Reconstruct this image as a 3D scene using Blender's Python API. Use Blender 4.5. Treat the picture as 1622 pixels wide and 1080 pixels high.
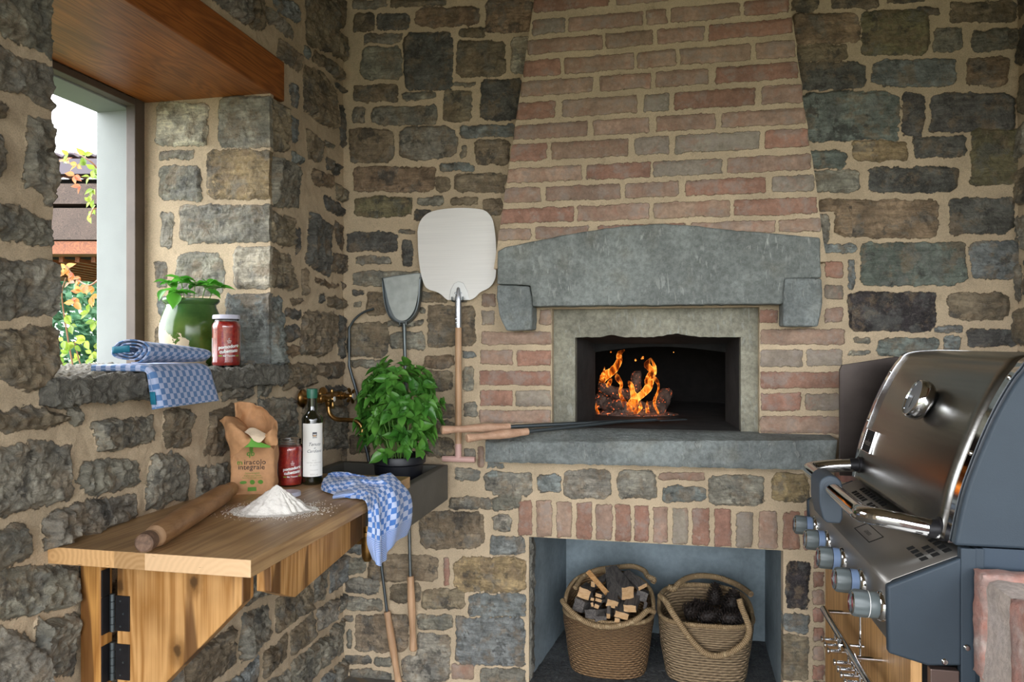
import bpy, bmesh, math, random
import numpy as np
from math import sin, cos, pi, radians, atan2, sqrt, exp
from mathutils import Vector, Matrix, noise as mnoise, Quaternion

S = bpy.context.scene
COL = S.collection
for _o in list(bpy.data.objects):
    bpy.data.objects.remove(_o)

# ---------------------------------------------------------------- camera
FPX = 1158.0                       # focal length in pixels of the 1622 px wide frame
YAW = atan2(239, FPX)
EYE = 1.32
cd = bpy.data.cameras.new('camera')
cam = bpy.data.objects.new('camera', cd)
COL.objects.link(cam)
cam.location = (0, 0, EYE)
cam.rotation_euler = (pi / 2, 0, YAW)
cd.sensor_width = 36
cd.lens = FPX / 1622 * 36
cd.shift_y = 5 / 1622
cd.clip_start = 0.02
S.camera = cam

# ---------------------------------------------------------------- world, sun, exposure
W = bpy.data.worlds.new('sky')
S.world = W
W.use_nodes = True
wn = W.node_tree
wn.nodes.clear()
wo = wn.nodes.new('ShaderNodeOutputWorld')
wb = wn.nodes.new('ShaderNodeBackground')
wb.inputs['Strength'].default_value = 1.0
wtc = wn.nodes.new('ShaderNodeTexCoord')
wsx = wn.nodes.new('ShaderNodeSeparateXYZ')
wr = wn.nodes.new('ShaderNodeValToRGB')
wr.color_ramp.elements[0].position = 0.48
wr.color_ramp.elements[0].color = (0.16, 0.17, 0.13, 1)
wr.color_ramp.elements[1].position = 0.52
wr.color_ramp.elements[1].color = (0.92, 0.95, 1.0, 1)
wm = wn.nodes.new('ShaderNodeMath')
wm.operation = 'MULTIPLY_ADD'
wm.inputs[1].default_value = 0.5
wm.inputs[2].default_value = 0.5
wn.links.new(wtc.outputs['Generated'], wsx.inputs[0])
wn.links.new(wsx.outputs['Z'], wm.inputs[0])
wn.links.new(wm.outputs[0], wr.inputs[0])
# added sky lobes that brighten the back wall (south) and window reveal (west)
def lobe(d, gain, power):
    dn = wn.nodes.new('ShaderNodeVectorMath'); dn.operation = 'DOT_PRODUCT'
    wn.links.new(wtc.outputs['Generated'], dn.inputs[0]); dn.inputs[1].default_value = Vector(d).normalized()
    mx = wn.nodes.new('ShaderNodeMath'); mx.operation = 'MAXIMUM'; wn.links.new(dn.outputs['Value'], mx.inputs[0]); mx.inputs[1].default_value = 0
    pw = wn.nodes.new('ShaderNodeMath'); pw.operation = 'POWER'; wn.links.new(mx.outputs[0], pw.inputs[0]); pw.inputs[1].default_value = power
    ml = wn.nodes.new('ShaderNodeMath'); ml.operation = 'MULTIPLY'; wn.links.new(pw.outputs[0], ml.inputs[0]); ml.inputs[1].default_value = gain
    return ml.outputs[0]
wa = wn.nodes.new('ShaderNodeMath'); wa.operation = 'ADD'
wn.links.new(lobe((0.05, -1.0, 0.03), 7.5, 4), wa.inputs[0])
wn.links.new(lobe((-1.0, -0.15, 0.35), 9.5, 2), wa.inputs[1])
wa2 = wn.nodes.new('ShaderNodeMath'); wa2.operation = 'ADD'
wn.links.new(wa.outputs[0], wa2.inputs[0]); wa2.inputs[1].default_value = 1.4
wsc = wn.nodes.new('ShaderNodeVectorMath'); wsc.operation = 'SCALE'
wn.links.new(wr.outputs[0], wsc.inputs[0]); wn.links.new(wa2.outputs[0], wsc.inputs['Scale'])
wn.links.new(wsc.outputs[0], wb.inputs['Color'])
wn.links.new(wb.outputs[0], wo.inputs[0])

sd_ = bpy.data.lights.new('sun', 'SUN')
sd_.energy = 3.0
sd_.angle = radians(3)
sd_.color = (1.0, 0.94, 0.84)
sun = bpy.data.objects.new('sun', sd_)
COL.objects.link(sun)
sun.rotation_euler = Vector((0.75, -0.55, -1.0)).to_track_quat('-Z', 'Y').to_euler()

S.view_settings.view_transform = 'Standard'
S.view_settings.look = 'None'
S.view_settings.exposure = 0.34
S.view_settings.gamma = 1
S.view_settings.use_curve_mapping = False
S.cycles.use_denoising = True
S.cycles.use_adaptive_sampling = True
S.cycles.adaptive_threshold = 0.015
S.cycles.max_bounces = 8
S.cycles.diffuse_bounces = 4
S.cycles.glossy_bounces = 4
S.cycles.transmission_bounces = 8
S.cycles.transparent_max_bounces = 12
S.cycles.sample_clamp_indirect = 6

# ---------------------------------------------------------------- photo measures -> places
def ray(u, v):
    a = (u - 811) / FPX
    return (-sin(YAW) + a * cos(YAW), cos(YAW) + a * sin(YAW), (545 - v) / FPX)
def on_x(u, v, x):
    d = ray(u, v); t = x / d[0]
    return Vector((x, t * d[1], EYE + t * d[2]))
def on_y(u, v, y):
    d = ray(u, v); t = y / d[1]
    return Vector((t * d[0], y, EYE + t * d[2]))
def on_z(u, v, z):
    d = ray(u, v); t = (z - EYE) / d[2]
    return Vector((t * d[0], t * d[1], z))
def on_c(u, v, c):
    d = ray(u, v)
    return Vector((c * d[0], c * d[1], EYE + c * d[2]))

YB = 2.72      # back wall
XL = -1.24     # left wall
XR = 1.155     # right wall
ZT = 2.78      # ceiling

# ---------------------------------------------------------------- colours and node materials
def lin(c):
    return tuple((x / 12.92 if x <= 0.04045 else ((x + 0.055) / 1.055) ** 2.4) for x in c)
def rgb(h):
    h = h.lstrip('#')
    return lin(tuple(int(h[i:i + 2], 16) / 255 for i in (0, 2, 4)))

class N:
    """small node-graph helper"""
    def __init__(s, name):
        s.m = bpy.data.materials.new(name)
        s.m.use_nodes = True
        s.t = s.m.node_tree
        s.t.nodes.clear()
        s.out = s.t.nodes.new('ShaderNodeOutputMaterial')
        s._tc = None
    def n(s, kind, **kw):
        nd = s.t.nodes.new('ShaderNode' + kind)
        for k, v in kw.items():
            setattr(nd, k, v)
        return nd
    def l(s, a, b):
        s.t.links.new(a, b)
    def put(s, sock, v):
        if hasattr(v, 'is_output') or isinstance(v, bpy.types.NodeSocket):
            s.l(v, sock)
        elif isinstance(v, (tuple, list)) and len(v) == 3 and sock.type == 'RGBA':
            sock.default_value = (*v, 1)
        else:
            sock.default_value = v
    def obj(s):
        if s._tc is None:
            s._tc = s.n('TexCoord')
        return s._tc.outputs['Object']
    def uv(s):
        if s._tc is None:
            s._tc = s.n('TexCoord')
        return s._tc.outputs['UV']
    def mapping(s, vec, scale=(1, 1, 1), rot=(0, 0, 0), loc=(0, 0, 0)):
        m = s.n('Mapping')
        s.l(vec, m.inputs[0])
        m.inputs['Scale'].default_value = scale
        m.inputs['Rotation'].default_value = rot
        m.inputs['Location'].default_value = loc
        return m.outputs[0]
    def noise(s, scale, detail=4, rough=0.55, vec=None, dist=0.0):
        t = s.n('TexNoise')
        s.l(vec if vec is not None else s.obj(), t.inputs['Vector'])
        t.inputs['Scale'].default_value = scale
        t.inputs['Detail'].default_value = detail
        t.inputs['Roughness'].default_value = rough
        t.inputs['Distortion'].default_value = dist
        return t.outputs['Fac']
    def ramp(s, fac, a, b, ca=0.0, cb=1.0):
        r = s.n('MapRange')
        r.interpolation_type = 'SMOOTHSTEP'
        s.put(r.inputs['Value'], fac)
        r.inputs['From Min'].default_value = a
        r.inputs['From Max'].default_value = b
        r.inputs['To Min'].default_value = ca
        r.inputs['To Max'].default_value = cb
        return r.outputs[0]
    def math(s, op, a, b=0.0, c=None):
        m = s.n('Math', operation=op)
        s.put(m.inputs[0], a); s.put(m.inputs[1], b)
        if c is not None: s.put(m.inputs[2], c)
        return m.outputs[0]
    def mix(s, f, a, b, mode='MIX'):
        m = s.n('Mix', data_type='RGBA', blend_type=mode)
        s.put(m.inputs[0], f)
        s.put(m.inputs[6], a); s.put(m.inputs[7], b)
        return m.outputs[2]
    def scale(s, col, f):
        m = s.n('VectorMath', operation='SCALE')
        s.put(m.inputs[0], col if not isinstance(col, tuple) else col)
        s.put(m.inputs[3], f)
        return m.outputs[0]
    def attr(s, name):
        a = s.n('Attribute', attribute_name=name)
        return a
    def bump(s, h, strength=0.5, dist=0.01, normal=None):
        b = s.n('Bump')
        b.inputs['Strength'].default_value = strength
        b.inputs['Distance'].default_value = dist
        s.l(h, b.inputs['Height'])
        if normal is not None: s.l(normal, b.inputs['Normal'])
        return b.outputs[0]
    def bsdf(s, col, rough=0.6, metal=0.0, normal=None, **kw):
        p = s.n('BsdfPrincipled')
        s.put(p.inputs['Base Color'], col)
        s.put(p.inputs['Roughness'], rough)
        s.put(p.inputs['Metallic'], metal)
        if normal is not None: s.l(normal, p.inputs['Normal'])
        for k, v in kw.items():
            s.put(p.inputs[k.replace('_', ' ')], v)
        s.l(p.outputs[0], s.out.inputs[0])
        s.p = p
        return s.m

def simple(name, col, rough=0.5, metal=0.0, var=0.0, vscale=20, bump=0.0, bscale=80, **kw):
    g = N(name)
    c = col
    if var:
        f = g.ramp(g.noise(vscale, 5), 0.3, 0.7, 1 - var, 1 + var)
        c = g.scale(col, f)
    nm = g.bump(g.noise(bscale, 5), bump, 0.004) if bump else None
    return g.bsdf(c, rough, metal, nm, **kw)

def masonry_mat():
    g = N('masonry')
    col = g.attr('col').outputs['Color']
    sdv = g.attr('sd').outputs['Fac']
    kind = g.attr('kind').outputs['Fac']
    shift = lambda a, b, c: g.mapping(g.obj(), loc=(a, b, c))
    edge = g.math('ADD', g.math('SUBTRACT', g.noise(70, 6, 0.7), 0.5), g.math('MULTIPLY', g.math('SUBTRACT', g.noise(14, 3), 0.5), 0.5))
    sd2 = g.math('MULTIPLY_ADD', edge, 0.022, sdv)
    mask = g.ramp(sd2, -0.0014, 0.0008)
    big = g.ramp(g.noise(9, 5, 0.65), 0.36, 0.64, 0.70, 1.25)
    mid = g.ramp(g.noise(30, 12, 0.72, dist=0.8), 0.34, 0.66, 0.72, 1.32)
    strata = g.ramp(g.noise(1.0, 6, 0.7, vec=g.mapping(g.obj(), scale=(10, 10, 75), rot=(0.15, 0.25, 0)), dist=0.8), 0.38, 0.62, 0.78, 1.2)
    st = g.scale(g.scale(col, big), g.math('MULTIPLY', mid, strata))
    tint = g.mix(g.ramp(g.noise(16, 6, 0.65), 0.50, 0.60, 0, 0.55), st, g.scale(rgb('#837058'), mid))
    cool = g.mix(g.ramp(g.noise(13, 6, 0.65, vec=shift(5, 3, 2)), 0.52, 0.62, 0, 0.5), tint, g.scale(rgb('#6e6f6a'), mid))
    cool = g.mix(g.ramp(g.noise(11, 6, 0.7, vec=shift(1, 8, 4)), 0.56, 0.62, 0, 0.65), cool, g.scale(rgb('#3c3b38'), mid))
    flecks = g.ramp(g.noise(48, 12, 0.8, dist=2.2), 0.57, 0.63, 0, 0.45)
    rough = g.mix(flecks, cool, rgb('#97928a'))
    veins = g.ramp(g.math('ABSOLUTE', g.math('SUBTRACT', g.noise(20, 8, 0.6, dist=2.5, vec=shift(7, 7, 1)), 0.5)), 0.0, 0.008, 0.35, 0)
    rough = g.mix(veins, rough, rgb('#b3aa9a'))
    # bricks keep their own colour with reddish and chalky blotches
    br = g.scale(g.scale(col, g.ramp(g.noise(9, 4, 0.6), 0.36, 0.64, 0.82, 1.15)), g.ramp(g.noise(60, 12, 0.75), 0.34, 0.66, 0.82, 1.16))
    br = g.mix(g.ramp(g.noise(17, 8, 0.7, dist=0.8), 0.52, 0.66, 0, 0.5), br, rgb('#a57661'))
    br = g.mix(g.ramp(g.noise(13, 8, 0.7, vec=shift(3, 1, 7)), 0.48, 0.62, 0, 0.6), br, rgb('#a0948a'))
    br = g.mix(g.ramp(g.noise(33, 10, 0.75, vec=shift(3, 5, 7)), 0.58, 0.66, 0, 0.5), br, rgb('#b3a79a'))
    stone = g.mix(kind, rough, br)
    fine = g.noise(330, 6, 0.75)
    mo = g.scale(rgb('#c3af92'), g.math('MULTIPLY', g.ramp(fine, 0.3, 0.7, 0.80, 1.2), g.ramp(g.noise(5, 6, 0.65), 0.35, 0.65, 0.88, 1.10)))
    mo = g.mix(g.ramp(g.noise(22, 8, 0.7, vec=shift(2, 2, 9)), 0.55, 0.68, 0, 0.35), mo, rgb('#8d7c66'))
    c = g.mix(mask, mo, stone)
    vo = g.n('TexVoronoi'); vo.feature = 'F1'
    wv = g.n('VectorMath', operation='MULTIPLY_ADD')
    nv = g.n('TexNoise'); g.l(g.obj(), nv.inputs['Vector']); nv.inputs['Scale'].default_value = 18; nv.inputs['Detail'].default_value = 4
    g.l(nv.outputs['Color'], wv.inputs[0]); wv.inputs[1].default_value = (0.07, 0.07, 0.07); g.l(g.obj(), wv.inputs[2])
    g.l(wv.outputs[0], vo.inputs['Vector']); vo.inputs['Scale'].default_value = 34
    hs = g.math('ADD', g.math('MULTIPLY', g.noise(26, 12, 0.66, dist=1.5), 1.5), g.math('MULTIPLY', vo.outputs['Distance'], 0.35))
    hb = g.math('ADD', g.math('MULTIPLY', g.noise(70, 10, 0.75), 0.55), 0.3)
    hs = g.math('ADD', g.math('MULTIPLY', hs, g.math('SUBTRACT', 1.0, kind)), g.math('MULTIPLY', hb, kind))
    hm = g.math('ADD', g.math('MULTIPLY', fine, 0.22), g.math('MULTIPLY', g.noise(60, 5), 0.18))
    h = g.math('ADD', g.math('MULTIPLY', g.math('SUBTRACT', hs, hm), mask), hm)
    h = g.math('ADD', h, g.math('MULTIPLY', mask, 0.15))
    nm = g.bump(h, 1.0, 0.009)
    return g.bsdf(c, g.ramp(mask, 0, 1, 0.95, 0.75), 0.0, nm)
M_WALL = masonry_mat()

def slab_mat(name, col, scratch=0.5, bump=0.5, dirscale=(1, 1, 1)):
    g = N(name)
    big = g.ramp(g.noise(5, 6, 0.65), 0.38, 0.62, 0.74, 1.15)
    mid = g.ramp(g.noise(60, 12, 0.78), 0.34, 0.66, 0.72, 1.25)
    c = g.scale(g.scale(col, big), mid)
    c = g.mix(g.ramp(g.noise(9, 3, vec=g.mapping(g.obj(), loc=(2, 0, 5))), 0.5, 0.75, 0, 0.4), c, g.scale(rgb('#7d7a6c'), mid))
    sv = g.mapping(g.obj(), scale=(95, 95, 22), rot=(0, 0.6, 0))
    sc = g.ramp(g.noise(1.0, 2, 0.5, vec=sv, dist=0.3), 0.60, 0.68, 0, 1)
    sv2 = g.mapping(g.obj(), scale=(60, 60, 20), rot=(0, -0.5, 0), loc=(3, 3, 3))
    sc = g.math('ADD', sc, g.ramp(g.noise(1.0, 2, 0.5, vec=sv2, dist=0.3), 0.62, 0.68, 0, 0.8))
    sc = g.math('MULTIPLY', sc, g.ramp(g.noise(8, 3), 0.40, 0.58, 0, 1))
    c = g.mix(g.math('MULTIPLY', sc, scratch), c, rgb('#a9aca6'))
    h = g.math('ADD', g.noise(70, 8, 0.7), g.math('MULTIPLY', sc, 0.5))
    h2 = g.math('ADD', h, g.math('MULTIPLY', g.noise(14, 4, vec=g.mapping(g.obj(), scale=(3, 3, 1))), 0.7))
    return g.bsdf(c, 0.82, 0, g.bump(h2, bump, 0.006))
M_SLAB = slab_mat('grey_sandstone', rgb('#7d827e'), 0.55, 0.5)
M_CHIS = slab_mat('chiselled_sandstone', rgb('#7f8583'), 0.35, 1.0)
M_SURR = slab_mat('warm_grey_stone', rgb('#8f8c7c'), 0.35, 0.6)

def rock_mat(name, col):
    g = N(name)
    r = g.noise(38, 8, 0.65, dist=1.5)
    c = g.scale(g.scale(col, g.ramp(g.noise(12, 4), .3, .7, .75, 1.25)), g.ramp(r, .3, .7, .6, 1.35))
    c = g.mix(g.ramp(g.noise(60, 8, 0.7, dist=2.0), 0.55, 0.68, 0, 0.6), c, rgb('#a19c8c'))
    return g.bsdf(c, 0.85, 0, g.bump(r, 1.0, 0.02))
M_SILL = rock_mat('rough_sill_stone', rgb('#7d7a70'))

def plaster(name, col, var=0.12):
    g = N(name)
    c = g.scale(col, g.math('MULTIPLY', g.ramp(g.noise(4, 6, 0.6), .3, .7, 1 - var, 1 + var), g.ramp(g.noise(40, 8, 0.7), .3, .7, 0.9, 1.1)))
    return g.bsdf(c, 0.9, 0, g.bump(g.noise(60, 6), 0.3, 0.004))
M_NICHE = plaster('bluish_plaster', rgb('#7f8c92'), 0.2)
M_CEIL = plaster('ceiling_plaster', rgb('#8a7a66'))
M_SLATE = rock_mat('dark_slate', rgb('#55585a'))
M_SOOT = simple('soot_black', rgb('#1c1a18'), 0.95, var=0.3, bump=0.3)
M_TUNNEL = simple('sooty_stone', rgb('#2e2c2a'), 0.9, var=0.4, vscale=9, bump=0.4)

def wood_mat(name, c1, c2, axis='x', scale=1.0, rough=0.45, rings=9.0, knots=False, contrast=1.0, streak=None):
    """grain runs along axis"""
    g = N(name)
    k = {'x': (1.2, 12, 12), 'y': (12, 1.2, 12), 'z': (12, 12, 1.2)}[axis]
    k = tuple(a * scale for a in k)
    v = g.mapping(g.obj(), scale=k)
    w = g.n('TexNoise'); g.l(v, w.inputs['Vector']); w.inputs['Scale'].default_value = 1.3
    w.inputs['Detail'].default_value = 2; w.inputs['Distortion'].default_value = 0.4
    ring = g.math('PINGPONG', g.math('MULTIPLY', w.outputs['Fac'], rings), 0.5)
    k2 = tuple(a * (3 if a < 5 else 22) * scale for a in {'x': (1, 12, 12), 'y': (12, 1, 12), 'z': (12, 12, 1)}[axis])
    fib = g.noise(1.0, 4, 0.7, vec=g.mapping(g.obj(), scale=k2))
    f = g.math('ADD', g.math('MULTIPLY', ring, 1.1 * contrast), g.math('MULTIPLY', g.ramp(fib, .3, .7), 0.45))
    c = g.mix(g.ramp(f, 0.05, 0.95), c1, c2)
    c = g.scale(c, g.ramp(g.noise(5, 3), .3, .7, .85, 1.15))
    if streak:
        ks = {'x': (1.0, 9, 9), 'y': (9, 1.0, 9), 'z': (9, 9, 1.0)}[axis]
        sn = g.noise(1.0, 3, 0.5, vec=g.mapping(g.obj(), scale=ks, loc=(4, 2, 1)), dist=0.6)
        c = g.mix(g.ramp(sn, 0.56, 0.60, 0, 0.85), c, streak)
    if knots:
        for kp in knots:                       # round knots at their places in the panel
            vd = g.n('VectorMath', operation='DISTANCE')
            g.l(g.mapping(g.obj(), scale=(1, 1, 0.62)), vd.inputs[0])
            q = kp - Vector((-1.24, 1.29, 0.865)); vd.inputs[1].default_value = (q.x, q.y, q.z * 0.62)
            dd = g.math('ADD', vd.outputs['Value'], g.math('MULTIPLY', g.math('SUBTRACT', g.noise(60, 4), .5), .012))
            c = g.mix(g.ramp(dd, 0.008, 0.030, 0.7, 0), c, g.scale(c2, 0.55))
            c = g.mix(g.ramp(dd, 0.004, 0.011, 0.85, 0), c, g.scale(c2, 0.18))
    return g.bsdf(c, rough, 0, g.bump(f, 0.12, 0.002))
M_LINTEL = wood_mat('orange_oak', rgb('#a8642c'), rgb('#7d441b'), 'y', 0.8, 0.42, 16)
M_BENCH = wood_mat('oak_top', rgb('#b8966a'), rgb('#967450'), 'y', 0.8, 0.40, 8)
M_BENCHEND = wood_mat('oak_end', rgb('#dcae7b'), rgb('#b88351'), 'x', 0.9, 0.5, 16)
KN = [on_y(307, 922, 1.385), on_y(191, 928, 1.385), on_y(281, 1032, 1.385), on_y(330, 1105, 1.385)]
M_PANEL = wood_mat('oak_panel', rgb('#c4965f'), rgb('#976833'), 'z', 0.7, 0.42, 12, knots=KN, streak=rgb('#54351a'))
M_POST = wood_mat('oak_post', rgb('#bd8a4a'), rgb('#8a5a28'), 'z', 0.8, 0.42, 12, streak=rgb('#5f3c1c'))
M_DOORW = wood_mat('oak_door', rgb('#b88f5e'), rgb('#8d6638'), 'z', 0.6, 0.45, 12)
M_ROLL = wood_mat('worn_beech', rgb('#a98058'), rgb('#8e6742'), 'y', 1.0, 0.45, 6)
M_BEECH = wood_mat('beech_handle', rgb('#c9a380'), rgb('#b38c68'), 'z', 1.3, 0.5, 4)
M_BEECHX = wood_mat('beech_handle_long', rgb('#c9a388'), rgb('#b48c70'), 'x', 1.3, 0.5, 4)
M_EXTW = wood_mat('weathered_beam', rgb('#5b493e'), rgb('#372b24'), 'y', 0.7, 0.7, 16)
M_EXTO = wood_mat('orange_beam', rgb('#9a5a32'), rgb('#6d3b1f'), 'y', 0.7, 0.6, 10)
M_LOGEND = wood_mat('split_log_wood', rgb('#c39764'), rgb('#a07343'), 'x', 2.0, 0.8, 8)
M_BARK = rock_mat('grey_bark', rgb('#5f5b57'))

# ---------------------------------------------------------------- mesh helpers
def tag(o, label=None, cat=None, group=None, kind=None):
    if label: o['label'] = label
    if cat: o['category'] = cat
    if group: o['group'] = group
    if kind: o['kind'] = kind
    return o
def thing(name, loc, label, cat, group=None, rz=0.0):
    o = bpy.data.objects.new(name, None)
    o.empty_display_size = 0.05
    COL.objects.link(o)
    o.location = loc
    o.rotation_euler = (0, 0, rz)
    return tag(o, label, cat, group)

def frame(d):
    d = Vector(d).normalized()
    a = Vector((0, 0, 1)) if abs(d.z) < 0.9 else Vector((1, 0, 0))
    s = d.cross(a).normalized()
    return s, s.cross(d).normalized(), d

class MB:
    def __init__(s):
        s.v, s.f, s.mi, s.uv = [], [], [], None
        s.cur = 0
    def add(s, vs, fs):
        o = len(s.v)
        s.v += [tuple(p) for p in vs]
        s.f += [tuple(i + o for i in f) for f in fs]
        s.mi += [s.cur] * len(fs)
        return s
    def box(s, x0, x1, y0, y1, z0, z1):
        vs = [(x, y, z) for z in (z0, z1) for y in (y0, y1) for x in (x0, x1)]
        return s.add(vs, [(0, 2, 3, 1), (4, 5, 7, 6), (0, 1, 5, 4), (2, 6, 7, 3), (0, 4, 6, 2), (1, 3, 7, 5)])
    def obox(s, c, a, b, d):
        """box with half-axis vectors a, b, d about c"""
        c, a, b, d = map(Vector, (c, a, b, d))
        vs = [c + i * a + j * b + k * d for k in (-1, 1) for j in (-1, 1) for i in (-1, 1)]
        return s.add(vs, [(0, 2, 3, 1), (4, 5, 7, 6), (0, 1, 5, 4), (2, 6, 7, 3), (0, 4, 6, 2), (1, 3, 7, 5)])
    def beam(s, p, q, w, h, up=(0, 0, 1)):
        p, q = Vector(p), Vector(q)
        d = (q - p) / 2
        sd = d.cross(Vector(up)).normalized()
        u = sd.cross(d).normalized()
        return s.obox((p + q) / 2, d, sd * w / 2, u * h / 2)
    def tube(s, pts, r, seg=14, cap=True, flat=1.0):
        pts = [Vector(p) for p in pts]
        n = len(pts)
        rr = r if isinstance(r, (list, tuple)) else [r] * n
        t = [(pts[min(i + 1, n - 1)] - pts[max(i - 1, 0)]).normalized() for i in range(n)]
        sx, sy, _ = frame(t[0])
        vs, fs = [], []
        for i in range(n):
            if i:
                q = t[i - 1].rotation_difference(t[i])
                sx = q @ sx
                sx = (sx - t[i] * sx.dot(t[i])).normalized()
            sy = t[i].cross(sx)
            for k in range(seg):
                a = 2 * pi * k / seg
                vs.append(pts[i] + rr[i] * (cos(a) * sx + flat * sin(a) * sy))
        for i in range(n - 1):
            for k in range(seg):
                k2 = (k + 1) % seg
                fs.append((i * seg + k, i * seg + k2, (i + 1) * seg + k2, (i + 1) * seg + k))
        if cap:
            fs.append(tuple(range(seg))[::-1])
            fs.append(tuple((n - 1) * seg + k for k in range(seg)))
        return s.add(vs, fs)
    def lathe(s, prof, seg=32, c=(0, 0, 0), axis=(0, 0, 1), fn=None):
        """prof: (radius, height) along axis"""
        sx, sy, d = frame(axis)
        if tuple(axis) == (0, 0, 1): sx, sy, d = Vector((1, 0, 0)), Vector((0, 1, 0)), Vector((0, 0, 1))
        c = Vector(c)
        vs, fs, rows = [], [], []
        for r, h in prof:
            if r < 1e-6:
                rows.append([len(vs)]); vs.append(c + d * h)
            else:
                row = []
                for k in range(seg):
                    a = 2 * pi * k / seg
                    rr = r * (fn(a, h) if fn else 1)
                    row.append(len(vs)); vs.append(c + rr * (cos(a) * sx + sin(a) * sy) + d * h)
                rows.append(row)
        for A, B in zip(rows[:-1], rows[1:]):
            for k in range(seg):
                k2 = (k + 1) % seg
                if len(A) == 1 and len(B) == 1: continue
                if len(A) == 1: fs.append((A[0], B[k2], B[k]))
                elif len(B) == 1: fs.append((A[k], A[k2], B[0]))
                else: fs.append((A[k], A[k2], B[k2], B[k]))
        return s.add(vs, fs)
    def prism(s, poly, ext):
        """poly: 3-D outline points, extruded along ext"""
        P = [Vector(p) for p in poly]
        e = Vector(ext); n = len(P)
        nrm = Vector((0, 0, 0))
        for i in range(n): nrm += P[i].cross(P[(i + 1) % n])
        if nrm.dot(e) > 0: P = P[::-1]
        vs = P + [p + e for p in P]
        fs = [tuple(range(n)), tuple(range(2 * n - 1, n - 1, -1))]
        fs += [((i + 1) % n, i, n + i, n + (i + 1) % n) for i in range(n)]
        return s.add(vs, fs)
    def grid(s, P, closed_u=False):
        """P[i][j] of points"""
        n, m = len(P), len(P[0])
        vs = [p for row in P for p in row]
        fs = []
        for i in range(n - 1):
            for j in range(m if closed_u else m - 1):
                j2 = (j + 1) % m
                fs.append((i * m + j, i * m + j2, (i + 1) * m + j2, (i + 1) * m + j))
        return s.add(vs, fs)
    def build(s, name, mat, parent=None, smooth=35, bevel=0.0, bseg=2, world=False, sub=0, solid=0.0, uvs=None):
        me = bpy.data.meshes.new(name)
        off = Vector((0, 0, 0))
        if world and parent is not None: off = Vector(parent.location)
        me.from_pydata([(p[0] - off.x, p[1] - off.y, p[2] - off.z) for p in s.v], [], s.f)
        mats = mat if isinstance(mat, (list, tuple)) else [mat]
        for m in mats: me.materials.append(m)
        if len(mats) > 1: me.polygons.foreach_set('material_index', s.mi)
        if uvs is not None:
            ul = me.uv_layers.new(name='UVMap')
            li = np.zeros(len(me.loops), dtype=np.int32)
            me.loops.foreach_get('vertex_index', li)
            ul.data.foreach_set('uv', np.asarray(uvs, dtype=np.float32)[li].ravel())
        me.update()
        if smooth:
            me.shade_smooth()
            me.set_sharp_from_angle(angle=radians(smooth))
        o = bpy.data.objects.new(name, me)
        COL.objects.link(o)
        if parent is not None: o.parent = parent
        if solid:
            md = o.modifiers.new('thickness', 'SOLIDIFY'); md.thickness = solid; md.offset = 0
        if bevel:
            md = o.modifiers.new('bevel', 'BEVEL'); md.width = bevel; md.segments = bseg
            md.limit_method = 'ANGLE'; md.angle_limit = radians(40)
            if smooth: md.harden_normals = False
        if sub:
            md = o.modifiers.new('sub', 'SUBSURF'); md.levels = sub; md.render_levels = sub
        return o

def rough_box(x0, x1, y0, y1, z0, z1, step=0.012, amp=0.006, freq=25, seed=0, edge=0.006):
    """box with chiselled, uneven faces"""
    bm = bmesh.new()
    nx, ny, nz = [max(1, int(round((b - a) / step))) for a, b in ((x0, x1), (y0, y1), (z0, z1))]
    V = {}
    def gv(i, j, k):
        if (i, j, k) not in V:
            p = Vector((x0 + (x1 - x0) * i / nx, y0 + (y1 - y0) * j / ny, z0 + (z1 - z0) * k / nz))
            on = (i in (0, nx)) + (j in (0, ny)) + (k in (0, nz))
            q = p * freq + Vector((seed * 7.1, seed * 3.3, 0))
            d = Vector(((-1 if i == 0 else 1 if i == nx else 0), (-1 if j == 0 else 1 if j == ny else 0), (-1 if k == 0 else 1 if k == nz else 0)))
            h = abs(mnoise.fractal(q, 0.9, 2.0, 4)) * 2 - 0.6
            if d.length: d.normalize()
            p = p + d * (amp * h) - d * (edge if on >= 2 else 0)
            V[(i, j, k)] = bm.verts.new(p)
        return V[(i, j, k)]
    for k in (0, nz):
        for i in range(nx):
            for j in range(ny):
                q = [gv(i, j, k), gv(i + 1, j, k), gv(i + 1, j + 1, k), gv(i, j + 1, k)]
                bm.faces.new(q if k else q[::-1])
    for j in (0, ny):
        for i in range(nx):
            for k in range(nz):
                q = [gv(i, j, k), gv(i + 1, j, k), gv(i + 1, j, k + 1), gv(i, j, k + 1)]
                bm.faces.new(q[::-1] if j else q)
    for i in (0, nx):
        for j in range(ny):
            for k in range(nz):
                q = [gv(i, j, k), gv(i, j + 1, k), gv(i, j + 1, k + 1), gv(i, j, k + 1)]
                bm.faces.new(q if i else q[::-1])
    mb = MB()
    bm.verts.ensure_lookup_table(); bm.verts.index_update()
    mb.add([v.co[:] for v in bm.verts], [tuple(v.index for v in f.verts) for f in bm.faces])
    bm.free()
    return mb

def catmull(ctrl, n):
    """smooth path through control points (any dimension)"""
    C = [np.array(c, float) for c in ctrl]
    C = [2 * C[0] - C[1]] + C + [2 * C[-1] - C[-2]]
    out = []
    m = len(C) - 3
    for i in range(n):
        t = i / (n - 1) * m
        k = min(int(t), m - 1); t -= k
        a, b, c, d = C[k:k + 4]
        out.append(0.5 * ((2 * b) + (c - a) * t + (2 * a - 5 * b + 4 * c - d) * t * t + (3 * b - a - 3 * c + d) * t ** 3))
    return out

def surf(ctrl, nu, nv):
    """smooth surface through a net of control points; returns rows of Vectors"""
    rows = [catmull(r, nv) for r in ctrl]
    cols = []
    for j in range(nv):
        cols.append(catmull([rows[i][j] for i in range(len(rows))], nu))
    return [[Vector(cols[j][i]) for j in range(nv)] for i in range(nu)]

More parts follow.
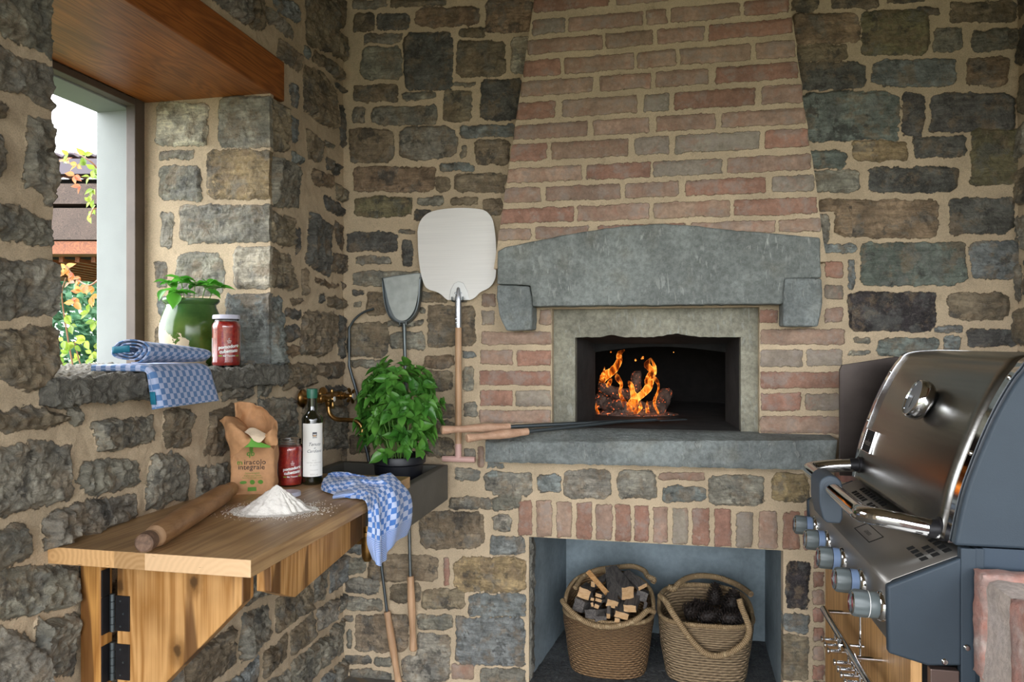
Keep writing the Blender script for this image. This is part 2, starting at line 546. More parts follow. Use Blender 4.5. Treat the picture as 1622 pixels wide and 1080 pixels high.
# ---------------------------------------------------------------- masonry height fields
_rt = {}
def vnoise(x, y, seed):
    if seed not in _rt:
        _rt[seed] = np.random.RandomState(seed).rand(256, 256) * 2 - 1
    T = _rt[seed]
    xi = np.floor(x).astype(int); yi = np.floor(y).astype(int)
    fx = x - xi; fy = y - yi
    fx = fx * fx * (3 - 2 * fx); fy = fy * fy * (3 - 2 * fy)
    a = T[xi & 255, yi & 255]; b = T[(xi + 1) & 255, yi & 255]
    c = T[xi & 255, (yi + 1) & 255]; d = T[(xi + 1) & 255, (yi + 1) & 255]
    return (a * (1 - fx) + b * fx) * (1 - fy) + (c * (1 - fx) + d * fx) * fy
def fbm(x, y, seed, oct=4, rough=0.5):
    s = 0; a = 1; t = 0
    for i in range(oct):
        s = s + a * vnoise(x * 2 ** i + 17.3 * i, y * 2 ** i + 9.1 * i, seed + i); t += a; a *= rough
    return s / t

PAL = {'g': '#8b8980', 'b': '#7d8486', 'd': '#5a5a58', 'n': '#807564', 'o': '#6e6a52', 't': '#9e8c6c',
       'l': '#b3aea0', 'x': '#3c383c', 'r': '#9e7a6c', 'p': '#a48c7e', 'q': '#968d84', 'w': '#857360', 'e': '#717b77'}
PALL = {k: np.array(rgb(v)) for k, v in PAL.items()}
BRICK = set('rpq')

def sd_poly(P, X, Y):
    n = len(P)
    d = np.full(X.shape, 1e9); s = np.ones(X.shape)
    for i in range(n):
        ax, ay = P[i]; bx, by = P[(i + 1) % n]
        ex, ey = bx - ax, by - ay
        wx, wy = X - ax, Y - ay
        t = np.clip((wx * ex + wy * ey) / (ex * ex + ey * ey + 1e-12), 0, 1)
        d = np.minimum(d, (wx - t * ex) ** 2 + (wy - t * ey) ** 2)
        c1 = Y >= ay; c2 = Y < by; c3 = ex * wy > ey * wx
        flip = (c1 & c2 & c3) | (~c1 & ~c2 & ~c3)
        s = np.where(flip, -s, s)
    return -s * np.sqrt(d)          # positive inside

def field(X, Y, stones, seed=1, warp=0.006, rnd=0.008):
    """stones: list of (poly [(x,y)...], code). returns sd, colour, kind, tilt"""
    rs = np.random.RandomState(seed)
    sd = np.full(X.shape, -0.05)
    col = np.tile(PALL['g'], X.shape + (1,)).astype(float)
    kind = np.zeros(X.shape)
    tilt = np.zeros(X.shape)
    wx = X + warp * fbm(X * 22, Y * 22, 11 + seed, 3) + warp * 0.4 * fbm(X * 90, Y * 90, 31 + seed, 2)
    wy = Y + warp * fbm(X * 22 + 50, Y * 22 + 9, 12 + seed, 3) + warp * 0.4 * fbm(X * 90 + 7, Y * 90 + 3, 37 + seed, 2)
    for poly, code in stones:
        P = np.array(poly, float)
        c = P.mean(0)
        mn, mx = P.min(0), P.max(0)
        r = min(rnd if code not in BRICK else rnd * 0.6, 0.18 * min(mx - mn))
        half = np.maximum(1e-3, 0.5 * (mx - mn))
        Q = c + (P - c) * (1 - r / half)
        m = 0.04
        sel = (X > mn[0] - m) & (X < mx[0] + m) & (Y > mn[1] - m) & (Y < mx[1] + m)
        if not sel.any(): continue
        ww = 1.35 if code not in BRICK else 0.55
        ax = X[sel] + (wx[sel] - X[sel]) * ww; ay = Y[sel] + (wy[sel] - Y[sel]) * ww
        s = sd_poly(Q, ax, ay) + r - (0.0018 if code in BRICK else 0.0005)
        base = PALL[code] * rs.uniform(0.85, 1.15) * (1 + rs.uniform(-0.02, 0.02, 3)) * np.array([1.05, 1.0, 0.91])
        tx, ty = rs.uniform(-1, 1, 2)
        cur = sd[sel]
        up = s > cur
        cur[up] = s[up]; sd[sel] = cur
        cc = col[sel]; cc[up] = base; col[sel] = cc
        kk = kind[sel]; kk[up] = 1.0 if code in BRICK else 0.0; kind[sel] = kk
        tt = tilt[sel]; tt[up] = (tx * (ax - c[0]) + ty * (ay - c[1]))[up] + rs.uniform(-1, 1) * 0.03; tilt[sel] = tt
    return sd, col, kind, tilt

def relief(X, Y, sd, kind, tilt, R=0.008, chis=0.004, seed=5, Rb=0.005, mort=0.0025):
    m = np.clip((sd + 0.002) / 0.014, 0, 1); m = m * m * (3 - 2 * m)
    rough = 1 - np.abs(fbm(X * 22 + 0.5 * fbm(X * 12, Y * 12, seed + 20, 2), Y * 30, seed, 6, 0.62)) * 3.0
    h_st = R + tilt * 0.10 * (R / 0.008) + chis * (rough - 0.4)
    h_br = Rb + tilt * 0.03 + 0.0010 * fbm(X * 60, Y * 60, seed + 3, 3)
    h = m * np.where(kind > 0.5, h_br, h_st)
    h += (1 - m) * (mort * fbm(X * 14, Y * 14, seed + 7, 4, 0.6))
    return h

def field_mesh(name, X, Y, H, sd, col, kind, put, keep=None, parent=None, skirt=None, extra=None):
    """put(X,Y,H) -> (x,y,z) arrays.  skirt: vector that closes the open borders backwards"""
    n, m = X.shape
    x, y, z = put(X, Y, H)
    V = np.stack([x, y, z], -1).reshape(-1, 3)
    idx = np.arange(n * m).reshape(n, m)
    F = np.stack([idx[:-1, :-1], idx[:-1, 1:], idx[1:, 1:], idx[1:, :-1]], -1)
    k = np.ones((n - 1, m - 1), bool) if keep is None else keep
    Fk = F[k]
    C = col.reshape(-1, 3); SD = sd.ravel(); K = kind.ravel()
    used = np.zeros(len(V), bool); used[Fk.ravel()] = True
    mp = -np.ones(len(V), int); mp[used] = np.arange(used.sum())
    V = V[used]; C = C[used]; SD = SD[used]; K = K[used]; Fk = mp[Fk]
    if skirt is not None:
        E = {}
        for a, b in ((0, 1), (1, 2), (2, 3), (3, 0)):
            e = Fk[:, [a, b]]
            key = np.sort(e, 1)
            for q, (p0, p1) in zip(map(tuple, key), e):
                E[q] = None if q in E else (p0, p1)
        bd = np.array([v for v in E.values() if v is not None])
        bv = np.unique(bd); m2 = {v: i + len(V) for i, v in enumerate(bv)}
        V = np.vstack([V, V[bv] + np.array(skirt)])
        C = np.vstack([C, C[bv]]); SD = np.concatenate([SD, SD[bv]]); K = np.concatenate([K, K[bv]])
        sf = np.array([(b, a, m2[a], m2[b]) for a, b in bd])
        Fk = np.vstack([Fk, sf])
    if extra is not None:                    # plain boxes behind the face (wall thickness; at the back, a light-blocking shell)
        ev = np.array(extra.v); ef = np.array(extra.f) + len(V)
        V = np.vstack([V, ev]); C = np.vstack([C, np.tile(PALL['g'], (len(ev), 1))])
        SD = np.concatenate([SD, np.full(len(ev), -0.05)]); K = np.concatenate([K, np.zeros(len(ev))])
        Fk = np.vstack([Fk, ef])
    me = bpy.data.meshes.new(name)
    me.vertices.add(len(V)); me.vertices.foreach_set('co', V.astype(np.float32).ravel())
    me.loops.add(len(Fk) * 4); me.loops.foreach_set('vertex_index', Fk.astype(np.int32).ravel())
    me.polygons.add(len(Fk)); me.polygons.foreach_set('loop_start', np.arange(0, len(Fk) * 4, 4, dtype=np.int32))
    me.update(calc_edges=True)
    a = me.attributes.new('col', 'FLOAT_COLOR', 'POINT')
    a.data.foreach_set('color', np.concatenate([C, np.ones((len(C), 1))], 1).astype(np.float32).ravel())
    a = me.attributes.new('sd', 'FLOAT', 'POINT'); a.data.foreach_set('value', SD.astype(np.float32))
    a = me.attributes.new('kind', 'FLOAT', 'POINT'); a.data.foreach_set('value', K.astype(np.float32))
    me.materials.append(M_WALL)
    me.shade_smooth()
    me.set_sharp_from_angle(angle=radians(60))
    o = bpy.data.objects.new(name, me)
    COL.objects.link(o)
    if parent is not None: o.parent = parent
    return o

def filler(stones, regions, seed, codes, hmin=0.05, hmax=0.12, wmin=0.07, wmax=0.26, gap=0.02):
    """more stones of the same wall where the photograph shows none in detail"""
    R = random.Random(seed)
    boxes = []
    for P, c in stones:
        xs = [p[0] for p in P]; ys = [p[1] for p in P]
        boxes.append((min(xs), min(ys), max(xs), max(ys)))
    out = []
    def free(a, b, c, d):
        return all(c < q[0] + 0.006 or a > q[2] - 0.006 or d < q[1] + 0.006 or b > q[3] - 0.006 for q in boxes)
    for (x0, y0, x1, y1) in regions:
        y = y0
        while y < y1 - 0.03:
            h = min(R.uniform(hmin, hmax), y1 - y)
            x = x0 - R.uniform(0, 0.1)
            while x < x1:
                w = R.uniform(wmin, wmax) * (0.6 + h / hmax * 0.5)
                cand = [(x, y, x + w, y + h)]
                if not free(*cand[0]):
                    cand = [(x, y, x + w / 2 - gap / 2, y + h), (x + w / 2 + gap / 2, y, x + w, y + h), ]
                for (a, b, c, d) in cand:
                    a = max(a, x0); c = min(c, x1)
                    if c - a > 0.03 and d - b > 0.022 and free(a, b, c, d):
                        j = lambda: R.uniform(-0.008, 0.008)
                        P = [(a + j(), b + j()), (c + j(), b + j()), (c + j(), d + j()), ((a + c) / 2 + j(), d + j()), (a + j(), d + j())]
                        out.append((P, R.choice(codes)))
                x += w + gap
            y += h + gap
    return out
# ================================================================ MASONRY: stones measured from the photograph
def boxes(txt, sc, ox, oy, pl):
    """'x0 y0 x1 y1 code' in a zoomed crop -> polygons on the wall"""
    out = []
    for ln in txt.replace('\n', ';').split(';'):
        t = ln.split()
        if not t: continue
        x0, y0, x1, y1 = [float(a) for a in t[:4]]
        px = [(ox + x / sc, oy + y / sc) for x, y in ((x0, y1), (x1, y1), (x1, y0), (x0, y0))]
        P = [pl(*p) for p in px]
        # chamfer the corners a little so no stone is a perfect box
        Q = []
        rr = random.Random(int(x0 * 7 + y0 * 3 + ox))
        for i in range(4):
            a, b, c = P[i - 1], P[i], P[(i + 1) % 4]
            k = rr.uniform(0.02, 0.16) if t[4] not in BRICK else 0.02
            Q.append((b[0] + (a[0] - b[0]) * k * 0.8, b[1] + (a[1] - b[1]) * k))
            Q.append((b[0] + (c[0] - b[0]) * k * 0.8, b[1] + (c[1] - b[1]) * k))
        out.append((Q, t[4]))
    return out
def polys(txt, pl):
    out = []
    for ln in txt.strip().splitlines():
        c, rest = ln.split(None, 1)
        v = [float(a) for a in rest.replace(',', ' ').split()]
        out.append(([pl(v[i], v[i + 1]) for i in range(0, len(v), 2)], c))
    return out

back = lambda u, v: (lambda p: (p.x, p.z))(on_y(u, v, YB))
ST = []
ST += boxes('''120 0 300 40 g;315 0 590 30 n;125 65 235 160 n;245 70 412 150 d;440 38 755 130 w;655 145 790 188 n
180 170 375 215 g;165 232 370 400 g;380 160 628 450 d;648 205 892 388 n;920 190 1015 370 l;765 400 975 605 d
120 430 352 512 n;372 462 545 498 g;630 412 740 432 g;578 455 720 608 n;120 540 188 625 g;220 535 545 628 g
108 648 330 820 n;360 635 645 800 g;665 628 935 688 b;668 725 698 800 g;737 705 912 830 n;562 820 735 860 b
130 840 540 962 w;543 885 615 968 n;633 875 893 968 n;132 990 420 1090 o;445 990 580 1030 g;612 993 755 1030 n;780 1000 875 1085 n
790 0 1030 170 w''', 3.176, 520, 0, back)
ST += boxes('''415 45 520 105 d;30 170 328 280 d;330 155 430 180 g;350 210 410 362 d;85 308 285 350 g;68 395 450 480 g
65 503 132 532 d;70 568 115 605 g;145 512 260 645 n;455 515 600 575 n;445 600 475 635 g;265 675 465 710 g
275 740 472 838 g;492 592 765 825 n;35 685 270 885 n;55 900 270 950 g;470 870 650 945 w;470 960 635 1080 n
700 855 770 893 b;700 930 760 1080 g;800 620 878 700 q;805 520 885 595 p''', 3.6, 540, 320, back)
ST += boxes('''1050 415 1165 540 g;820 425 975 555 n;700 575 970 690 n;720 730 975 890 n;1165 790 1225 975 p;1050 800 1150 915 g
970 985 1195 1085 g;1255 930 1404 985 b;1255 1010 1404 1090 b;75 700 240 850 n''', 5.4, 540, 560, back)
ST += boxes('''1150 695 1234 765 g;1010 790 1180 835 g;1195 785 1300 830 g;885 845 1150 1000 n;1185 860 1260 925 g''', 2.571, 320, 480, back)
ST += boxes('''1000 0 1122 78 b;985 120 1215 245 b;180 240 640 415 n;40 260 165 370 g;675 260 715 450 r;740 260 1215 485 t
30 400 255 500 g;30 525 280 605 g;320 430 520 555 n;525 470 810 595 n;835 500 1215 645 b;495 635 735 735 g
100 635 440 880 n;500 765 720 925 g;755 650 1210 970 b;25 645 80 685 g;40 730 75 855 g;30 905 195 965 g;215 915 335 970 g
55 1000 335 1110 g;400 915 710 1080 g;725 960 875 1060 p;920 990 1210 1100 g''', 4.153, 540, 820, back)
# right of the hood
ST += boxes('''190 0 350 70 n;425 -20 685 40 n;740 -30 960 10 n;905 38 1040 85 d;1090 10 1480 125 n;590 58 975 315 o;190 75 582 245 w
1000 160 1165 292 g;1220 170 1620 290 g;200 255 505 345 n;205 355 610 510 d;650 340 1130 495 b;1190 330 1430 485 w
220 520 805 800 e;820 530 950 775 d;985 530 1475 750 d;1215 735 1620 1050 o;540 805 855 915 t;890 780 1190 895 d
260 855 500 960 e''', 3.6, 1200, 0, back)
ST += boxes('''300 -35 578 88 g;630 -55 1140 85 d;350 125 475 195 w;440 130 1030 345 w;1085 120 1470 325 d;330 210 410 385 g
375 385 560 432 b;585 370 1190 622 e;1210 365 1620 582 b;512 470 552 640 b;520 660 1018 880 x;1085 660 1430 815 n
1015 850 1165 890 b;1190 865 1505 968 d;1060 910 1155 990 b;545 915 645 948 g;520 990 640 1018 g;680 915 1030 1025 e''', 3.6, 1200, 280, back)
ST_WALL = list(ST)
# brick piers and stones of the fireplace front
FP = boxes('''65 320 112 370 r;57 390 110 448 q;292 385 345 450 p;57 475 343 530 p;52 550 187 612 p;204 552 343 615 r
50 635 343 695 r;52 715 185 778 r;195 715 343 782 q;50 795 343 848 p;190 868 343 900 p
1190 385 1268 442 r;1455 378 1532 440 p;1455 190 1532 258 r;1455 285 1532 345 q;1195 465 1535 530 p
1192 550 1365 620 q;1380 548 1532 618 q;1193 640 1540 708 r;1193 725 1358 800 r;1375 728 1540 798 q;1193 820 1540 890 p''', 2.571, 740, 340, back)
FP += boxes('''0 25 195 135 g;215 35 330 120 b;340 12 562 148 g;595 18 780 148 g;790 25 1012 62 p;810 92 1020 165 b
1030 40 1290 185 g;1325 30 1510 165 t;0 140 95 205 g;0 228 92 300 g
120 155 190 325 r;210 155 285 330 p;303 165 380 335 p;398 168 475 340 r;490 175 570 345 p;585 175 660 352 r;673 182 745 356 r
763 185 833 360 p;858 192 932 366 q;950 195 1033 372 r;1055 198 1138 380 r;1158 212 1240 384 q;1265 208 1355 388 p;1380 210 1465 392 r
1480 210 1570 392 r;1395 450 1510 675 x;1390 695 1510 790 b;1375 800 1505 1020 n
1525 420 1580 480 r;1525 500 1580 570 r;1525 585 1580 655 p;1525 670 1580 740 r;1525 760 1580 830 r;1525 850 1580 920 p;1525 940 1580 1010 r''', 3.004, 780, 740, back)
ALLB = ST_WALL + FP
# not seen in the photograph (behind the bench, towards the corners)
ALLB += filler(ALLB, [(-1.24, -0.02, -0.50, 0.72), (-0.7, -0.02, -0.5, 0.15), (0.62, 0, 1.2, 1.25), (-1.24, 2.62, -0.5, 2.80), (0.46, 2.6, 1.2, 2.80), (0.42, -0.02, 0.62, 0.2)], 3, 'ggbnnd')

RES = 0.004
def mk_back():
    xs = np.arange(-1.26, 1.19, RES); zs = np.arange(-0.02, ZT + 0.02, RES)
    X, Z = np.meshgrid(xs, zs)
    sd, col, kind, tilt = field(X, Z, ALLB, 1, 0.0062, 0.009)
    H = relief(X, Z, sd, kind, tilt, 0.006, 0.0035, 5)
    cx = (X[:-1, :-1] + X[1:, 1:]) / 2; cz = (Z[:-1, :-1] + Z[1:, 1:]) / 2
    niche = (cx > -0.496) & (cx < 0.415) & (cz < 0.592 + 0.0 * cx) & (cz > 0.0)
    oven = (cx > -0.408) & (cx < 0.336) & (cz > 0.985) & (cz < 1.452)
    hidden = (cx > -0.45) & (cx < 0.42) & (cz > 1.56)           # behind the hood
    fp = (cx > -0.685) & (cx < 0.64) & (cz < 1.80)
    solid = ~(niche | oven | hidden)
    put = lambda a, b, h: (a, YB - h, b)
    ex = MB().box(-1.95, 1.6, 4.25, 4.35, -0.06, ZT).box(-0.85, -0.80, 2.76, 4.25, -0.06, ZT).box(0.80, 0.85, 2.76, 4.25, -0.06, ZT).box(-0.85, 0.85, 2.76, 4.25, ZT - 0.05, ZT).box(-0.85, 0.85, 2.80, 4.25, -0.06, -0.02)  # unseen shell added to keep sky light from leaking in
    o = field_mesh('wall_back', X, Z, H, sd, col, kind, put, solid & ~fp, extra=ex)
    o['kind'] = 'structure'
    return X, Z, H, sd, col, kind, put, solid & fp
_b = mk_back()
fire_root = thing('fireplace', (0, YB, 0), 'tall fireplace with tapering brick hood, grey stone mantel and wood store below', 'fireplace')
def shifted(parent, put):
    L = parent.location
    return lambda a, b, h: tuple(c - l for c, l in zip(put(a, b, h), L))
fr = field_mesh('brick_front', *_b[:6], shifted(fire_root, _b[6]), _b[7], fire_root, skirt=(0, 0.05, 0))

# ---- brick hood, tapering upwards, 8 cm proud of the wall
YH = 2.645
hood_pl = lambda u, v: (lambda p: (p.x, p.z))(on_y(u, v, YH))
HROWS = [(-48, 20, '130-495 525-780 800-1120 1140-1340'), (55, 127, '128-288 300-657 670-770 788-1117 1135-1350'),
 (150, 223, '105-465 478-705 722-950 968-1365'), (250, 330, '85-265 280-612 625-815 832-1170 1190-1380'),
 (350, 426, '70-418 448-695 715-968 1000-1395'), (453, 537, '50-240 270-628 660-782 803-1193 1218-1415'),
 (560, 635, '35-395 420-687 718-1002 1028-1430'), (655, 741, '15-200 218-588 615-780 805-1210 1232-1445'),
 (772, 846, '5-368 387-692 703-1035 1055-1455'), (868, 942, '-15-173 193-550 568-825 855-1240 1265-1470'),
 (968, 1044, '-30-330 345-687 703-1070 1088-1485'), (1066, 1125, '-45-125 145-400 440-860 880-1285 1300-1500')]
HB = []
_R = random.Random(4)
for k, (t, b, js) in enumerate(HROWS):
    zt = hood_pl(1000, t / 3)[1]; zb = hood_pl(1000, b / 3)[1]
    for j in js.split():
        neg = j.startswith('-'); a, c = j.lstrip('-').split('-')
        a = -float(a) if neg else float(a); c = float(c)
        vm = (t + b) / 6
        xa = hood_pl(800 + a / 3, vm)[0]; xc = hood_pl(800 + c / 3, vm)[0]
        code = _R.choice('rpprpppqpr')
        if (k, j) in ((5, '660-782'), (7, '805-1210'), (9, '1265-1470'), (7, '615-780')): code = 'q'
        HB.append(([(xa, zb), (xc, zb), (xc, zt), (xa, zt)], code))
zt0 = HB[0][0][2][1]
pitch = 0.0805
for k in range(1, 5):
    z0 = zt0 + 0.022 + (k - 1) * pitch
    x = -0.5 + _R.uniform(0, 0.1)
    while x < 0.5:
        w = _R.uniform(0.12, 0.27)
        HB.append(([(x, z0), (x + w, z0), (x + w, z0 + 0.058), (x, z0 + 0.058)], _R.choice('rprpq')))
        x += w + 0.016
def mk_hood():
    zs = np.arange(1.60, ZT + 0.01, RES); s = np.linspace(0, 1, 290)
    Sg, Z = np.meshgrid(s, zs)
    pl, pr = hood_pl(792, 360), hood_pl(1299, 360)
    ql, qr = hood_pl(846, 0), hood_pl(1250, 0)
    t = (Z - pl[1]) / (ql[1] - pl[1]); t2 = (Z - pr[1]) / (qr[1] - pr[1])
    xl = pl[0] + (ql[0] - pl[0]) * t; xr = pr[0] + (qr[0] - pr[0]) * t2
    xr = xr + 0.006 * fbm(Z * 14, Z * 0 + 3, 91, 3) + 0.004
    X = xl + (xr - xl) * Sg
    sd, col, kind, tilt = field(X, Z, HB, 21, 0.0045, 0.012)
    H = relief(X, Z, sd, kind, tilt, 0.006, 0.0035, 8, 0.0055)
    return field_mesh('brick_hood', X, Z, H, sd, col, kind, shifted(fire_root, lambda a, b, h: (a, YH - h, b)), None, fire_root, skirt=(0, 0.11, 0))
mk_hood()

# ---- mantel beam of grey sandstone with two corbels
YM = 2.625
P = lambda u, v, y=YM: on_y(u, v, y)
def rel(mb, root):
    L = root.location
    mb.v = [(a - L.x, b - L.y, c - L.z) for a, b, c in mb.v]
    return mb
def stone_prism(name, pts, y0, y1, mat, root, bev=0.006, jag=0.0015):
    # densify the outline and make it uneven
    Q = []
    n = len(pts)
    for i in range(n):
        a, b = Vector(pts[i]), Vector(pts[(i + 1) % n])
        m = max(1, int((b - a).length / 0.018))
        for k in range(m):
            p = a.lerp(b, k / m)
            if k: p += Vector((mnoise.noise(p * 40), 0, mnoise.noise(p * 40 + Vector((9, 0, 0))))) * jag * 2
            Q.append(p)
    mb = MB().prism([(p.x, y0, p.z) for p in Q], (0, y1 - y0, 0))
    return mb.build(name, mat, root, smooth=30, bevel=bev, world=True)
top = [(788, 398), (800, 391), (850, 381), (900, 371), (960, 361), (1010, 356), (1050, 354), (1095, 357), (1150, 363), (1220, 369), (1299, 376)]
out = [P(u, v) for u, v in top] + [P(1301, 440), P(1245, 441), P(1242, 481), P(845, 485), P(843, 484), P(840, 452), P(787, 450)]
stone_prism('mantel_beam', out, YM, 2.715, M_SLAB, fire_root)
stone_prism('corbel', [P(787, 451, 2.61), P(838, 453, 2.61), P(843, 490, 2.61), P(842, 522, 2.61), P(802, 524, 2.61), P(791, 500, 2.61), P(786, 470, 2.61)], 2.61, 2.715, M_CHIS, fire_root)
stone_prism('corbel', [P(1243, 441, 2.61), P(1302, 441, 2.61), P(1303, 480, 2.61), P(1296, 517, 2.61), P(1241, 516, 2.61), P(1241, 485, 2.61)], 2.61, 2.715, M_CHIS, fire_root)

# ---- hearth slab
def hearth():
    y0, y1 = 2.60, 2.775
    bl, br = on_y(768, 732, y0), on_y(1322, 746, y0)
    tl, tr = on_y(768, 699, y0), on_y(1327, 696, y0)
    nx, nz, ny = 90, 10, 12
    mb = MB()
    def nz3(p, s=1.0): return mnoise.fractal(Vector(p) * 45, 0.9, 2.0, 4) * 0.004 * s
    front = [[None] * (nz + 1) for _ in range(nx + 1)]
    for i in range(nx + 1):
        f = i / nx
        b_, t_ = bl.lerp(br, f), tl.lerp(tr, f)
        for k in range(nz + 1):
            p = b_.lerp(t_, k / nz)
            e = 0.006 if k in (0, nz) or i in (0, nx) else 0
            front[i][k] = Vector((p.x, y0 + e + nz3(p), p.z - (0.003 if k == nz else 0) + (nz3(p, 0.8) if k in (0, nz) else 0)))
    mb.grid(front)
    zi = 1.004
    topg = []
    for i in range(nx + 1):
        a = front[i][nz]
        row = []
        for j in range(ny + 1):
            t = j / ny
            z = a.z + (zi - a.z) * min(1, t * 1.8)
            row.append(Vector((a.x, a.y + (y1 - a.y) * t, z)))
        topg.append(row)
    mb.grid(topg)
    mb.grid([[front[i][0], Vector((front[i][0].x, y1, front[i][0].z))] for i in range(nx + 1)][::-1])
    for i in (0, nx):
        g = [[front[i][k], Vector((front[i][k].x, y1, front[i][k].z))] for k in range(nz + 1)]
        mb.grid(g if i else g[::-1])
    return mb.build('hearth_slab', M_CHIS, fire_root, smooth=50, world=True)
hearth()

# ---- oven mouth: recessed surround, splayed tunnel, dark chamber
def surround():
    yf = 2.765
    x0, x1, z0, z1 = -0.435, 0.365, 0.98, 1.48
    ox0, ox1, oz = -0.326, 0.277, 1.345
    mb = MB()
    n = 60
    # head with a crumbled lower edge
    poly = [(x0, oz)]
    head = [(x0, yf, z1), (x1, yf, z1)]
    low = []
    for i in range(n + 1):
        x = ox1 + (ox0 - ox1) * i / n
        low.append((x, yf, oz + 0.006 * abs(mnoise.noise(Vector((x * 30, 0, 0)))) + (0.010 * exp(-((x + 0.19) / 0.03) ** 2)) + 0.012 * exp(-((x - 0.05) / 0.05) ** 2)))
    mb.prism([(x1, yf, oz)] + low + [(x0, yf, oz), (x0, yf, z1), (x1, yf, z1)], (0, 0.06, 0))
    mb.prism([(x0, yf, z0), (ox0, yf, z0), (ox0, yf, oz), (x0, yf, oz)], (0, 0.06, 0))
    mb.prism([(ox1, yf, z0), (x1, yf, z0), (x1, yf, oz), (ox1, yf, oz)], (0, 0.06, 0))
    mb.build('oven_surround', M_SURR, fire_root, smooth=30, world=True)
    # tunnel
    t = MB()
    ya, yb_ = 2.82, 3.10
    A = [(ox0 - 0.002, 1.0), (ox1 + 0.002, 1.0), (ox1 + 0.002, oz + 0.012), (ox0 - 0.002, oz + 0.012)]
    B = [(-0.283, 1.0), (0.252, 1.0), (0.252, 1.320), (-0.283, 1.320)]
    for i in (1, 2, 3):
        a0, a1, b0, b1 = A[i], A[(i + 1) % 4], B[i], B[(i + 1) % 4]
        t.add([(a0[0], ya, a0[1]), (a1[0], ya, a1[1]), (b1[0], yb_, b1[1]), (b0[0], yb_, b0[1])], [(0, 1, 2, 3)])
    # inner frame ring around the chamber mouth
    t.box(-0.62, -0.283, yb_, yb_ + 0.03, 0.98, 1.55).box(0.252, 0.66, yb_, yb_ + 0.03, 0.98, 1.55)
    arch = [(-0.283, yb_, 1.55), (-0.283, yb_, 1.286)] + [(-0.283 + 0.535 * k / 12, yb_, 1.286 + 0.024 * sin(pi * k / 12)) for k in range(1, 12)] + [(0.252, yb_, 1.286), (0.252, yb_, 1.55)]
    t.build('oven_tunnel', M_TUNNEL, fire_root, smooth=0, world=True)
    MB().prism(arch, (0, 0.03, 0)).build('oven_arch', M_SOOT, fire_root, smooth=0, world=True)
    # floor of the oven
    MB().box(-0.62, 0.66, 2.77, 4.15, 0.985, 1.004).build('oven_floor', M_TUNNEL, fire_root, smooth=0, world=True)
    # domed chamber
    d = MB()
    rows = []
    for i in range(13):
        e = i / 12 * pi / 2
        rows.append([Vector((0.02 + 0.62 * cos(e) * cos(a), 3.64 + 0.52 * cos(e) * sin(a), 1.0 + 0.42 * sin(e))) for a in [2 * pi * k / 40 for k in range(40)]])
    # open towards the mouth
    d.grid(rows, closed_u=True)
    keep = []
    for f in d.f:
        c = sum((Vector(d.v[i]) for i in f), Vector()) / 4
        if not (c.y < 3.38 and -0.50 < c.x < 0.46): keep.append(f)
    d.f = keep; d.mi = [0] * len(keep)
    d.box(-0.66, 0.70, 3.10, 4.20, 1.50, 1.53)
    d.build('oven_chamber', M_SOOT, fire_root, smooth=40, world=True)
surround()

# ---- wood store niche under the arch
def niche():
    m = MB()
    A = [(-0.497, 0.02), (0.416, 0.02), (0.416, 0.64), (-0.497, 0.64)]
    B = [(-0.43, 0.03), (0.43, 0.03), (0.43, 0.64), (-0.43, 0.64)]
    def wall(i, j, n=12):
        a0, a1, b0, b1 = A[i], A[j], B[i], B[j]
        g = []
        for k in range(n + 1):
            f = k / n
            p0 = (a0[0] + (b0[0] - a0[0]) * f, a0[1] + (b0[1] - a0[1]) * f); p1 = (a1[0] + (b1[0] - a1[0]) * f, a1[1] + (b1[1] - a1[1]) * f)
            y = 2.765 + (3.30 - 2.765) * f
            g.append([Vector((p0[0] + (p1[0] - p0[0]) * q / n, y, p0[1] + (p1[1] - p0[1]) * q / n)) for q in range(n + 1)])
        m.grid(g)
    wall(1, 2); wall(2, 3); wall(3, 0)
    m.add([(B[0][0], 3.30, 0.02), (B[1][0], 3.30, 0.02), (B[2][0], 3.30, 0.64), (B[3][0], 3.30, 0.64)], [(0, 1, 2, 3)])
    m.build('niche_lining', M_NICHE, fire_root, smooth=0, world=True)
    rough_box(-0.52, 0.46, 2.70, 3.34, 0.0, 0.04, 0.02, 0.004, 9, 4).build('niche_floor', M_SLATE, fire_root, world=True)
    # broken inner edge of the left jamb
    rough_box(-0.500, -0.486, 2.722, 2.80, 0.04, 0.60, 0.010, 0.008, 18, 2).build('jamb_stone', M_SILL, fire_root, world=True)
niche()

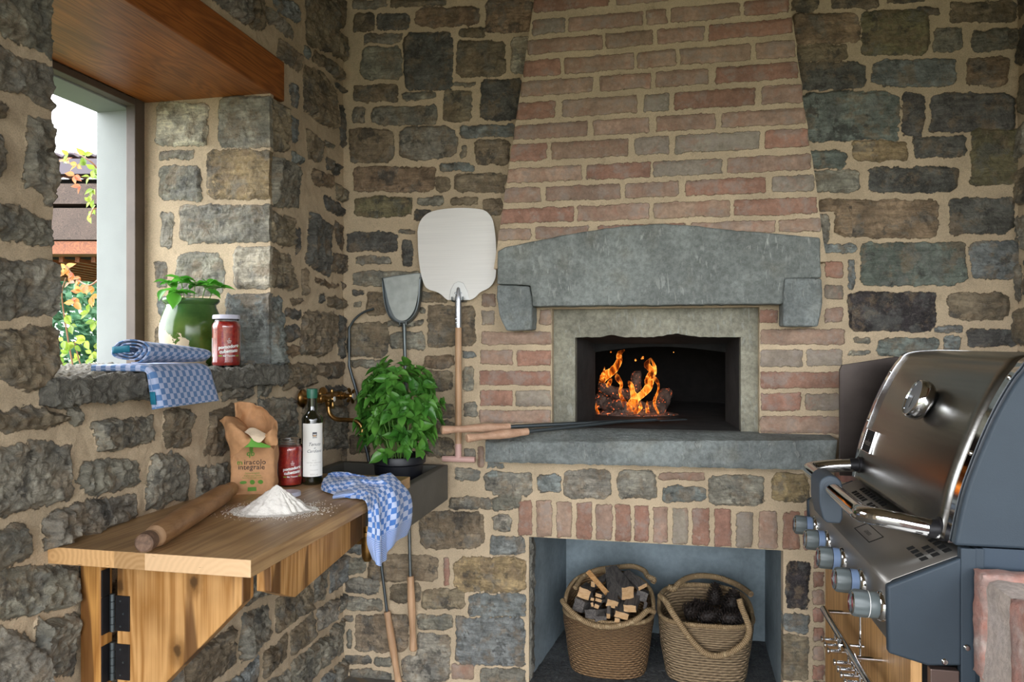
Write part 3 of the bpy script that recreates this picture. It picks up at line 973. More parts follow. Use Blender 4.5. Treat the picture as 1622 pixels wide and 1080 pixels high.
# ================================================================ LEFT WALL
left = lambda u, v: (lambda p: (p.y, p.z))(on_x(u, v, XL))
SL = polys('''g -60,-60 95,-60 93,85 88,93 55,68 0,42 -60,20
g -60,40 0,63 30,88 90,110 95,175 60,163 28,150 0,140 -60,118
n -30,158 18,168 18,190 -30,183
g 43,180 90,190 95,290 90,325 55,295 42,290
g -40,200 8,215 12,250 0,280 -40,275
g -60,305 0,317 20,322 75,345 92,355 90,395 40,385 0,375 -60,365
g -60,400 0,410 45,415 85,415 97,430 97,500 60,502 -60,507
n -60,525 0,525 60,518 97,520 95,575 70,620 20,615 0,580 -60,575
n -60,650 75,650 105,665 75,682 -60,680
g 110,645 132,650 132,670 108,672
g 5,705 60,700 118,705 118,790 80,800 0,820 -60,830 -60,715
g 148,672 190,664 248,663 250,703 155,715
n 263,650 307,650 307,705 265,713
n 335,655 372,640 372,712 325,725
g 138,735 170,730 228,730 228,770 135,785 130,760
g 240,725 290,716 300,735 305,790 237,812 237,760
g 315,742 365,730 365,775 315,800
g 73,822 120,795 220,785 225,820 75,870
g -60,845 0,840 45,825 60,850 57,880 0,905 -60,925
g -60,905 0,905 75,895 122,900 125,955 60,975 0,985 -60,990
g 60,985 125,975 125,1065 60,1090
g -60,1010 0,1000 45,1010 75,1040 70,1100 -60,1120
b 435,0 470,0 474,35 440,15
g 425,15 438,22 470,50 468,62 425,35
n 445,60 478,85 478,117 443,90
n 485,-5 525,-5 538,90 525,85 488,65
n 527,0 553,0 553,48 530,30
n 540,50 555,62 553,105 538,85
b 486,70 495,73 494,90 486,88
n 500,75 537,108 540,128 498,95
n 484,105 510,108 533,145 531,205 515,200 482,175
d 530,130 551,143 550,150 535,140
b 461,128 473,132 475,172 461,165
n 427,152 458,172 458,243 427,238
b 462,182 472,188 472,227 462,222
d 541,165 550,168 549,235 540,230
n 490,205 512,222 510,255 490,250
b 463,237 480,245 482,262 466,258
g 430,245 478,265 478,330 430,325
g 515,222 530,230 530,237 517,230
d 520,248 543,262 541,280 520,270
w 496,270 530,280 530,300 497,290
n 535,290 549,300 549,322 535,315
d 515,310 540,320 548,342 520,335
n 428,330 465,345 468,390 427,387
d 470,362 478,362 475,405 472,405
d 493,333 525,358 527,435 510,432 486,418
w 532,350 545,358 546,395 534,385
n 427,393 462,403 470,458 428,458
n 480,427 490,430 488,470 482,468
n 530,402 548,400 548,433 528,428
w 502,440 538,448 538,455 502,450
d 542,447 550,447 552,458 545,458
b 428,470 450,470 447,578 428,577
n 460,470 482,472 480,483 463,480
d 505,465 515,465 515,482 505,480
n 520,468 550,472 552,492 520,488
d 456,488 480,492 478,505 453,502
d 453,518 475,515 474,538 452,538
w 453,545 474,545 473,563 453,563
n 482,493 533,497 530,545 515,565 477,562
d 537,498 545,500 545,568 539,565
n 450,575 500,578 500,612 452,615
n 505,575 548,573 546,595 520,600 503,590
d 518,610 548,610 548,620 518,620
g 412,630 470,632 470,700 440,705 414,700
n 480,625 512,628 512,700 482,705
g 515,640 545,640 545,712 515,710''', left)
SL += filler(SL, [(0.35, -0.02, 2.75, 0.84), (1.9, 0.84, 2.75, 1.2), (0.35, 0.84, 0.98, 2.9), (0.98, 2.30, 2.36, 2.9)], 8, 'gggbnnn', 0.07, 0.15, 0.10, 0.30, 0.028)
def mk_left():
    ys = np.arange(0.0, 2.742, 0.004); zs = np.arange(-0.02, ZT + 0.02, 0.004)
    Y, Z = np.meshgrid(ys, zs)
    sd, col, kind, tilt = field(Y, Z, SL, 41, 0.009, 0.009)
    H = relief(Y, Z, sd, kind, tilt, 0.016, 0.0095, 45, mort=0.006)
    H -= 0.008
    cy = (Y[:-1, :-1] + Y[1:, 1:]) / 2; cz = (Z[:-1, :-1] + Z[1:, 1:]) / 2
    hole = (cy > 1.300) & (cy < 2.152) & (cz > 1.20) & (cz < 2.128)
    beam = (cy > 1.02) & (cy < 2.238) & (cz > 2.126) & (cz < 2.262)
    ex = MB()
    xo, xi = -1.87, -1.262
    ex.box(xo, xi, -0.4, 1.290, -0.02, ZT).box(xo, xi, 2.165, 2.80, -0.02, ZT).box(xo, xi, 1.290, 2.165, -0.02, 1.20).box(xo, xi, 1.290, 2.165, 2.275, ZT)
    o = field_mesh('wall_left', Y, Z, H, sd, col, kind, lambda a, b, h: (XL + h, a, b), ~(hole | beam), None, skirt=(-0.03, 0, 0), extra=ex)
    o['kind'] = 'structure'
mk_left()
# the lit reveal of the window
reveal = lambda u, v: (lambda p: (p.x, p.z))(on_y(u, v, 2.15))
SR = boxes('''248 163 330 232 l;347 152 440 235 g;252 240 308 253 g;328 238 440 315 t;252 263 320 318 g;284 325 440 385 g
256 335 275 392 g;278 400 356 470 g;370 392 440 457 l;246 413 265 457 g;355 465 440 578 b;250 470 275 500 b;244 520 262 560 n''', 1, 0, 0, reveal)
def mk_reveal():
    xs = np.arange(-1.735, -1.236, 0.004); zs = np.arange(1.20, 2.130, 0.004)
    X, Z = np.meshgrid(xs, zs)
    sd, col, kind, tilt = field(X, Z, SR, 61, 0.006, 0.008)
    H = relief(X, Z, sd, kind, tilt, 0.005, 0.004, 65)
    o = field_mesh('wall_left', X, Z, H, sd, col, kind, lambda a, b, h: (a, 2.15 - h, b), None, None, skirt=(0, 0.02, 0))
    o['kind'] = 'structure'
mk_reveal()

# lintel, window frame, stone surround, sill
lt = MB().box(-1.70, XL + 0.004, 1.03, 2.236, 2.128, 2.26).build('trim_1', M_LINTEL, None, bevel=0.004)
lt['kind'] = 'structure'
win = bpy.data.objects.new('window_1', None); COL.objects.link(win); win.location = (-1.72, 1.72, 1.25); win['kind'] = 'structure'
M_FRAME = simple('brown_window_frame', rgb('#5c5046'), 0.6, var=0.15, vscale=12, bump=0.15)
f = MB().box(-1.735, -1.700, 2.105, 2.15, 1.245, 2.15).box(-1.735, -1.700, 1.29, 2.105, 2.105, 2.128).box(-1.735, -1.700, 1.29, 1.33, 1.245, 2.105)
f.build('window_frame', M_FRAME, win, smooth=0, bevel=0.002, world=True)
M_JAMB = simple('pale_sawn_stone', rgb('#8b8f8c'), 0.8, var=0.05, vscale=6, bump=0.15, bscale=250)
f = MB().box(-1.868, -1.736, 2.128, 2.19, 1.2, 2.11).box(-1.868, -1.736, 1.20, 2.19, 2.10, 2.27).box(-1.868, -1.736, 1.22, 1.29, 1.2, 2.10)
f.build('stone_surround', M_JAMB, win, smooth=0, bevel=0.003, world=True)
rough_box(-1.92, -1.200, 1.262, 2.205, 1.192, 1.250, 0.006, 0.009, 28, 6, 0.004).build('window_sill', M_SILL, win, world=True, smooth=70)

# floor, ceiling, right wall
g = N('slate_floor')
vo = g.n('TexVoronoi'); g.l(g.obj(), vo.inputs['Vector']); vo.inputs['Scale'].default_value = 3; vo.feature = 'DISTANCE_TO_EDGE'
cc = g.mix(g.ramp(vo.outputs['Distance'], 0.02, 0.04), rgb('#7d705c'), g.scale(rgb('#77736b'), g.ramp(g.noise(9, 6), .3, .7, .7, 1.2)))
M_FLOOR = g.bsdf(cc, 0.7, 0, g.bump(g.noise(25, 6), 0.3, 0.005))
o = MB().box(-1.93, 3.4, -2.6, 3.4, -0.06, 0.0).build('floor', M_FLOOR, smooth=0); o['kind'] = 'structure'
o = MB().box(-1.93, 1.6, -2.2, 3.0, ZT, ZT + 0.12).build('ceiling', M_CEIL, smooth=0); o['kind'] = 'structure'
M_SHADE_BEAM = wood_mat('shade_beam_wood', rgb('#7b4a28'), rgb('#55301a'), 'x', 0.8, 0.6, 10)  # wood of the two added shading beams
o = MB().box(-1.93, 1.7, -1.35, -1.15, 2.27, ZT).build('shade_beam_rear', M_SHADE_BEAM, smooth=0, bevel=0.004); o['kind'] = 'structure'  # unseen beam added across the opening to shade the upper walls
o = MB().box(1.50, 1.70, -1.15, 1.74, 2.36, ZT).build('shade_beam_side', M_SHADE_BEAM, smooth=0, bevel=0.004); o['kind'] = 'structure'  # unseen side beam, likewise added to shade the upper walls
def mk_right():
    ys = np.arange(1.75, 2.75, 0.006); zs = np.arange(-0.02, ZT + 0.02, 0.006)
    Y, Z = np.meshgrid(ys, zs)
    st = filler([], [(1.75, 0, 2.75, 2.8)], 12, 'ggbnnd', 0.08, 0.15, 0.1, 0.3, 0.03)
    sd, col, kind, tilt = field(Y, Z, st, 71, 0.008, 0.014)
    H = relief(Y, Z, sd, kind, tilt, 0.010, 0.006, 75)
    ex = MB().box(XR + 0.03, XR + 0.40, 1.75, 2.80, -0.02, ZT)
    o = field_mesh('wall_right', Y, Z, H, sd, col, kind, lambda a, b, h: (XR - h, a, b), None, None, skirt=(0.03, 0, 0), extra=ex)
    o['kind'] = 'structure'
mk_right()
# ================================================================ THINGS ON THE LEFT
M_BRASS = simple('aged_brass', rgb('#a8824e'), 0.28, 1.0, var=0.25, vscale=40)
M_CHROME = simple('chrome', rgb('#d5d6d8'), 0.08, 1.0)
M_BLACKM = simple('black_iron', rgb('#1d1c1f'), 0.5, 0.3, var=0.2, vscale=40)
M_STEEL = simple('dull_steel', rgb('#7d8486'), 0.4, 0.9, var=0.15, vscale=15)
M_GALV = simple('galvanised_steel', rgb('#b4bab6'), 0.45, 0.5, var=0.12, vscale=25)
M_ROD = simple('grey_iron_rod', rgb('#5c6366'), 0.42, 0.8)
M_SOAP = simple('dark_soapstone', rgb('#5c5a53'), 0.6, var=0.12, vscale=8, bump=0.15)

# ---- bench
def end_grain():
    g = N('oak_end_grain')
    sx = g.n('SeparateXYZ'); g.l(g.obj(), sx.inputs[0])
    b = g.math('ADD', g.ramp(sx.outputs['X'], 0.1490, 0.1495), g.ramp(sx.outputs['X'], 0.2200, 0.2205))
    rx = g.math('FRACT', g.math('MULTIPLY_ADD', b, 0.377, 0.02))
    cx = g.math('ADD', g.math('MULTIPLY', b, 0.1515), g.math('MULTIPLY', rx, 0.15))
    dx = g.math('SUBTRACT', sx.outputs['X'], cx)
    dz = g.math('ADD', sx.outputs['Z'], g.math('MULTIPLY', g.math('SUBTRACT', rx, 0.2), 0.09))
    r = g.math('SQRT', g.math('ADD', g.math('MULTIPLY', dx, dx), g.math('MULTIPLY', g.math('MULTIPLY', dz, dz), 1.0)))
    r = g.math('ADD', r, g.math('MULTIPLY', g.noise(11, 5, 0.6), 0.035))
    ring = g.math('PINGPONG', g.math('MULTIPLY', r, 85), 0.5)
    c = g.mix(g.ramp(ring, 0.0, 0.5), rgb('#d6aa76'), rgb('#c79a66'))
    c = g.mix(g.math('MULTIPLY', g.ramp(b, 0.5, 0.6), g.ramp(b, 1.4, 1.5, 1.0, 0.0)), c, g.scale(c, 0.68))
    c = g.mix(g.ramp(b, 1.4, 1.5, 0.0, 0.55), c, rgb('#dfc09c'))
    c = g.mix(g.ramp(g.noise(40, 3, vec=g.mapping(g.obj(), scale=(0.6, 1, 3))), 0.68, 0.74, 0, 0.8), c, rgb('#5b3b20'))
    return g.bsdf(c, 0.5, 0, g.bump(ring, 0.15, 0.001))
M_END = end_grain()
TZ = 0.90
bench = thing('worktop_bench', (-1.24, 1.29, 0.865), 'thick oak worktop on a hinged triangular bracket below the window', 'worktop')
b = MB().box(-1.25, -0.785, 1.29, 2.205, 0.865, TZ)
b.mi = [0, 0, 1, 0, 0, 0]
b.build('worktop', [M_BENCH, M_END], bench, smooth=0, bevel=0.0015, world=True)
MB().box(-1.235, -1.183, 1.36, 1.395, -0.0, 0.864).build('post', M_POST, bench, smooth=0, bevel=0.003, world=True)
yp = 1.385
pp = [on_y(185, 897, yp), on_y(385, 900, yp), on_y(385, 955, yp), on_y(264, 1080, yp), on_y(200, 1147, yp), on_y(185, 1147, yp)]
pp[0].z = pp[1].z = 0.864
MB().prism([(p.x, yp, p.z) for p in pp], (0, 0.042, 0)).build('bracket_panel', M_PANEL, bench, smooth=0, bevel=0.003, world=True)
ap = MB().prism([(-0.822, 1.43, 0.864), (-0.822, 1.43, 0.789), (-0.822, 1.535, 0.742), (-0.822, 1.925, 0.778), (-0.822, 1.925, 0.864)], (-0.035, 0, 0))
ap.build('apron', M_PANEL, bench, smooth=0, bevel=0.002, world=True)
MB().box(-1.235, -0.83, 1.93, 1.96, 0.80, 0.864).build('cross_rail', M_POST, bench, smooth=0, bevel=0.002, world=True)
def zy(v, y, u=190): return on_y(u, v, y).z
for (ta, tb) in ((880 + 100 / 5.07, 880 + 300 / 5.07), (880 + 318 / 5.07, 880 + 600 / 5.07), (880 + 705 / 5.07, 880 + 990 / 5.07)):
    za, zb = zy(ta, yp), zy(tb, yp)
    h = MB()
    h.box(-1.184, -1.1805, 1.3615, 1.384, zb - 0.004, za + 0.0)             # leaf on the post
    if ta > 910: h.box(-1.165, -1.131, yp - 0.0035, yp, zb, za)               # leaf on the panel
    hg = h.build('hinge', M_BLACKM, bench, smooth=0, bevel=0.0006, world=True)
    k = MB()
    if ta > 910:
        zz = np.linspace(za + 0.004, zb - 0.002, 6)
        for q in range(5):
            k.tube([(-1.172, yp - 0.004, zz[q] - 0.0006), (-1.172, yp - 0.004, zz[q + 1] + 0.0006)], 0.0055, 12)
        o = k.build('hinge_barrel', M_ROD, bench, world=True)
        for q, (dx, t) in enumerate(((-1.152, 0.14), (-1.145, 0.5), (-1.152, 0.86))):
            MB().tube([(dx, yp - 0.0052, za + (zb - za) * t), (dx, yp - 0.003, za + (zb - za) * t)], 0.0022, 10).build('hinge_screw', M_ROD, bench, world=True)

# ---- rolling pin
a0 = on_z(227, 861, 0.925); a1 = on_z(362, 777, 0.9265)
d = (a1 - a0).normalized()
rp = thing('rolling_pin', a0, 'long worn wooden rolling pin lying across the worktop against the wall', 'rolling pin')
L = (a1 - a0).length + 0.03
prof = [(0, 0), (0.015, 0.0), (0.0185, 0.003), (0.020, 0.015), (0.0195, 0.028), (0.0175, 0.036), (0.0185, 0.042), (0.0225, 0.055), (0.0250, 0.075), (0.0258, 0.12), (0.0262, L * 0.5), (0.0258, L - 0.12), (0.025, L - 0.075), (0.0185, L - 0.042), (0.0175, L - 0.036), (0.020, L - 0.02), (0.0185, L - 0.003), (0.015, L), (0, L)]
MB().lathe(prof[7:13], 36, (0, 0, 0), d).build('roller', M_ROLL, rp, smooth=40)
M_WORN = simple('dark_worn_wood', rgb('#6d5443'), 0.7, var=0.35, vscale=90, bump=0.4)
MB().lathe(prof[:5], 36, (0, 0, 0), d).build('grip_end', M_WORN, rp, smooth=40)
MB().lathe(prof[4:8], 36, (0, 0, 0), d).build('neck', M_BEECH, rp, smooth=40)
MB().lathe(prof[12:], 36, (0, 0, 0), d).build('far_grip', M_ROLL, rp, smooth=40)

# ---- writing helper: the built-in letters as thin meshes
def text_pts(s, size=1.0, align='CENTER', shear=0.0, bold=0.0, spacing=1.0):
    cu = bpy.data.curves.new('tmp', 'FONT')
    cu.body = s; cu.size = size; cu.align_x = align; cu.shear = shear; cu.offset = bold; cu.space_character = spacing
    cu.resolution_u = 3
    o = bpy.data.objects.new('tmp', cu); COL.objects.link(o)
    dg = bpy.context.evaluated_depsgraph_get()
    me = o.evaluated_get(dg).to_mesh()
    bm = bmesh.new(); bm.from_mesh(me)
    bmesh.ops.triangulate(bm, faces=bm.faces[:])
    bmesh.ops.subdivide_edges(bm, edges=[e for e in bm.edges if e.calc_length() > size * 0.25], cuts=2)
    bmesh.ops.triangulate(bm, faces=bm.faces[:])
    vs = [(v.co.x, v.co.y) for v in bm.verts]; bm.verts.index_update()
    fs = [tuple(v.index for v in f.verts) for f in bm.faces]
    bm.free(); o.evaluated_get(dg).to_mesh_clear()
    bpy.data.objects.remove(o); bpy.data.curves.remove(cu)
    return vs, fs
def wobble(vs, a, k=60):
    return [(x + a * mnoise.noise(Vector((x * k, y * k, 0))), y + a * mnoise.noise(Vector((x * k, y * k, 5)))) for x, y in vs]
def flat_text(mb, s, size, x, z, y, **kw):
    """on a plane facing -y"""
    vs, fs = text_pts(s, size, **kw)
    vs = wobble(vs, size * 0.05, 3 / size)
    return mb.add([(x + a, y, z + c) for a, c in vs], fs)
def wrap_text(mb, s, size, ang, z, r, tilt=0.0, **kw):
    vs, fs = text_pts(s, size, **kw)
    vs = wobble(vs, size * 0.04, 3 / size)
    return mb.add([(r * sin(ang + a / r), -r * cos(ang + a / r), z + c + tilt * a) for a, c in vs], fs)

# ---- tomato jars
M_GLASS = N('clear_glass').bsdf((1, 1, 1), 0.02, 0, None, Transmission_Weight=1.0, IOR=1.45)
g = N('tomato_sauce')
c_ = g.mix(g.ramp(g.noise(90, 5, 0.6), 0.42, 0.62), rgb('#a3161a'), rgb('#c23a24'))
M_SAUCE = g.bsdf(c_, 0.35, 0, None, Coat_Weight=0.6, Coat_Roughness=0.06)
M_WHITE = simple('white_print', rgb('#f2f0ec'), 0.5)
M_GREENP = simple('green_print', rgb('#7fae3a'), 0.6)
M_LIDW = simple('lilac_white_lid', rgb('#c9c9d8'), 0.35)
def jar_lid(root, z, name='lid'):
    m = MB().lathe([(0, 0.0115), (0.030, 0.0115), (0.0335, 0.0105), (0.0350, 0.008), (0.0353, 0.0), (0.0338, 0.0), (0.0335, 0.008), (0, 0.0085)], 40, (0, 0, z))
    return m.build(name, M_LIDW, root, smooth=40)
def make_jar(loc, rz, label, lid, sc=1.0):
    root = thing('tomato_jar', loc, label, 'jar', 'jars of chopped tomatoes', rz)
    root.scale = (sc, sc, sc)
    o = [(0, 0.0), (0.030, 0.0), (0.0355, 0.002), (0.0378, 0.007), (0.038, 0.014), (0.0372, 0.020), (0.0372, 0.100), (0.0382, 0.106), (0.0378, 0.113), (0.0345, 0.120), (0.0322, 0.123), (0.0322, 0.127), (0.0332, 0.129), (0.0322, 0.131), (0.0332, 0.134), (0.0325, 0.137), (0.0325, 0.139), (0.0310, 0.139)]
    i = [(0.0302, 0.137), (0.0302, 0.124), (0.0330, 0.119), (0.0362, 0.112), (0.0366, 0.106), (0.0358, 0.100), (0.0358, 0.020), (0.036, 0.010), (0.034, 0.005), (0, 0.004)]
    MB().lathe(o + i, 48).build('glass', M_GLASS, root, smooth=50)
    fill = 0.121 if lid else 0.117
    MB().lathe([(0, 0.0045), (0.0335, 0.0055), (0.0356, 0.011), (0.0354, 0.020), (0.0354, 0.100), (0.0360, 0.106), (0.0357, 0.112), (0.0328 if fill > .118 else 0.034, min(fill, 0.117)), (0.028, fill), (0, fill)], 48).build('sauce', M_SAUCE, root, smooth=50)
    t = MB(); r = 0.0375
    wrap_text(t, 'pomodoro', 0.0125, 0.10, 0.051, r, 0.12, bold=0.0004)
    wrap_text(t, 'cubettato', 0.0125, 0.10, 0.039, r, 0.10, bold=0.0004)
    wrap_text(t, 'Bio Toscano', 0.0062, 0.12, 0.0285, r, 0.02, bold=0.0001)
    wrap_text(t, 'C', 0.007, 0.12, 0.072, r)
    for k, s_ in enumerate(('LOMBRICO', 'BIANCO')[:0]): pass
    for k in range(2):                                   # two tiny illegible lines under the emblem
        w = (0.30, 0.22)[k]; z = 0.0685 - k * 0.0045
        n = 9 - 2 * k
        for q in range(n):
            a0_, a1_ = 0.12 - w / 2 + w * q / n, 0.12 - w / 2 + w * (q + 0.7) / n
            t.add([(r * sin(a), -r * cos(a), zz) for a, zz in ((a0_, z), (a1_, z), (a1_, z + 0.0018), (a0_, z + 0.0018))], [(0, 1, 2, 3)])
    t.build('lettering', M_WHITE, root, smooth=0)
    t = MB()
    for q in range(14):
        a0_ = -1.32; z = 0.028 + q * 0.0036
        t.add([(r * sin(a), -r * cos(a), zz) for a, zz in ((a0_, z), (a0_ + 0.10, z), (a0_ + 0.10, z + 0.0022), (a0_, z + 0.0022))], [(0, 1, 2, 3)])
    t.build('side_print', M_WHITE, root, smooth=0)
    for a0_, a1_ in ((-0.62, -0.36), (0.60, 0.84)):
        N_ = 4; gg = MB()
        for q in range(N_):
            aa, ab = a0_ + (a1_ - a0_) * q / N_, a0_ + (a1_ - a0_) * (q + 1) / N_
            gg.add([(r * sin(a), -r * cos(a), zz) for a, zz in ((aa, 0.0290), (ab, 0.0290), (ab, 0.0315), (aa, 0.0315))], [(0, 1, 2, 3)])
        gg.build('green_dash', M_GREENP, root, smooth=0)
    gg = MB(); gg.add([(r * sin(a), -r * cos(a), zz) for a, zz in ((0.86, 0.050), (0.92, 0.0535), (0.92, 0.060), (0.86, 0.057))], [(0, 1, 2, 3)])
    gg.build('green_leaf_mark', M_GREENP, root, smooth=0)
    if lid: jar_lid(root, 0.1285)
    return root
def face_cam(p): return atan2(-p.x, p.y) * -1          # rz that turns local -y to the camera
def rz_to_cam(p): return atan2(-p[0], p[1])
jp = on_z(459, 768, TZ)
make_jar((jp.x, jp.y, TZ), rz_to_cam(jp) + 0.10, 'open glass jar of red tomatoes standing on the worktop beside the bottle', False)
js = on_c(358.5, 575, 2.20)
make_jar((js.x, js.y, 1.2515), rz_to_cam(js) + 0.08, 'closed tomato jar with white lid on the window sill', True, 1.12)
lp = on_z(456, 784.5, TZ)
lid_root = thing('jar_lid', (lp.x, lp.y, TZ + 0.0003), 'white screw lid lying on the worktop in front of the open jar', 'lid')
jar_lid(lid_root, 0.0, 'lid_disc')

# ---- oil bottle
bp = on_z(494.5, 766, TZ)
bt = thing('oil_bottle', (bp.x, bp.y, TZ), 'tall dark oil bottle with white label and green cap on the worktop', 'bottle', None, rz_to_cam(bp))
M_DKGL = N('dark_green_glass').bsdf(rgb('#15170c'), 0.04, 0, None, Coat_Weight=1.0, Specular_IOR_Level=0.7)
H_ = 0.286
MB().lathe([(0, 0.001), (0.026, 0.0), (0.0298, 0.004), (0.0305, 0.012), (0.0305, 0.192), (0.0296, 0.200), (0.0250, 0.207), (0.0175, 0.214), (0.0142, 0.222), (0.0138, 0.235), (0.0138, 0.262), (0, 0.262)], 44).build('glass', M_DKGL, bt, smooth=50)
M_CAP = simple('green_cap', rgb('#1f5a45'), 0.4, bump=0.2)
MB().lathe([(0.0, 0.258), (0.0155, 0.258), (0.0158, 0.263), (0.0158, 0.284), (0.0150, H_), (0, H_)], 36).build('cap', M_CAP, bt, smooth=40)
M_PAPER = simple('white_paper', rgb('#eeece6'), 0.7)
g0 = []
for i in range(2):
    g0.append([Vector((0.0308 * sin(a), -0.0308 * cos(a), (0.026, 0.184)[i])) for a in np.linspace(-1.05, 1.30, 25)])
MB().grid(g0).build('paper_label', M_PAPER, bt, smooth=40)
M_INK = simple('grey_ink', rgb('#4a4d55'), 0.7)
M_INKL = simple('pale_ink', rgb('#a8a49a'), 0.7)
t = MB()
wrap_text(t, 'Tenuta', 0.0135, 0.22, 0.118, 0.0311, shear=0.4)
wrap_text(t, 'di', 0.007, 0.22, 0.109, 0.0311, shear=0.4)
wrap_text(t, 'Cardiano', 0.0125, 0.22, 0.098, 0.0311, shear=0.4)
def patch(mb, a0, a1, z0, z1, r=0.0311):
    return mb.add([(r * sin(a), -r * cos(a), z) for a, z in ((a0, z0), ((a0 + a1) / 2, z0), (a1, z0), (a1, z1), ((a0 + a1) / 2, z1), (a0, z1))], [(0, 1, 4, 5), (1, 2, 3, 4)])
patch(t, 0.03, 0.45, 0.153, 0.158); patch(t, 0.03, 0.10, 0.146, 0.153); patch(t, 0.38, 0.45, 0.146, 0.153)
patch(t, 0.16, 0.20, 0.149, 0.153); patch(t, 0.27, 0.31, 0.149, 0.153)
for q in range(4): patch(t, 0.05 + q * 0.11, 0.11 + q * 0.11, 0.1405, 0.1445)
t.build('script_lettering', M_INK, bt, smooth=0)
t = MB()
wrap_text(t, 'EXTRA VERGINE', 0.0052, 0.18, 0.066, 0.0311, spacing=1.2)
wrap_text(t, 'OLIO', 0.0045, 0.20, 0.073, 0.0311, spacing=1.3)
wrap_text(t, 'DI OLIVA', 0.0045, 0.18, 0.059, 0.0311, spacing=1.3)
wrap_text(t, 'ITALIANO', 0.0045, 0.18, 0.044, 0.0311, spacing=1.3)
wrap_text(t, '0,5 L e', 0.008, 0.18, 0.030, 0.0311)
t.build('small_lettering', M_INKL, bt, smooth=0)
t = MB(); patch(t, 0.10, 0.38, 0.1455, 0.149, 0.0312)
t.build('emblem_bar', simple('orange_ink', rgb('#b98a55'), 0.7), bt, smooth=0)

# ---- flour bag
M_KRAFT_ = N('kraft_paper')
cr = M_KRAFT_.noise(26, 3, 0.5, dist=2.0)
M_KRAFT = M_KRAFT_.bsdf(M_KRAFT_.scale(rgb('#b98a60'), M_KRAFT_.ramp(M_KRAFT_.noise(60, 4), .3, .7, .92, 1.08)), 0.75, 0, M_KRAFT_.bump(cr, 0.5, 0.006))
M_BGREEN = simple('green_paper', rgb('#5f9b3a'), 0.7)
M_PRINTG = simple('bag_green_print', rgb('#55862a'), 0.7)
M_PRINTK = simple('bag_dark_print', rgb('#3a2c22'), 0.7)
g = N('flour')
M_FLOUR = g.bsdf(g.scale(rgb('#f4efe6'), g.ramp(g.noise(300, 4), .3, .7, .93, 1.0)), 0.95, 0, g.bump(g.noise(220, 5, 0.7), 0.5, 0.003))
fb = on_z(403, 779, TZ)
bag = thing('flour_bag', (fb.x, fb.y, TZ), 'torn open brown paper flour bag standing on the worktop', 'flour bag', None, radians(20))
w, dp, hh = 0.060, 0.034, 0.158
rows = []
n_h = 30
for i in range(n_h + 1):
    t = i / n_h; z = 0.0 + hh * t
    k = 1.0 - 0.05 * (1 - min(1, t * 8)) + 0.03 * sin(t * pi)
    row = []
    for q in range(64):
        a = 2 * pi * q / 64
        ca, sa = cos(a), sin(a)
        m_ = (abs(ca) ** 7 + abs(sa) ** 7) ** (-1 / 7)
        x, y = w * k * ca * m_, dp * (k if t < 0.8 else k - (t - 0.8) * 0.6) * sa * m_
        nn = mnoise.fractal(Vector((x * 28, y * 28, z * 22)), 0.8, 2, 4) * 0.0045 * min(1, t * 6 + 0.2)
        crease = 0.0025 * abs(mnoise.noise(Vector((x * 30 + z * 18, y * 20, 3)))) 
        row.append(Vector((x + nn * ca, y + (nn - crease) * sa, z)))
    rows.append(row)
m = MB().grid(rows, closed_u=True)
m.add([Vector((p.x, p.y, 0.0)) for p in rows[0]], [tuple(range(63, -1, -1))])
m.build('bag_body', M_KRAFT, bag, smooth=50)
# flour inside
m = MB(); m.add([Vector((p.x * 0.96, p.y * 0.94, hh - 0.012 + 0.004 * mnoise.noise(p * 60))) for p in rows[-3]] + [Vector((0, 0, hh - 0.002))], [(q, (q + 1) % 64, 64) for q in range(64)])
m.build('flour_inside', M_FLOUR, bag, smooth=50)
bm_inv = Matrix.Rotation(-radians(20), 4, 'Z') @ Matrix.Translation(-Vector((fb.x, fb.y, TZ)))
def local(rows_, inv): return [[inv @ p for p in r] for r in rows_]
def sheet(name, ctrl, mat, root, inv, nu=28, nv=28, wr=0.0025, fr=30, solid=0.0006, uvscale=None, sd=0):
    C = [[on_c(*p) for p in r] for r in ctrl]
    G = surf(C, nu, nv)
    for i in range(nu):
        for j in range(nv):
            p = G[i][j]
            G[i][j] = p + Vector((mnoise.noise(p * fr + Vector((sd, 0, 0))), mnoise.noise(p * fr + Vector((5 + sd, 0, 0))), mnoise.noise(p * fr + Vector((0, 9, sd))))) * wr
    G = local(G, inv)
    uv = None
    if uvscale: uv = [(i / (nu - 1) * uvscale[0], j / (nv - 1) * uvscale[1]) for i in range(nu) for j in range(nv)]
    return MB().grid(G).build(name, mat, root, smooth=70, solid=solid, uvs=uv)
sheet('raised_flap', [[(375, 712, 1.98), (390, 700, 2.03), (418, 704, 2.03), (436, 712, 1.96)],
                      [(374, 680, 2.00), (392, 672, 2.05), (420, 676, 2.04), (440, 684, 1.95)],
                      [(373, 655, 2.01), (392, 652, 2.055), (420, 655, 2.04), (439, 668, 1.965)],
                      [(372, 636, 2.02), (392, 637, 2.05), (416, 646, 2.03), (434, 664, 1.98)]], M_KRAFT, bag, bm_inv, wr=0.006, fr=34)
sheet('right_flap', [[(436, 668, 1.965), (439, 690, 1.94), (438, 706, 1.93)],
                     [(428, 680, 1.925), (428, 694, 1.92), (430, 706, 1.925)],
                     [(418, 690, 1.935), (420, 700, 1.93), (427, 708, 1.93)]], M_KRAFT, bag, bm_inv, wr=0.004, fr=40)
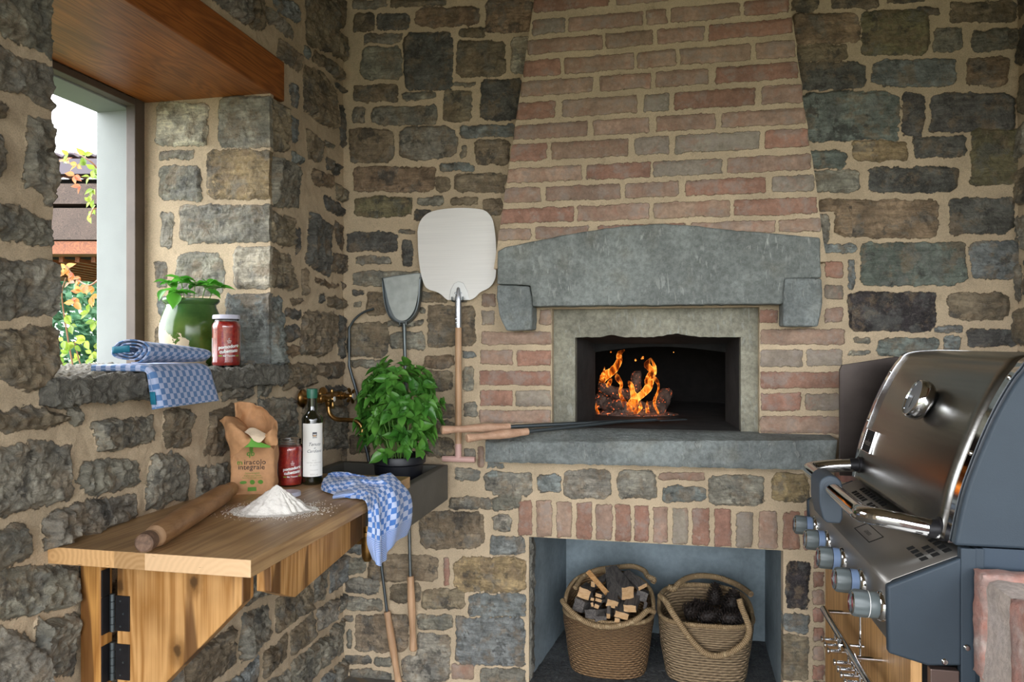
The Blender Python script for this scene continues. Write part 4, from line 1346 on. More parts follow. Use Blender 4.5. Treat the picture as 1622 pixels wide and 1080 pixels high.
sheet('left_flap', [[(347, 664, 1.99), (360, 659, 1.97), (378, 663, 2.00), (392, 676, 2.0)],
                    [(353, 676, 1.955), (366, 672, 1.93), (382, 680, 1.93), (394, 688, 1.95)],
                    [(359, 698, 1.94), (373, 695, 1.915), (386, 694, 1.91), (398, 695, 1.925)],
                    [(366, 724, 1.935), (378, 716, 1.915), (388, 708, 1.908), (399, 697, 1.92)]], M_KRAFT, bag, bm_inv, wr=0.005, fr=36, sd=3)
sheet('torn_lip', [[(387, 684, 1.93), (400, 677, 1.945), (424, 688, 1.94)], [(395, 690, 1.915), (404, 690, 1.92), (418, 695, 1.92)], [(402, 698, 1.91), (408, 701, 1.91), (412, 701, 1.912)]],
      simple('pale_torn_paper', rgb('#d8c3a8'), 0.85, var=.1, bump=0.4), bag, bm_inv, wr=0.002)
sheet('green_band', [[(381, 706, 1.915), (395, 694, 1.92), (410, 700, 1.922), (428, 706, 1.924)], [(383, 709, 1.913), (397, 708, 1.91), (412, 709, 1.912), (428, 709, 1.92)]], M_BGREEN, bag, bm_inv, wr=0.001)
yf = -dp - 0.0034
def on_bag(mb):
    """push the lettering onto the creased face"""
    out_ = []
    for x, y, z in mb.v:
        t_ = min(1, max(0, z / hh)); kk = 1.0 - 0.05 * (1 - min(1, t_ * 8)) + 0.03 * sin(t_ * pi)
        a_ = -dp * kk
        nn = mnoise.fractal(Vector((x * 28, a_ * 28, z * 22)), 0.8, 2, 4) * 0.0045 * min(1, t_ * 6 + 0.2)
        cz_ = 0.0025 * abs(mnoise.noise(Vector((x * 30 + z * 18, a_ * 20, 3))))
        out_.append((x, a_ - (nn - cz_) - 0.0012, z))
    mb.v = out_
    return mb
t = MB()
flat_text(t, 'iracolo', 0.0200, -0.021, 0.084, yf, align='LEFT', spacing=1.05, bold=0.0002)
flat_text(t, 'integrale', 0.0200, -0.038, 0.070, yf, align='LEFT', spacing=1.05, bold=0.0002)
on_bag(t).build('dark_lettering', M_PRINTK, bag, smooth=0)
t = MB()
flat_text(t, 'm', 0.0200, -0.040, 0.084, yf, align='LEFT', bold=0.0003)
flat_text(t, 'qb', 0.022, -0.003, 0.108, yf, bold=0.0004)
t.tube([(-0.002, yf, 0.115), (-0.001, yf, 0.142)], 0.0008, 6)
for q in range(5):
    for s_ in (-1, 1):
        z = 0.118 + q * 0.005
        t.add([(-0.0015, yf, z), (-0.0015 + s_ * 0.006, yf, z + 0.003), (-0.0015 + s_ * 0.004, yf, z + 0.007), (-0.0015, yf, z + 0.004)], [(0, 1, 2, 3)])
on_bag(t).build('green_logo', M_PRINTG, bag, smooth=0)
t = MB()
flat_text(t, 'Farina integrale', 0.0065, 0.002, 0.058, yf)
flat_text(t, 'di grani teneri antichi', 0.0055, 0.002, 0.051, yf)
flat_text(t, 'farina bio macinata a pietra', 0.0050, 0.002, 0.045, yf)
on_bag(t).build('green_lettering', M_PRINTG, bag, smooth=0)
t = MB()
for cx, sx_, sz_ in ((-0.023, 0.009, 0.0045), (0.001, 0.0068, 0.0068), (0.023, 0.0075, 0.006)):
    t.add([(cx + sx_ * cos(a), yf, 0.034 + sz_ * sin(a)) for a in np.linspace(0, 2 * pi, 18)[:-1]], [tuple(range(17))])
t.add([(-0.012, yf, 0.009), (0.012, yf, 0.009), (0.011, yf, 0.020), (-0.011, yf, 0.020)], [(0, 1, 2, 3)])
on_bag(t).build('green_seals', M_PRINTG, bag, smooth=0)

# ---- heap of flour
hp = on_z(440, 808, TZ)
heap = MB()
R_ = random.Random(2)
n1, n2 = 60, 96
rows = []
for i in range(n1 + 1):
    t = i / n1; row = []
    for q in range(n2):
        a = 2 * pi * q / n2
        Rr = 0.094 * (1 + 0.22 * mnoise.noise(Vector((cos(a) * 1.3, sin(a) * 1.3, 2))) + 0.10 * mnoise.noise(Vector((cos(a) * 7, sin(a) * 7, 2))) + 0.28 * max(0, cos(a - 3.3)))
        r = Rr * t ** 0.9
        z = 0.064 * max(0, 1 - t * 1.32) ** 1.05 + 0.0045 * exp(-((t - 0.65) / 0.25) ** 2) * (0.6 + mnoise.noise(Vector((cos(a) * 4, sin(a) * 4, t * 6))))
        z *= 1 if t < 0.55 else (1 - (t - 0.55) / 0.45) ** 0.7 if t < 1 else 0
        p = Vector((r * cos(a), r * sin(a) * 0.85, 0))
        z += (0.0035 * mnoise.fractal(Vector((p.x * 120, p.y * 120, 1)), 0.8, 2, 4) + 0.003 * mnoise.noise(Vector((p.x * 40, p.y * 40, 1)))) * (1 - t * 0.7)
        row.append(Vector((p.x, p.y, max(z, 0.0003))))
    rows.append(row)
heap.grid(rows, closed_u=True)
for q in range(900):                                         # crumbs round the foot of the heap
    a = R_.uniform(0, 2 * pi); rr = 0.078 + abs(R_.gauss(0, 0.030))
    x, y = rr * cos(a) * 1.15, rr * sin(a) * 0.85
    if hp.x + x > -0.79: continue
    s_ = R_.uniform(0.0005, 0.0018)
    c = Vector((x, y, s_ * 0.6))
    heap.add([c + Vector((s_, 0, 0)), c + Vector((0, s_, 0)), c - Vector((s_, 0, 0)), c - Vector((0, s_, 0)), c + Vector((0, 0, s_ * 0.8))], [(0, 1, 4), (1, 2, 4), (2, 3, 4), (3, 0, 4)])
hr = heap.build('flour_heap', M_FLOUR, None, smooth=60)
hr.location = (hp.x, hp.y, TZ)
tag(hr, 'loose heap of white flour on the worktop in front of the paper bag', 'flour', None, 'stuff')

# ---- chequered towels
def towel_mat(name, c1, c2, hem_axis=True):
    g = N(name)
    ck = g.n('TexChecker'); g.l(g.uv(), ck.inputs['Vector'])
    ck.inputs['Scale'].default_value = 1.0
    ck.inputs['Color1'].default_value = (*c1, 1); ck.inputs['Color2'].default_value = (*c2, 1)
    sx = g.n('SeparateXYZ'); g.l(g.uv(), sx.inputs[0])
    st = g.math('PINGPONG', g.math('MULTIPLY', sx.outputs['X'], 2.2), 0.5)
    hem = g.mix(g.ramp(st, 0.15, 0.35), c1, c2)
    fm = g.ramp(sx.outputs['X'], 99.9, 100.0)
    c = g.mix(fm, ck.outputs['Color'], hem)
    w1 = g.math('SINE', g.math('MULTIPLY', sx.outputs['X'], 60)); w2 = g.math('SINE', g.math('MULTIPLY', sx.outputs['Y'], 60))
    hgt = g.math('ADD', g.math('MULTIPLY', w1, w2), g.math('MULTIPLY', st, 1.0))
    return g.bsdf(c, 0.9, 0, g.bump(hgt, 0.12, 0.001), Sheen_Weight=0.2)
M_TOWEL = towel_mat('blue_check_cotton', rgb('#4f7fc6'), rgb('#c3d0ee'))
M_TOWEL2 = towel_mat('blue_check_cotton_worn', rgb('#5478a8'), rgb('#a7b2cf'))
def on_top(u, v, z): return on_z(u, v, z)
tw_o = on_z(600, 782, TZ)
tw = thing('tea_towel', tw_o, 'rumpled blue and white checked towel hanging over the worktop corner by the sink', 'towel', 'blue checked towels')
Zt = TZ
ctl = [[on_z(509, 777, .903), on_z(511, 764, .915), on_z(520, 752, .918), on_z(532, 748, .925), on_z(548, 754, .925)],
       [on_z(519, 780, .904), on_z(526, 765, .925), on_z(536, 757, .912), on_z(552, 750, .930), on_z(572, 756, .915)],
       [on_z(540, 787, .904), on_z(546, 772, .915), on_z(556, 760, .930), on_z(572, 756, .915), on_z(600, 757, .922)],
       [on_z(566, 790, .905), on_z(570, 775, .920), on_z(580, 768, .912), on_z(597, 761, .925), on_z(618, 750, .925)],
       [on_z(580, 795, .906), on_z(588, 782, .912), on_z(602, 778, .908), on_z(618, 768, .915), on_z(634, 764, .905)],
       [on_c(583, 812, 1.965), on_c(597, 802, 1.99), on_c(607, 798, 2.045), on_c(628, 790, 2.09), on_c(648, 780, 2.24)],
       [on_c(584, 832, 1.950), on_c(600, 835, 1.96), on_c(604, 828, 2.05), on_c(628, 818, 2.08), on_c(652, 800, 2.23)],
       [on_c(582, 858, 1.945), on_c(600, 868, 1.95), on_c(605, 858, 2.05), on_c(624, 845, 2.08), on_c(650, 828, 2.23)],
       [on_c(591, 886, 1.950), on_c(600, 896, 1.95), on_c(609, 888, 2.04), on_c(620, 866, 2.08), on_c(644, 846, 2.22)]]
nu, nv = 110, 80
G = surf(ctl, nu, nv)
for i in range(nu):
    for j in range(nv):
        p = G[i][j]; s_ = i / nu
        f = sin(j / nv * 2 * pi * 4.5 + 0.8 * sin(i * 0.05)) * 0.0045 * min(1, max(0, (s_ - 0.42) * 3))
        f2 = mnoise.fractal(p * 38, 0.8, 2, 3) * (0.0055 if s_ < 0.5 else 0.003)
        q = p + Vector((0.8, -0.6, 0)) * (f + f2 * 0.6) + Vector((0, 0, abs(f2) if s_ < 0.5 else 0))
        if q.y < 2.2 and q.x < -0.785 and q.z < TZ + 0.003 and s_ < 0.56: q.z = TZ + 0.003 + 0.0004 * (q.z - TZ)
        G[i][j] = q
uv = [((i / (nu - 1) * 25) if i / (nu - 1) < 0.83 else 100 + i / (nu - 1) * 40, j / (nv - 1) * 15) for i in range(nu) for j in range(nv)]
MB().grid([[p - tw_o for p in r] for r in G]).build('cloth', M_TOWEL, tw, smooth=80, solid=0.0022, uvs=uv)
# the rolled hem lying on the wood
G = surf([[on_z(527, 790, .903) - tw_o, on_z(545, 788, .903) - tw_o, on_z(566, 786, .903) - tw_o],
          [on_z(527, 786, .912) - tw_o, on_z(545, 783, .913) - tw_o, on_z(562, 781, .914) - tw_o],
          [on_z(533, 780, .914) - tw_o, on_z(548, 777, .914) - tw_o, on_z(558, 775, .916) - tw_o]], 10, 30)
uv = [(100 + i * 0.4, j / 3) for i in range(10) for j in range(30)]
MB().grid(G).build('hem', M_TOWEL, tw, smooth=80, solid=0.002, uvs=uv)

# folded towel on the sill
ZS = 1.2515
st_ = thing('tea_towel', (-1.28, 1.63, ZS), 'neatly folded blue checked towel on the window sill, its end hanging over the edge', 'towel', 'blue checked towels')
def hang():
    path = [(-1.345, 0.010), (-1.32, 0.011), (-1.28, 0.011), (-1.23, 0.011), (-1.198, 0.009), (-1.186, -0.004), (-1.181, -0.030), (-1.176, -0.055), (-1.171, -0.084)]
    pts = catmull([(a, 0, b) for a, b in path], 60)
    th0 = 0.008
    rows, uv = [], []
    m_ = 40
    s = 0
    for i, p in enumerate(pts):
        if i: s += np.linalg.norm(pts[i] - pts[i - 1])
        nx = pts[min(i + 1, 59)] - pts[max(i - 1, 0)]
        nrm = np.array([-nx[2], 0, nx[0]]); nrm /= np.linalg.norm(nrm) + 1e-9
        t = i / 59
        th = th0 + 0.006 * max(0, t - 0.5) * 2
        row = []
        y0 = 1.515 + 0.012 * max(0, t - 0.5); y1 = 1.742 + 0.03 * max(0, t - 0.45)
        for j in range(m_):
            a = 2 * pi * j / m_
            ca, sa = cos(a), sin(a)
            k = (abs(ca) ** 6 + abs(sa) ** 6) ** (-1 / 6)
            yy = (y0 + y1) / 2 + (y1 - y0) / 2 * min(1, k * abs(ca) * 1.0) * (1 if ca > 0 else -1)
            off = th * k * sa * (1 + 0.3 * max(0, -ca) * (1 + (t > 0.6)))
            q = np.array([p[0], yy, p[2]]) + nrm * off
            q = Vector(q) + Vector((0, 0, 1)) * 0.0012 * mnoise.noise(Vector(q) * 45)
            row.append(q - Vector((-1.28, 1.63, 0)))
            uv.append((s / 0.0135, (yy - 1.5) / 0.0135 + (8 if sa < 0 else 0)))
        rows.append(row)
    m = MB().grid(rows, closed_u=True)
    m.add([Vector(p) for p in rows[0]], [tuple(range(m_))]); uv += [(0, 0)] * m_
    m.add([Vector(p) for p in rows[-1]], [tuple(range(m_ - 1, -1, -1))]); uv += [(0, 0)] * m_
    m.build('hanging_end', M_TOWEL2, st_, smooth=60, uvs=uv)
hang()
def roll():
    n, m_ = 170, 30
    rows, uv = [], []
    for i in range(n):
        f = i / (n - 1)
        ang = -pi * 0.5 + f * 2 * pi * 3.1
        r = 1.0 - 0.78 * f
        row = []
        for j in range(m_):
            t = j / (m_ - 1)
            y = 1.535 + 0.235 * t
            sc = 1 - 0.42 * t
            a = 0.054 * (1 - 0.38 * t); b = 0.031 * sc
            cx = -1.254 + 0.026 * t
            x = cx + a * r * cos(ang) * (1.0 if cos(ang) > 0 else 1.15)
            z = 0.022 + b + b * r * sin(ang) * 0.95
            q = Vector((x, y + 0.004 * sin(ang * 3), z))
            q += Vector((0, 0, 0.0025)) * mnoise.noise(Vector((x * 40, y * 20, f * 9)))
            row.append(q - Vector((-1.28, 1.63, 0)))
            uv.append((f * 2 * pi * 3.1 * 0.035 / 0.0135, (y - 1.5) / 0.0135))
        rows.append(row)
    MB().grid(rows).build('rolled_layer', M_TOWEL2, st_, smooth=70, solid=0.003, uvs=uv)
roll()
M_TEAL = simple('teal_ribbon', rgb('#15708a'), 0.8)
G = [[Vector((-1.300 + 0.048 * t, 1.5315, z + 0.004 * t)) - Vector((-1.28, 1.63, 0)) for t in np.linspace(0, 1, 8)] for z in (0.046, 0.062)]
MB().grid(G).build('ribbon', M_TEAL, st_, smooth=60, solid=0.002)
G = [[Vector((-1.177 + 0.007 * t - 0.1 * (z + 0.06), 1.5165, z)) - Vector((-1.28, 1.63, 0)) for t in np.linspace(-1, 1, 5)] for z in (-0.074, -0.044)]
MB().grid(G).build('ribbon', M_TEAL, st_, smooth=60, solid=0.002)

# ---- leaves
def leaf(mb, base, d, up, L, Wd, droop=0.3, cup=0.18, nseg=8):
    d = Vector(d).normalized(); up = Vector(up)
    s = d.cross(up)
    if s.length < 1e-3: s = Vector((1, 0, 0))
    s.normalize(); n = s.cross(d).normalized()
    vs = []
    prof = [0.0, 0.55, 0.88, 1.0, 0.95, 0.78, 0.5, 0.2, 0.0]
    p = Vector(base); dd = d.copy()
    pts = []
    for i in range(nseg + 1):
        t = i / nseg
        w = prof[int(t * 8)] * Wd * 0.5
        if i: p = p + dd * (L / nseg)
        for k in (-1, -0.5, 0, 0.5, 1):
            bulge = (1 - abs(k)) * 0 + abs(k) ** 1.5 * cup * w * 2 - 0.10 * w * (1 if abs(k) == 0.5 else 0)
            vs.append(p + s * w * k + n * bulge)
        dd = (dd - Vector((0, 0, 1)) * droop / nseg).normalized()
        n = s.cross(dd).normalized()
    fs = []
    for i in range(nseg):
        for k in range(4):
            fs.append((i * 5 + k, i * 5 + k + 1, (i + 1) * 5 + k + 1, (i + 1) * 5 + k))
    mb.add(vs, fs)
def leaf_mat(name, c1, c2, trans=0.25, rough=0.35, scale=14):
    g = N(name)
    c = g.mix(g.ramp(g.noise(scale, 2), 0.35, 0.65), c1, c2)
    p = g.n('BsdfPrincipled'); g.put(p.inputs['Base Color'], c); p.inputs['Roughness'].default_value = rough
    g.l(g.bump(g.noise(180, 3), 0.25, 0.002), p.inputs['Normal'])
    tr = g.n('BsdfTranslucent'); g.put(tr.inputs['Color'], g.scale(c, 1.6))
    mx = g.n('MixShader'); mx.inputs[0].default_value = trans
    g.l(p.outputs[0], mx.inputs[1]); g.l(tr.outputs[0], mx.inputs[2]); g.l(mx.outputs[0], g.out.inputs[0])
    return g.m
M_BASIL = leaf_mat('basil_leaf', rgb('#649b40'), rgb('#3c7429'), 0.2)
M_BASIL2 = leaf_mat('bright_basil_leaf', rgb('#66b13e'), rgb('#44902f'), 0.3)
M_STEM = simple('green_stem', rgb('#6f9a45'), 0.5)
M_SOIL = simple('soil', rgb('#2c221a'), 0.95, var=0.4, vscale=80, bump=1.0)

# glazed pot on the sill
pp_ = on_c(303, 577, 2.28)
gp = thing('herb_pot', (pp_.x, pp_.y, ZS), 'green glazed clay pot with chipped cream base, holding basil on the window sill', 'plant pot')
gp.rotation_euler = (0, 0, rz_to_cam(pp_))
g = N('chipped_green_glaze')
sx = g.n('SeparateXYZ'); g.l(g.obj(), sx.inputs[0])
m1 = g.math('ADD', g.math('MULTIPLY', sx.outputs['Z'], 7.5), g.math('MULTIPLY', sx.outputs['X'], 6.0))
m1 = g.math('ADD', m1, g.math('MULTIPLY', g.math('SUBTRACT', g.noise(28, 6, 0.6), 0.5), 1.4))
gl = g.ramp(m1, 0.38, 0.41)
green = g.mix(g.ramp(g.noise(16, 4), .3, .7), rgb('#34501b'), rgb('#566f2e'))
green = g.mix(g.ramp(sx.outputs['Z'], 0.10, 0.20, 0, 0.45), green, rgb('#3f6b45'))
cream = g.scale(rgb('#d9c7a8'), g.ramp(g.noise(30, 4), .3, .7, .85, 1.08))
c = g.mix(gl, cream, green)
M_GLAZE = g.bsdf(c, g.ramp(gl, 0, 1, 0.8, 0.16), 0, g.bump(gl, 0.3, 0.002))
MB().lathe([(0, 0.0), (0.062, 0.0), (0.068, 0.004), (0.080, 0.030), (0.0895, 0.065), (0.0925, 0.100), (0.0895, 0.138), (0.080, 0.168), (0.0735, 0.183), (0.0725, 0.190), (0.080, 0.197), (0.0835, 0.203), (0.082, 0.209), (0.076, 0.209), (0.070, 0.195), (0.075, 0.17), (0.05, 0.165), (0, 0.165)], 56).build('pot', M_GLAZE, gp, smooth=50)
MB().lathe([(0.0, 0.186), (0.069, 0.184)], 30).build('soil', M_SOIL, gp)
R_ = random.Random(11)
lv, stm = MB(), MB()
def sprig(lv, stm, base, top, R_, L0, W0, n=6, mids=True):
    base, top = Vector(base), Vector(top)
    stm.tube([base, base.lerp(top, 0.5) + Vector((0, 0, 0.004)), top], 0.0016, 6)
    for k in range(n):
        a = 2 * pi * k / n + R_.uniform(-.4, .4)
        inner = k % 2
        L = L0 * (0.7 if inner else 1) * R_.uniform(.85, 1.15)
        d = Vector((cos(a), sin(a), R_.uniform(0.1, 0.6)))
        leaf(lv, top - Vector((0, 0, 0.008 * R_.random())), d, (0, 0, 1), L, L * 0.62, R_.uniform(0.5, 1.2), 0.25)
for (x, z, y) in ((-0.062, 0.245, -0.02), (-0.030, 0.262, 0.01), (0.010, 0.245, 0.02), (0.045, 0.252, 0.02), (0.072, 0.240, 0.0), (-0.035, 0.215, -0.06)):
    sprig(lv, stm, (x * 0.6, y * 0.5, 0.187), (x, y, z + 0.012), R_, 0.056, 0.034, 8)
leaf(lv, (-0.045, -0.070, 0.222), (-0.1, -0.6, -0.6), (0, -1, 0.6), 0.060, 0.042, 0.8)
leaf(lv, (-0.066, -0.05, 0.235), (-0.6, -0.5, -0.3), (0, 0, 1), 0.05, 0.034, 1.5)
leaf(lv, (0.040, -0.045, 0.238), (0.7, -0.5, -0.25), (0, 0, 1), 0.062, 0.042, 0.5)
lv.build('foliage', M_BASIL2, gp, smooth=80); stm.build('stems', M_STEM, gp)

# ---- sink
sk = thing('stone_sink', (-1.02, 2.43, 0.733), 'dark stone trough sink fixed in the corner of the room', 'sink')
x0, x1, y0, y1, z0, z1, th = -1.235, -0.794, 2.207, 2.655, 0.733, 0.866, 0.034
m = MB()
def ring(z, i): return [(x0 + i, y0 + i, z), (x1 - i, y0 + i, z), (x1 - i, y1 - i, z), (x0 + i, y1 - i, z)]
vs = ring(z0, 0) + ring(z1, 0) + ring(z1, th) + ring(z0 + 0.032, th + 0.006)
fs = [(3, 2, 1, 0)] + [(i, (i + 1) % 4, 4 + (i + 1) % 4, 4 + i) for i in range(4)] + [(4 + i, 4 + (i + 1) % 4, 8 + (i + 1) % 4, 8 + i) for i in range(4)] + [(8 + i, 8 + (i + 1) % 4, 12 + (i + 1) % 4, 12 + i) for i in range(4)] + [(12, 13, 14, 15)]
m.add(vs, fs).build('basin', M_SOAP, sk, smooth=0, bevel=0.005, world=True)
dc = on_y(582, 870, 2.32)
MB().lathe([(0.0, 0.732), (0.030, 0.732), (0.030, 0.722), (0.016, 0.720), (0.016, 0.690), (0.024, 0.688), (0.0245, 0.676), (0.021, 0.673), (0.020, 0.625), (0.018, 0.600), (0.012, 0.588), (0, 0.585)][::-1], 28, (dc.x, dc.y, 0)).build('drain_trap', M_BRASS, sk, world=True)
MB().tube([(dc.x, dc.y, 0.655), (dc.x - 0.10, dc.y, 0.655), (-1.23, dc.y, 0.655)], 0.013, 14).build('drain_pipe', M_BRASS, sk, world=True)

# ---- wall tap
F1 = on_x(479, 631, -1.232); F2 = on_x(511, 621, -1.232)
F2.z = F1.z
tp = thing('wall_tap', F1, 'antique brass wall tap with two cross handles and swan neck spout over the sink', 'tap')
for F in (F1, F2):
    MB().lathe([(0, -0.002), (0.031, -0.002), (0.032, 0.004), (0.027, 0.010), (0.015, 0.015), (0.011, 0.017), (0.011, 0.03)], 28, F, (1, 0, 0)).build('flange', M_BRASS, tp, world=True)
xb = -1.172
m = MB()
for F in (F1, F2):
    m.lathe([(0.010, 0.02), (0.010, 0.035), (0.0155, 0.037), (0.0155, 0.075), (0.0125, 0.078), (0.0125, 0.090), (0.008, 0.092), (0.008, 0.105), (0.0, 0.105)], 24, F, (1, 0, 0))
m.tube([(xb, F1.y, F1.z), (xb, F2.y, F2.z)], 0.0125, 18)
m.build('tap_body', M_BRASS, tp, world=True)
for k, F in enumerate((F1, F2)):
    c = Vector((F.x + 0.112, F.y, F.z))
    h = MB().lathe([(0, -0.008), (0.009, -0.008), (0.012, 0.0), (0.009, 0.007), (0.0, 0.009)], 18, c, (1, 0, 0))
    for q in range(4):
        a = q * pi / 2 + (0.12, 0.6)[k]
        dd = Vector((0, cos(a), sin(a)))
        h.lathe([(0.0042, 0.0), (0.0042, 0.014), (0.0062, 0.022), (0.0066, 0.028), (0.0045, 0.0335), (0, 0.035)], 12, c, dd)
    ho = h.build('cross_handle', M_BRASS, tp, world=True)
    cc = MB().lathe([(0.0085, 0.007), (0.0085, 0.0098), (0, 0.0105)], 16, c, (1, 0, 0)).build('ceramic_button', simple('ceramic_button', rgb('#d8d6cf'), 0.2), ho, smooth=40)
    cc.data.transform(Matrix.Translation(-Vector(tp.location)))
ym = (F1.y + F2.y) / 2
pts = catmull([(xb, ym, F1.z - 0.008), (xb, ym, F1.z - 0.035), (xb + 0.006, ym, F1.z - 0.060), (xb + 0.030, ym, F1.z - 0.078), (xb + 0.07, ym, F1.z - 0.080), (xb + 0.105, ym, F1.z - 0.083), (xb + 0.125, ym, F1.z - 0.10), (xb + 0.130, ym, F1.z - 0.125)], 40)
MB().tube([tuple(p) for p in pts], 0.0078, 16).lathe([(0.0095, 0), (0.010, 0.002), (0.010, 0.018), (0.0075, 0.018), (0.0, 0.016)], 18, (xb + 0.130, ym, F1.z - 0.120), (0, 0, -1)).lathe([(0.011, 0), (0.012, 0.004), (0.0095, 0.022), (0.008, 0.024)], 18, (xb, ym, F1.z - 0.01), (0, 0, -1)).build('spout', M_BRASS, tp, world=True)

# ---- big basil in a black nursery pot
bc = Vector((-0.922, 2.47, 0.767))
bs = thing('basil_plant', bc, 'large bushy basil plant in a black plastic pot standing in the sink', 'potted plant')
M_BLKP = simple('black_plastic', rgb('#17191f'), 0.45, var=0.1)
MB().lathe([(0, 0.0), (0.068, 0.0), (0.072, 0.004), (0.087, 0.128), (0.090, 0.130), (0.096, 0.134), (0.0965, 0.156), (0.0945, 0.160), (0.090, 0.158), (0.083, 0.12), (0, 0.12)], 48).build('pot', M_BLKP, bs, smooth=40)
MB().lathe([(0.0, 0.150), (0.086, 0.145)], 30).build('soil', M_SOIL, bs)
R_ = random.Random(5)
lv, stm = MB(), MB()
cam_dir = (Vector((0, 0, EYE)) - Vector((-0.92, 2.47, 1.1))).normalized()
for k in range(185):
    # points on and inside an upright egg
    th_ = R_.uniform(0, 2 * pi); ph = math.acos(R_.uniform(-1.0, 1))
    rr = R_.uniform(0.55, 1.0)
    q = Vector((sin(ph) * cos(th_) * 0.142, sin(ph) * sin(th_) * 0.125, cos(ph) * 0.165)) * rr + Vector((0, 0, 0.322))
    q.x += 0.008 * sin(q.z * 20)
    if q.z < 0.20:
        q.z = R_.uniform(0.170, 0.24); th2 = R_.uniform(pi, 2 * pi) if k % 4 else th_; r2 = R_.uniform(0.06, 0.115); q.x = r2 * cos(th2); q.y = r2 * sin(th2)
    out = Vector((q.x * 6, q.y * 6, 0.35 + (q.z - 0.3) * 1.5)).normalized()
    for j in range(4):
        a = j * pi / 2 + R_.uniform(-.35, .35) + k
        sx_, sy_, _ = frame(out)
        d_ = (sx_ * cos(a) + sy_ * sin(a)) * 0.9 + out * 0.45
        L = R_.uniform(0.044, 0.068) * (1 if j % 2 else 0.75)
        leaf(lv, q + out * 0.004, d_, (out + Vector((R_.uniform(-.6, .6), R_.uniform(-.6, .6), R_.uniform(-.3, .6)))), L, L * 0.62, R_.uniform(0.3, 1.3), 0.22, 8)
    for j in range(2):
        a = j * pi + R_.uniform(-.4, .4) + k * 1.7
        d_ = (sx_ * cos(a) + sy_ * sin(a)) * 0.6 + out
        leaf(lv, q + out * 0.008, d_, out, 0.022, 0.012, 0.2, 0.3, 8)
    if rr < 0.8 and k % 4 == 0:
        b0 = Vector((q.x * 0.35, q.y * 0.35, 0.148))
        stm.tube([b0, b0.lerp(q, 0.5) + Vector((0, 0, 0.02)), q], 0.0019, 6)
lv.build('foliage', M_BASIL, bs, smooth=80); stm.build('stems', M_STEM, bs)

# ================================================================ OVEN TOOLS
YW = 2.690
def P3(u, v, y=YW): return on_y(u, v, y)
# pizza peel on the wall
pz = lambda x, y: (540 + x / 3.6, 320 + y / 3.6)
M_ALU = N('pale_aluminium')
wv = M_ALU.noise(1.0, 2, 0.5, vec=M_ALU.mapping(M_ALU.obj(), scale=(3, 3, 260)))
M_ALU = M_ALU.bsdf(M_ALU.scale(rgb('#ebe8e3'), M_ALU.ramp(wv, 0.3, 0.7, 0.96, 1.02)), 0.6, 0.05, M_ALU.bump(wv, 0.1, 0.001))
pe = thing('pizza_peel', P3(727, 600), 'square-bladed aluminium pizza peel with long wooden pole hanging on the stone wall', 'pizza peel')
oc = [(437, 170), (446, 125), (470, 85), (515, 55), (600, 38), (700, 33), (800, 42), (842, 65), (868, 110), (882, 200), (887, 300), (885, 400), (875, 450), (845, 488), (795, 515), (770, 540), (745, 556), (715, 560), (625, 560), (600, 553), (575, 530), (545, 512), (500, 498), (475, 470), (455, 400), (442, 300)]
outl = catmull([(*pz(*p), 0) for p in oc + oc[:1]], 120)[:-1]
pts = [P3(p[0], p[1]) for p in outl]
MB().prism([(p.x, YW - 0.0015, p.z) for p in pts], (0, 0.003, 0)).build('blade', M_ALU, pe, smooth=0, bevel=0.0008, world=True)
sh = P3(727, 500)
xs_ = sh.x
zb0, zb1 = P3(727, 445).z, P3(727, 519).z
# raised boss, socket and rivets
bo = [(618, 560), (625, 505), (645, 465), (672, 452), (700, 462), (722, 505), (733, 560)]
MB().prism([(P3(*pz(*p)).x, YW - 0.004, P3(*pz(*p)).z) for p in bo], (0, 0.003, 0)).build('socket_plate', simple('bright_aluminium', rgb('#c9c9c6'), 0.35, 0.6), pe, smooth=0, bevel=0.0015, world=True)
M_FERR = simple('polished_ferrule', rgb('#b9bcc0'), 0.25, 0.9)
MB().lathe([(0.0135, 0), (0.0135, 0.105), (0.011, 0.125), (0.006, 0.150), (0, 0.155)], 24, (xs_, YW - 0.008, zb1), (0, 0, 1)).build('ferrule', M_FERR, pe, world=True)
for px_, py_ in ((669, 492), (655, 520), (685, 520), (665, 668), (668, 690)):
    p = P3(*pz(px_, py_))
    MB().lathe([(0, 0.004), (0.0030, 0.003), (0.0042, 0)], 12, (p.x, YW - (0.004 if py_ < 600 else 0.021), p.z), (0, -1, 0)).build('rivet', M_FERR, pe, world=True)
zt_, zp_, ze_ = zb1 + 0.002, P3(727, 702).z, P3(727, 728).z
MB().lathe([(0.0122, 0), (0.0122, zt_ - zp_)], 24, (xs_, YW - 0.008, zp_)).build('pole', M_BEECH, pe, world=True)
M_PINK = simple('pink_paint', rgb('#cda59b'), 0.45)
MB().lathe([(0.0125, 0), (0.0125, zp_ - 0.882)], 24, (xs_, YW - 0.008, 0.882)).lathe([(0, -0.062), (0.0105, -0.062), (0.0115, -0.05), (0.0115, 0.056), (0.0105, 0.066), (0, 0.066)], 20, (xs_, YW - 0.010, 0.883), (1, 0, 0)).build('t_handle', M_PINK, pe, world=True)
def hook(u, v, w, label):
    p = P3(u, v)
    r = thing('wall_hook', (p.x, 2.715, p.z), label, 'hook')
    m = MB()
    for s in (-1, 1):
        m.tube([(s * w, 0.01, 0.0), (s * w, -0.040, 0.0), (s * w, -0.046, 0.004), (s * w, -0.048, 0.016)], 0.0032, 10)
    m.tube([(-w, -0.004, 0), (w, -0.004, 0)], 0.003, 10)
    m.build('prongs', M_STEEL, r)
hook(727, 477, 0.021, 'two-pronged steel hook on the wall holding up the pizza peel')
hook(641, 516, 0.013, 'two-pronged steel hook on the wall holding up the ash shovel')

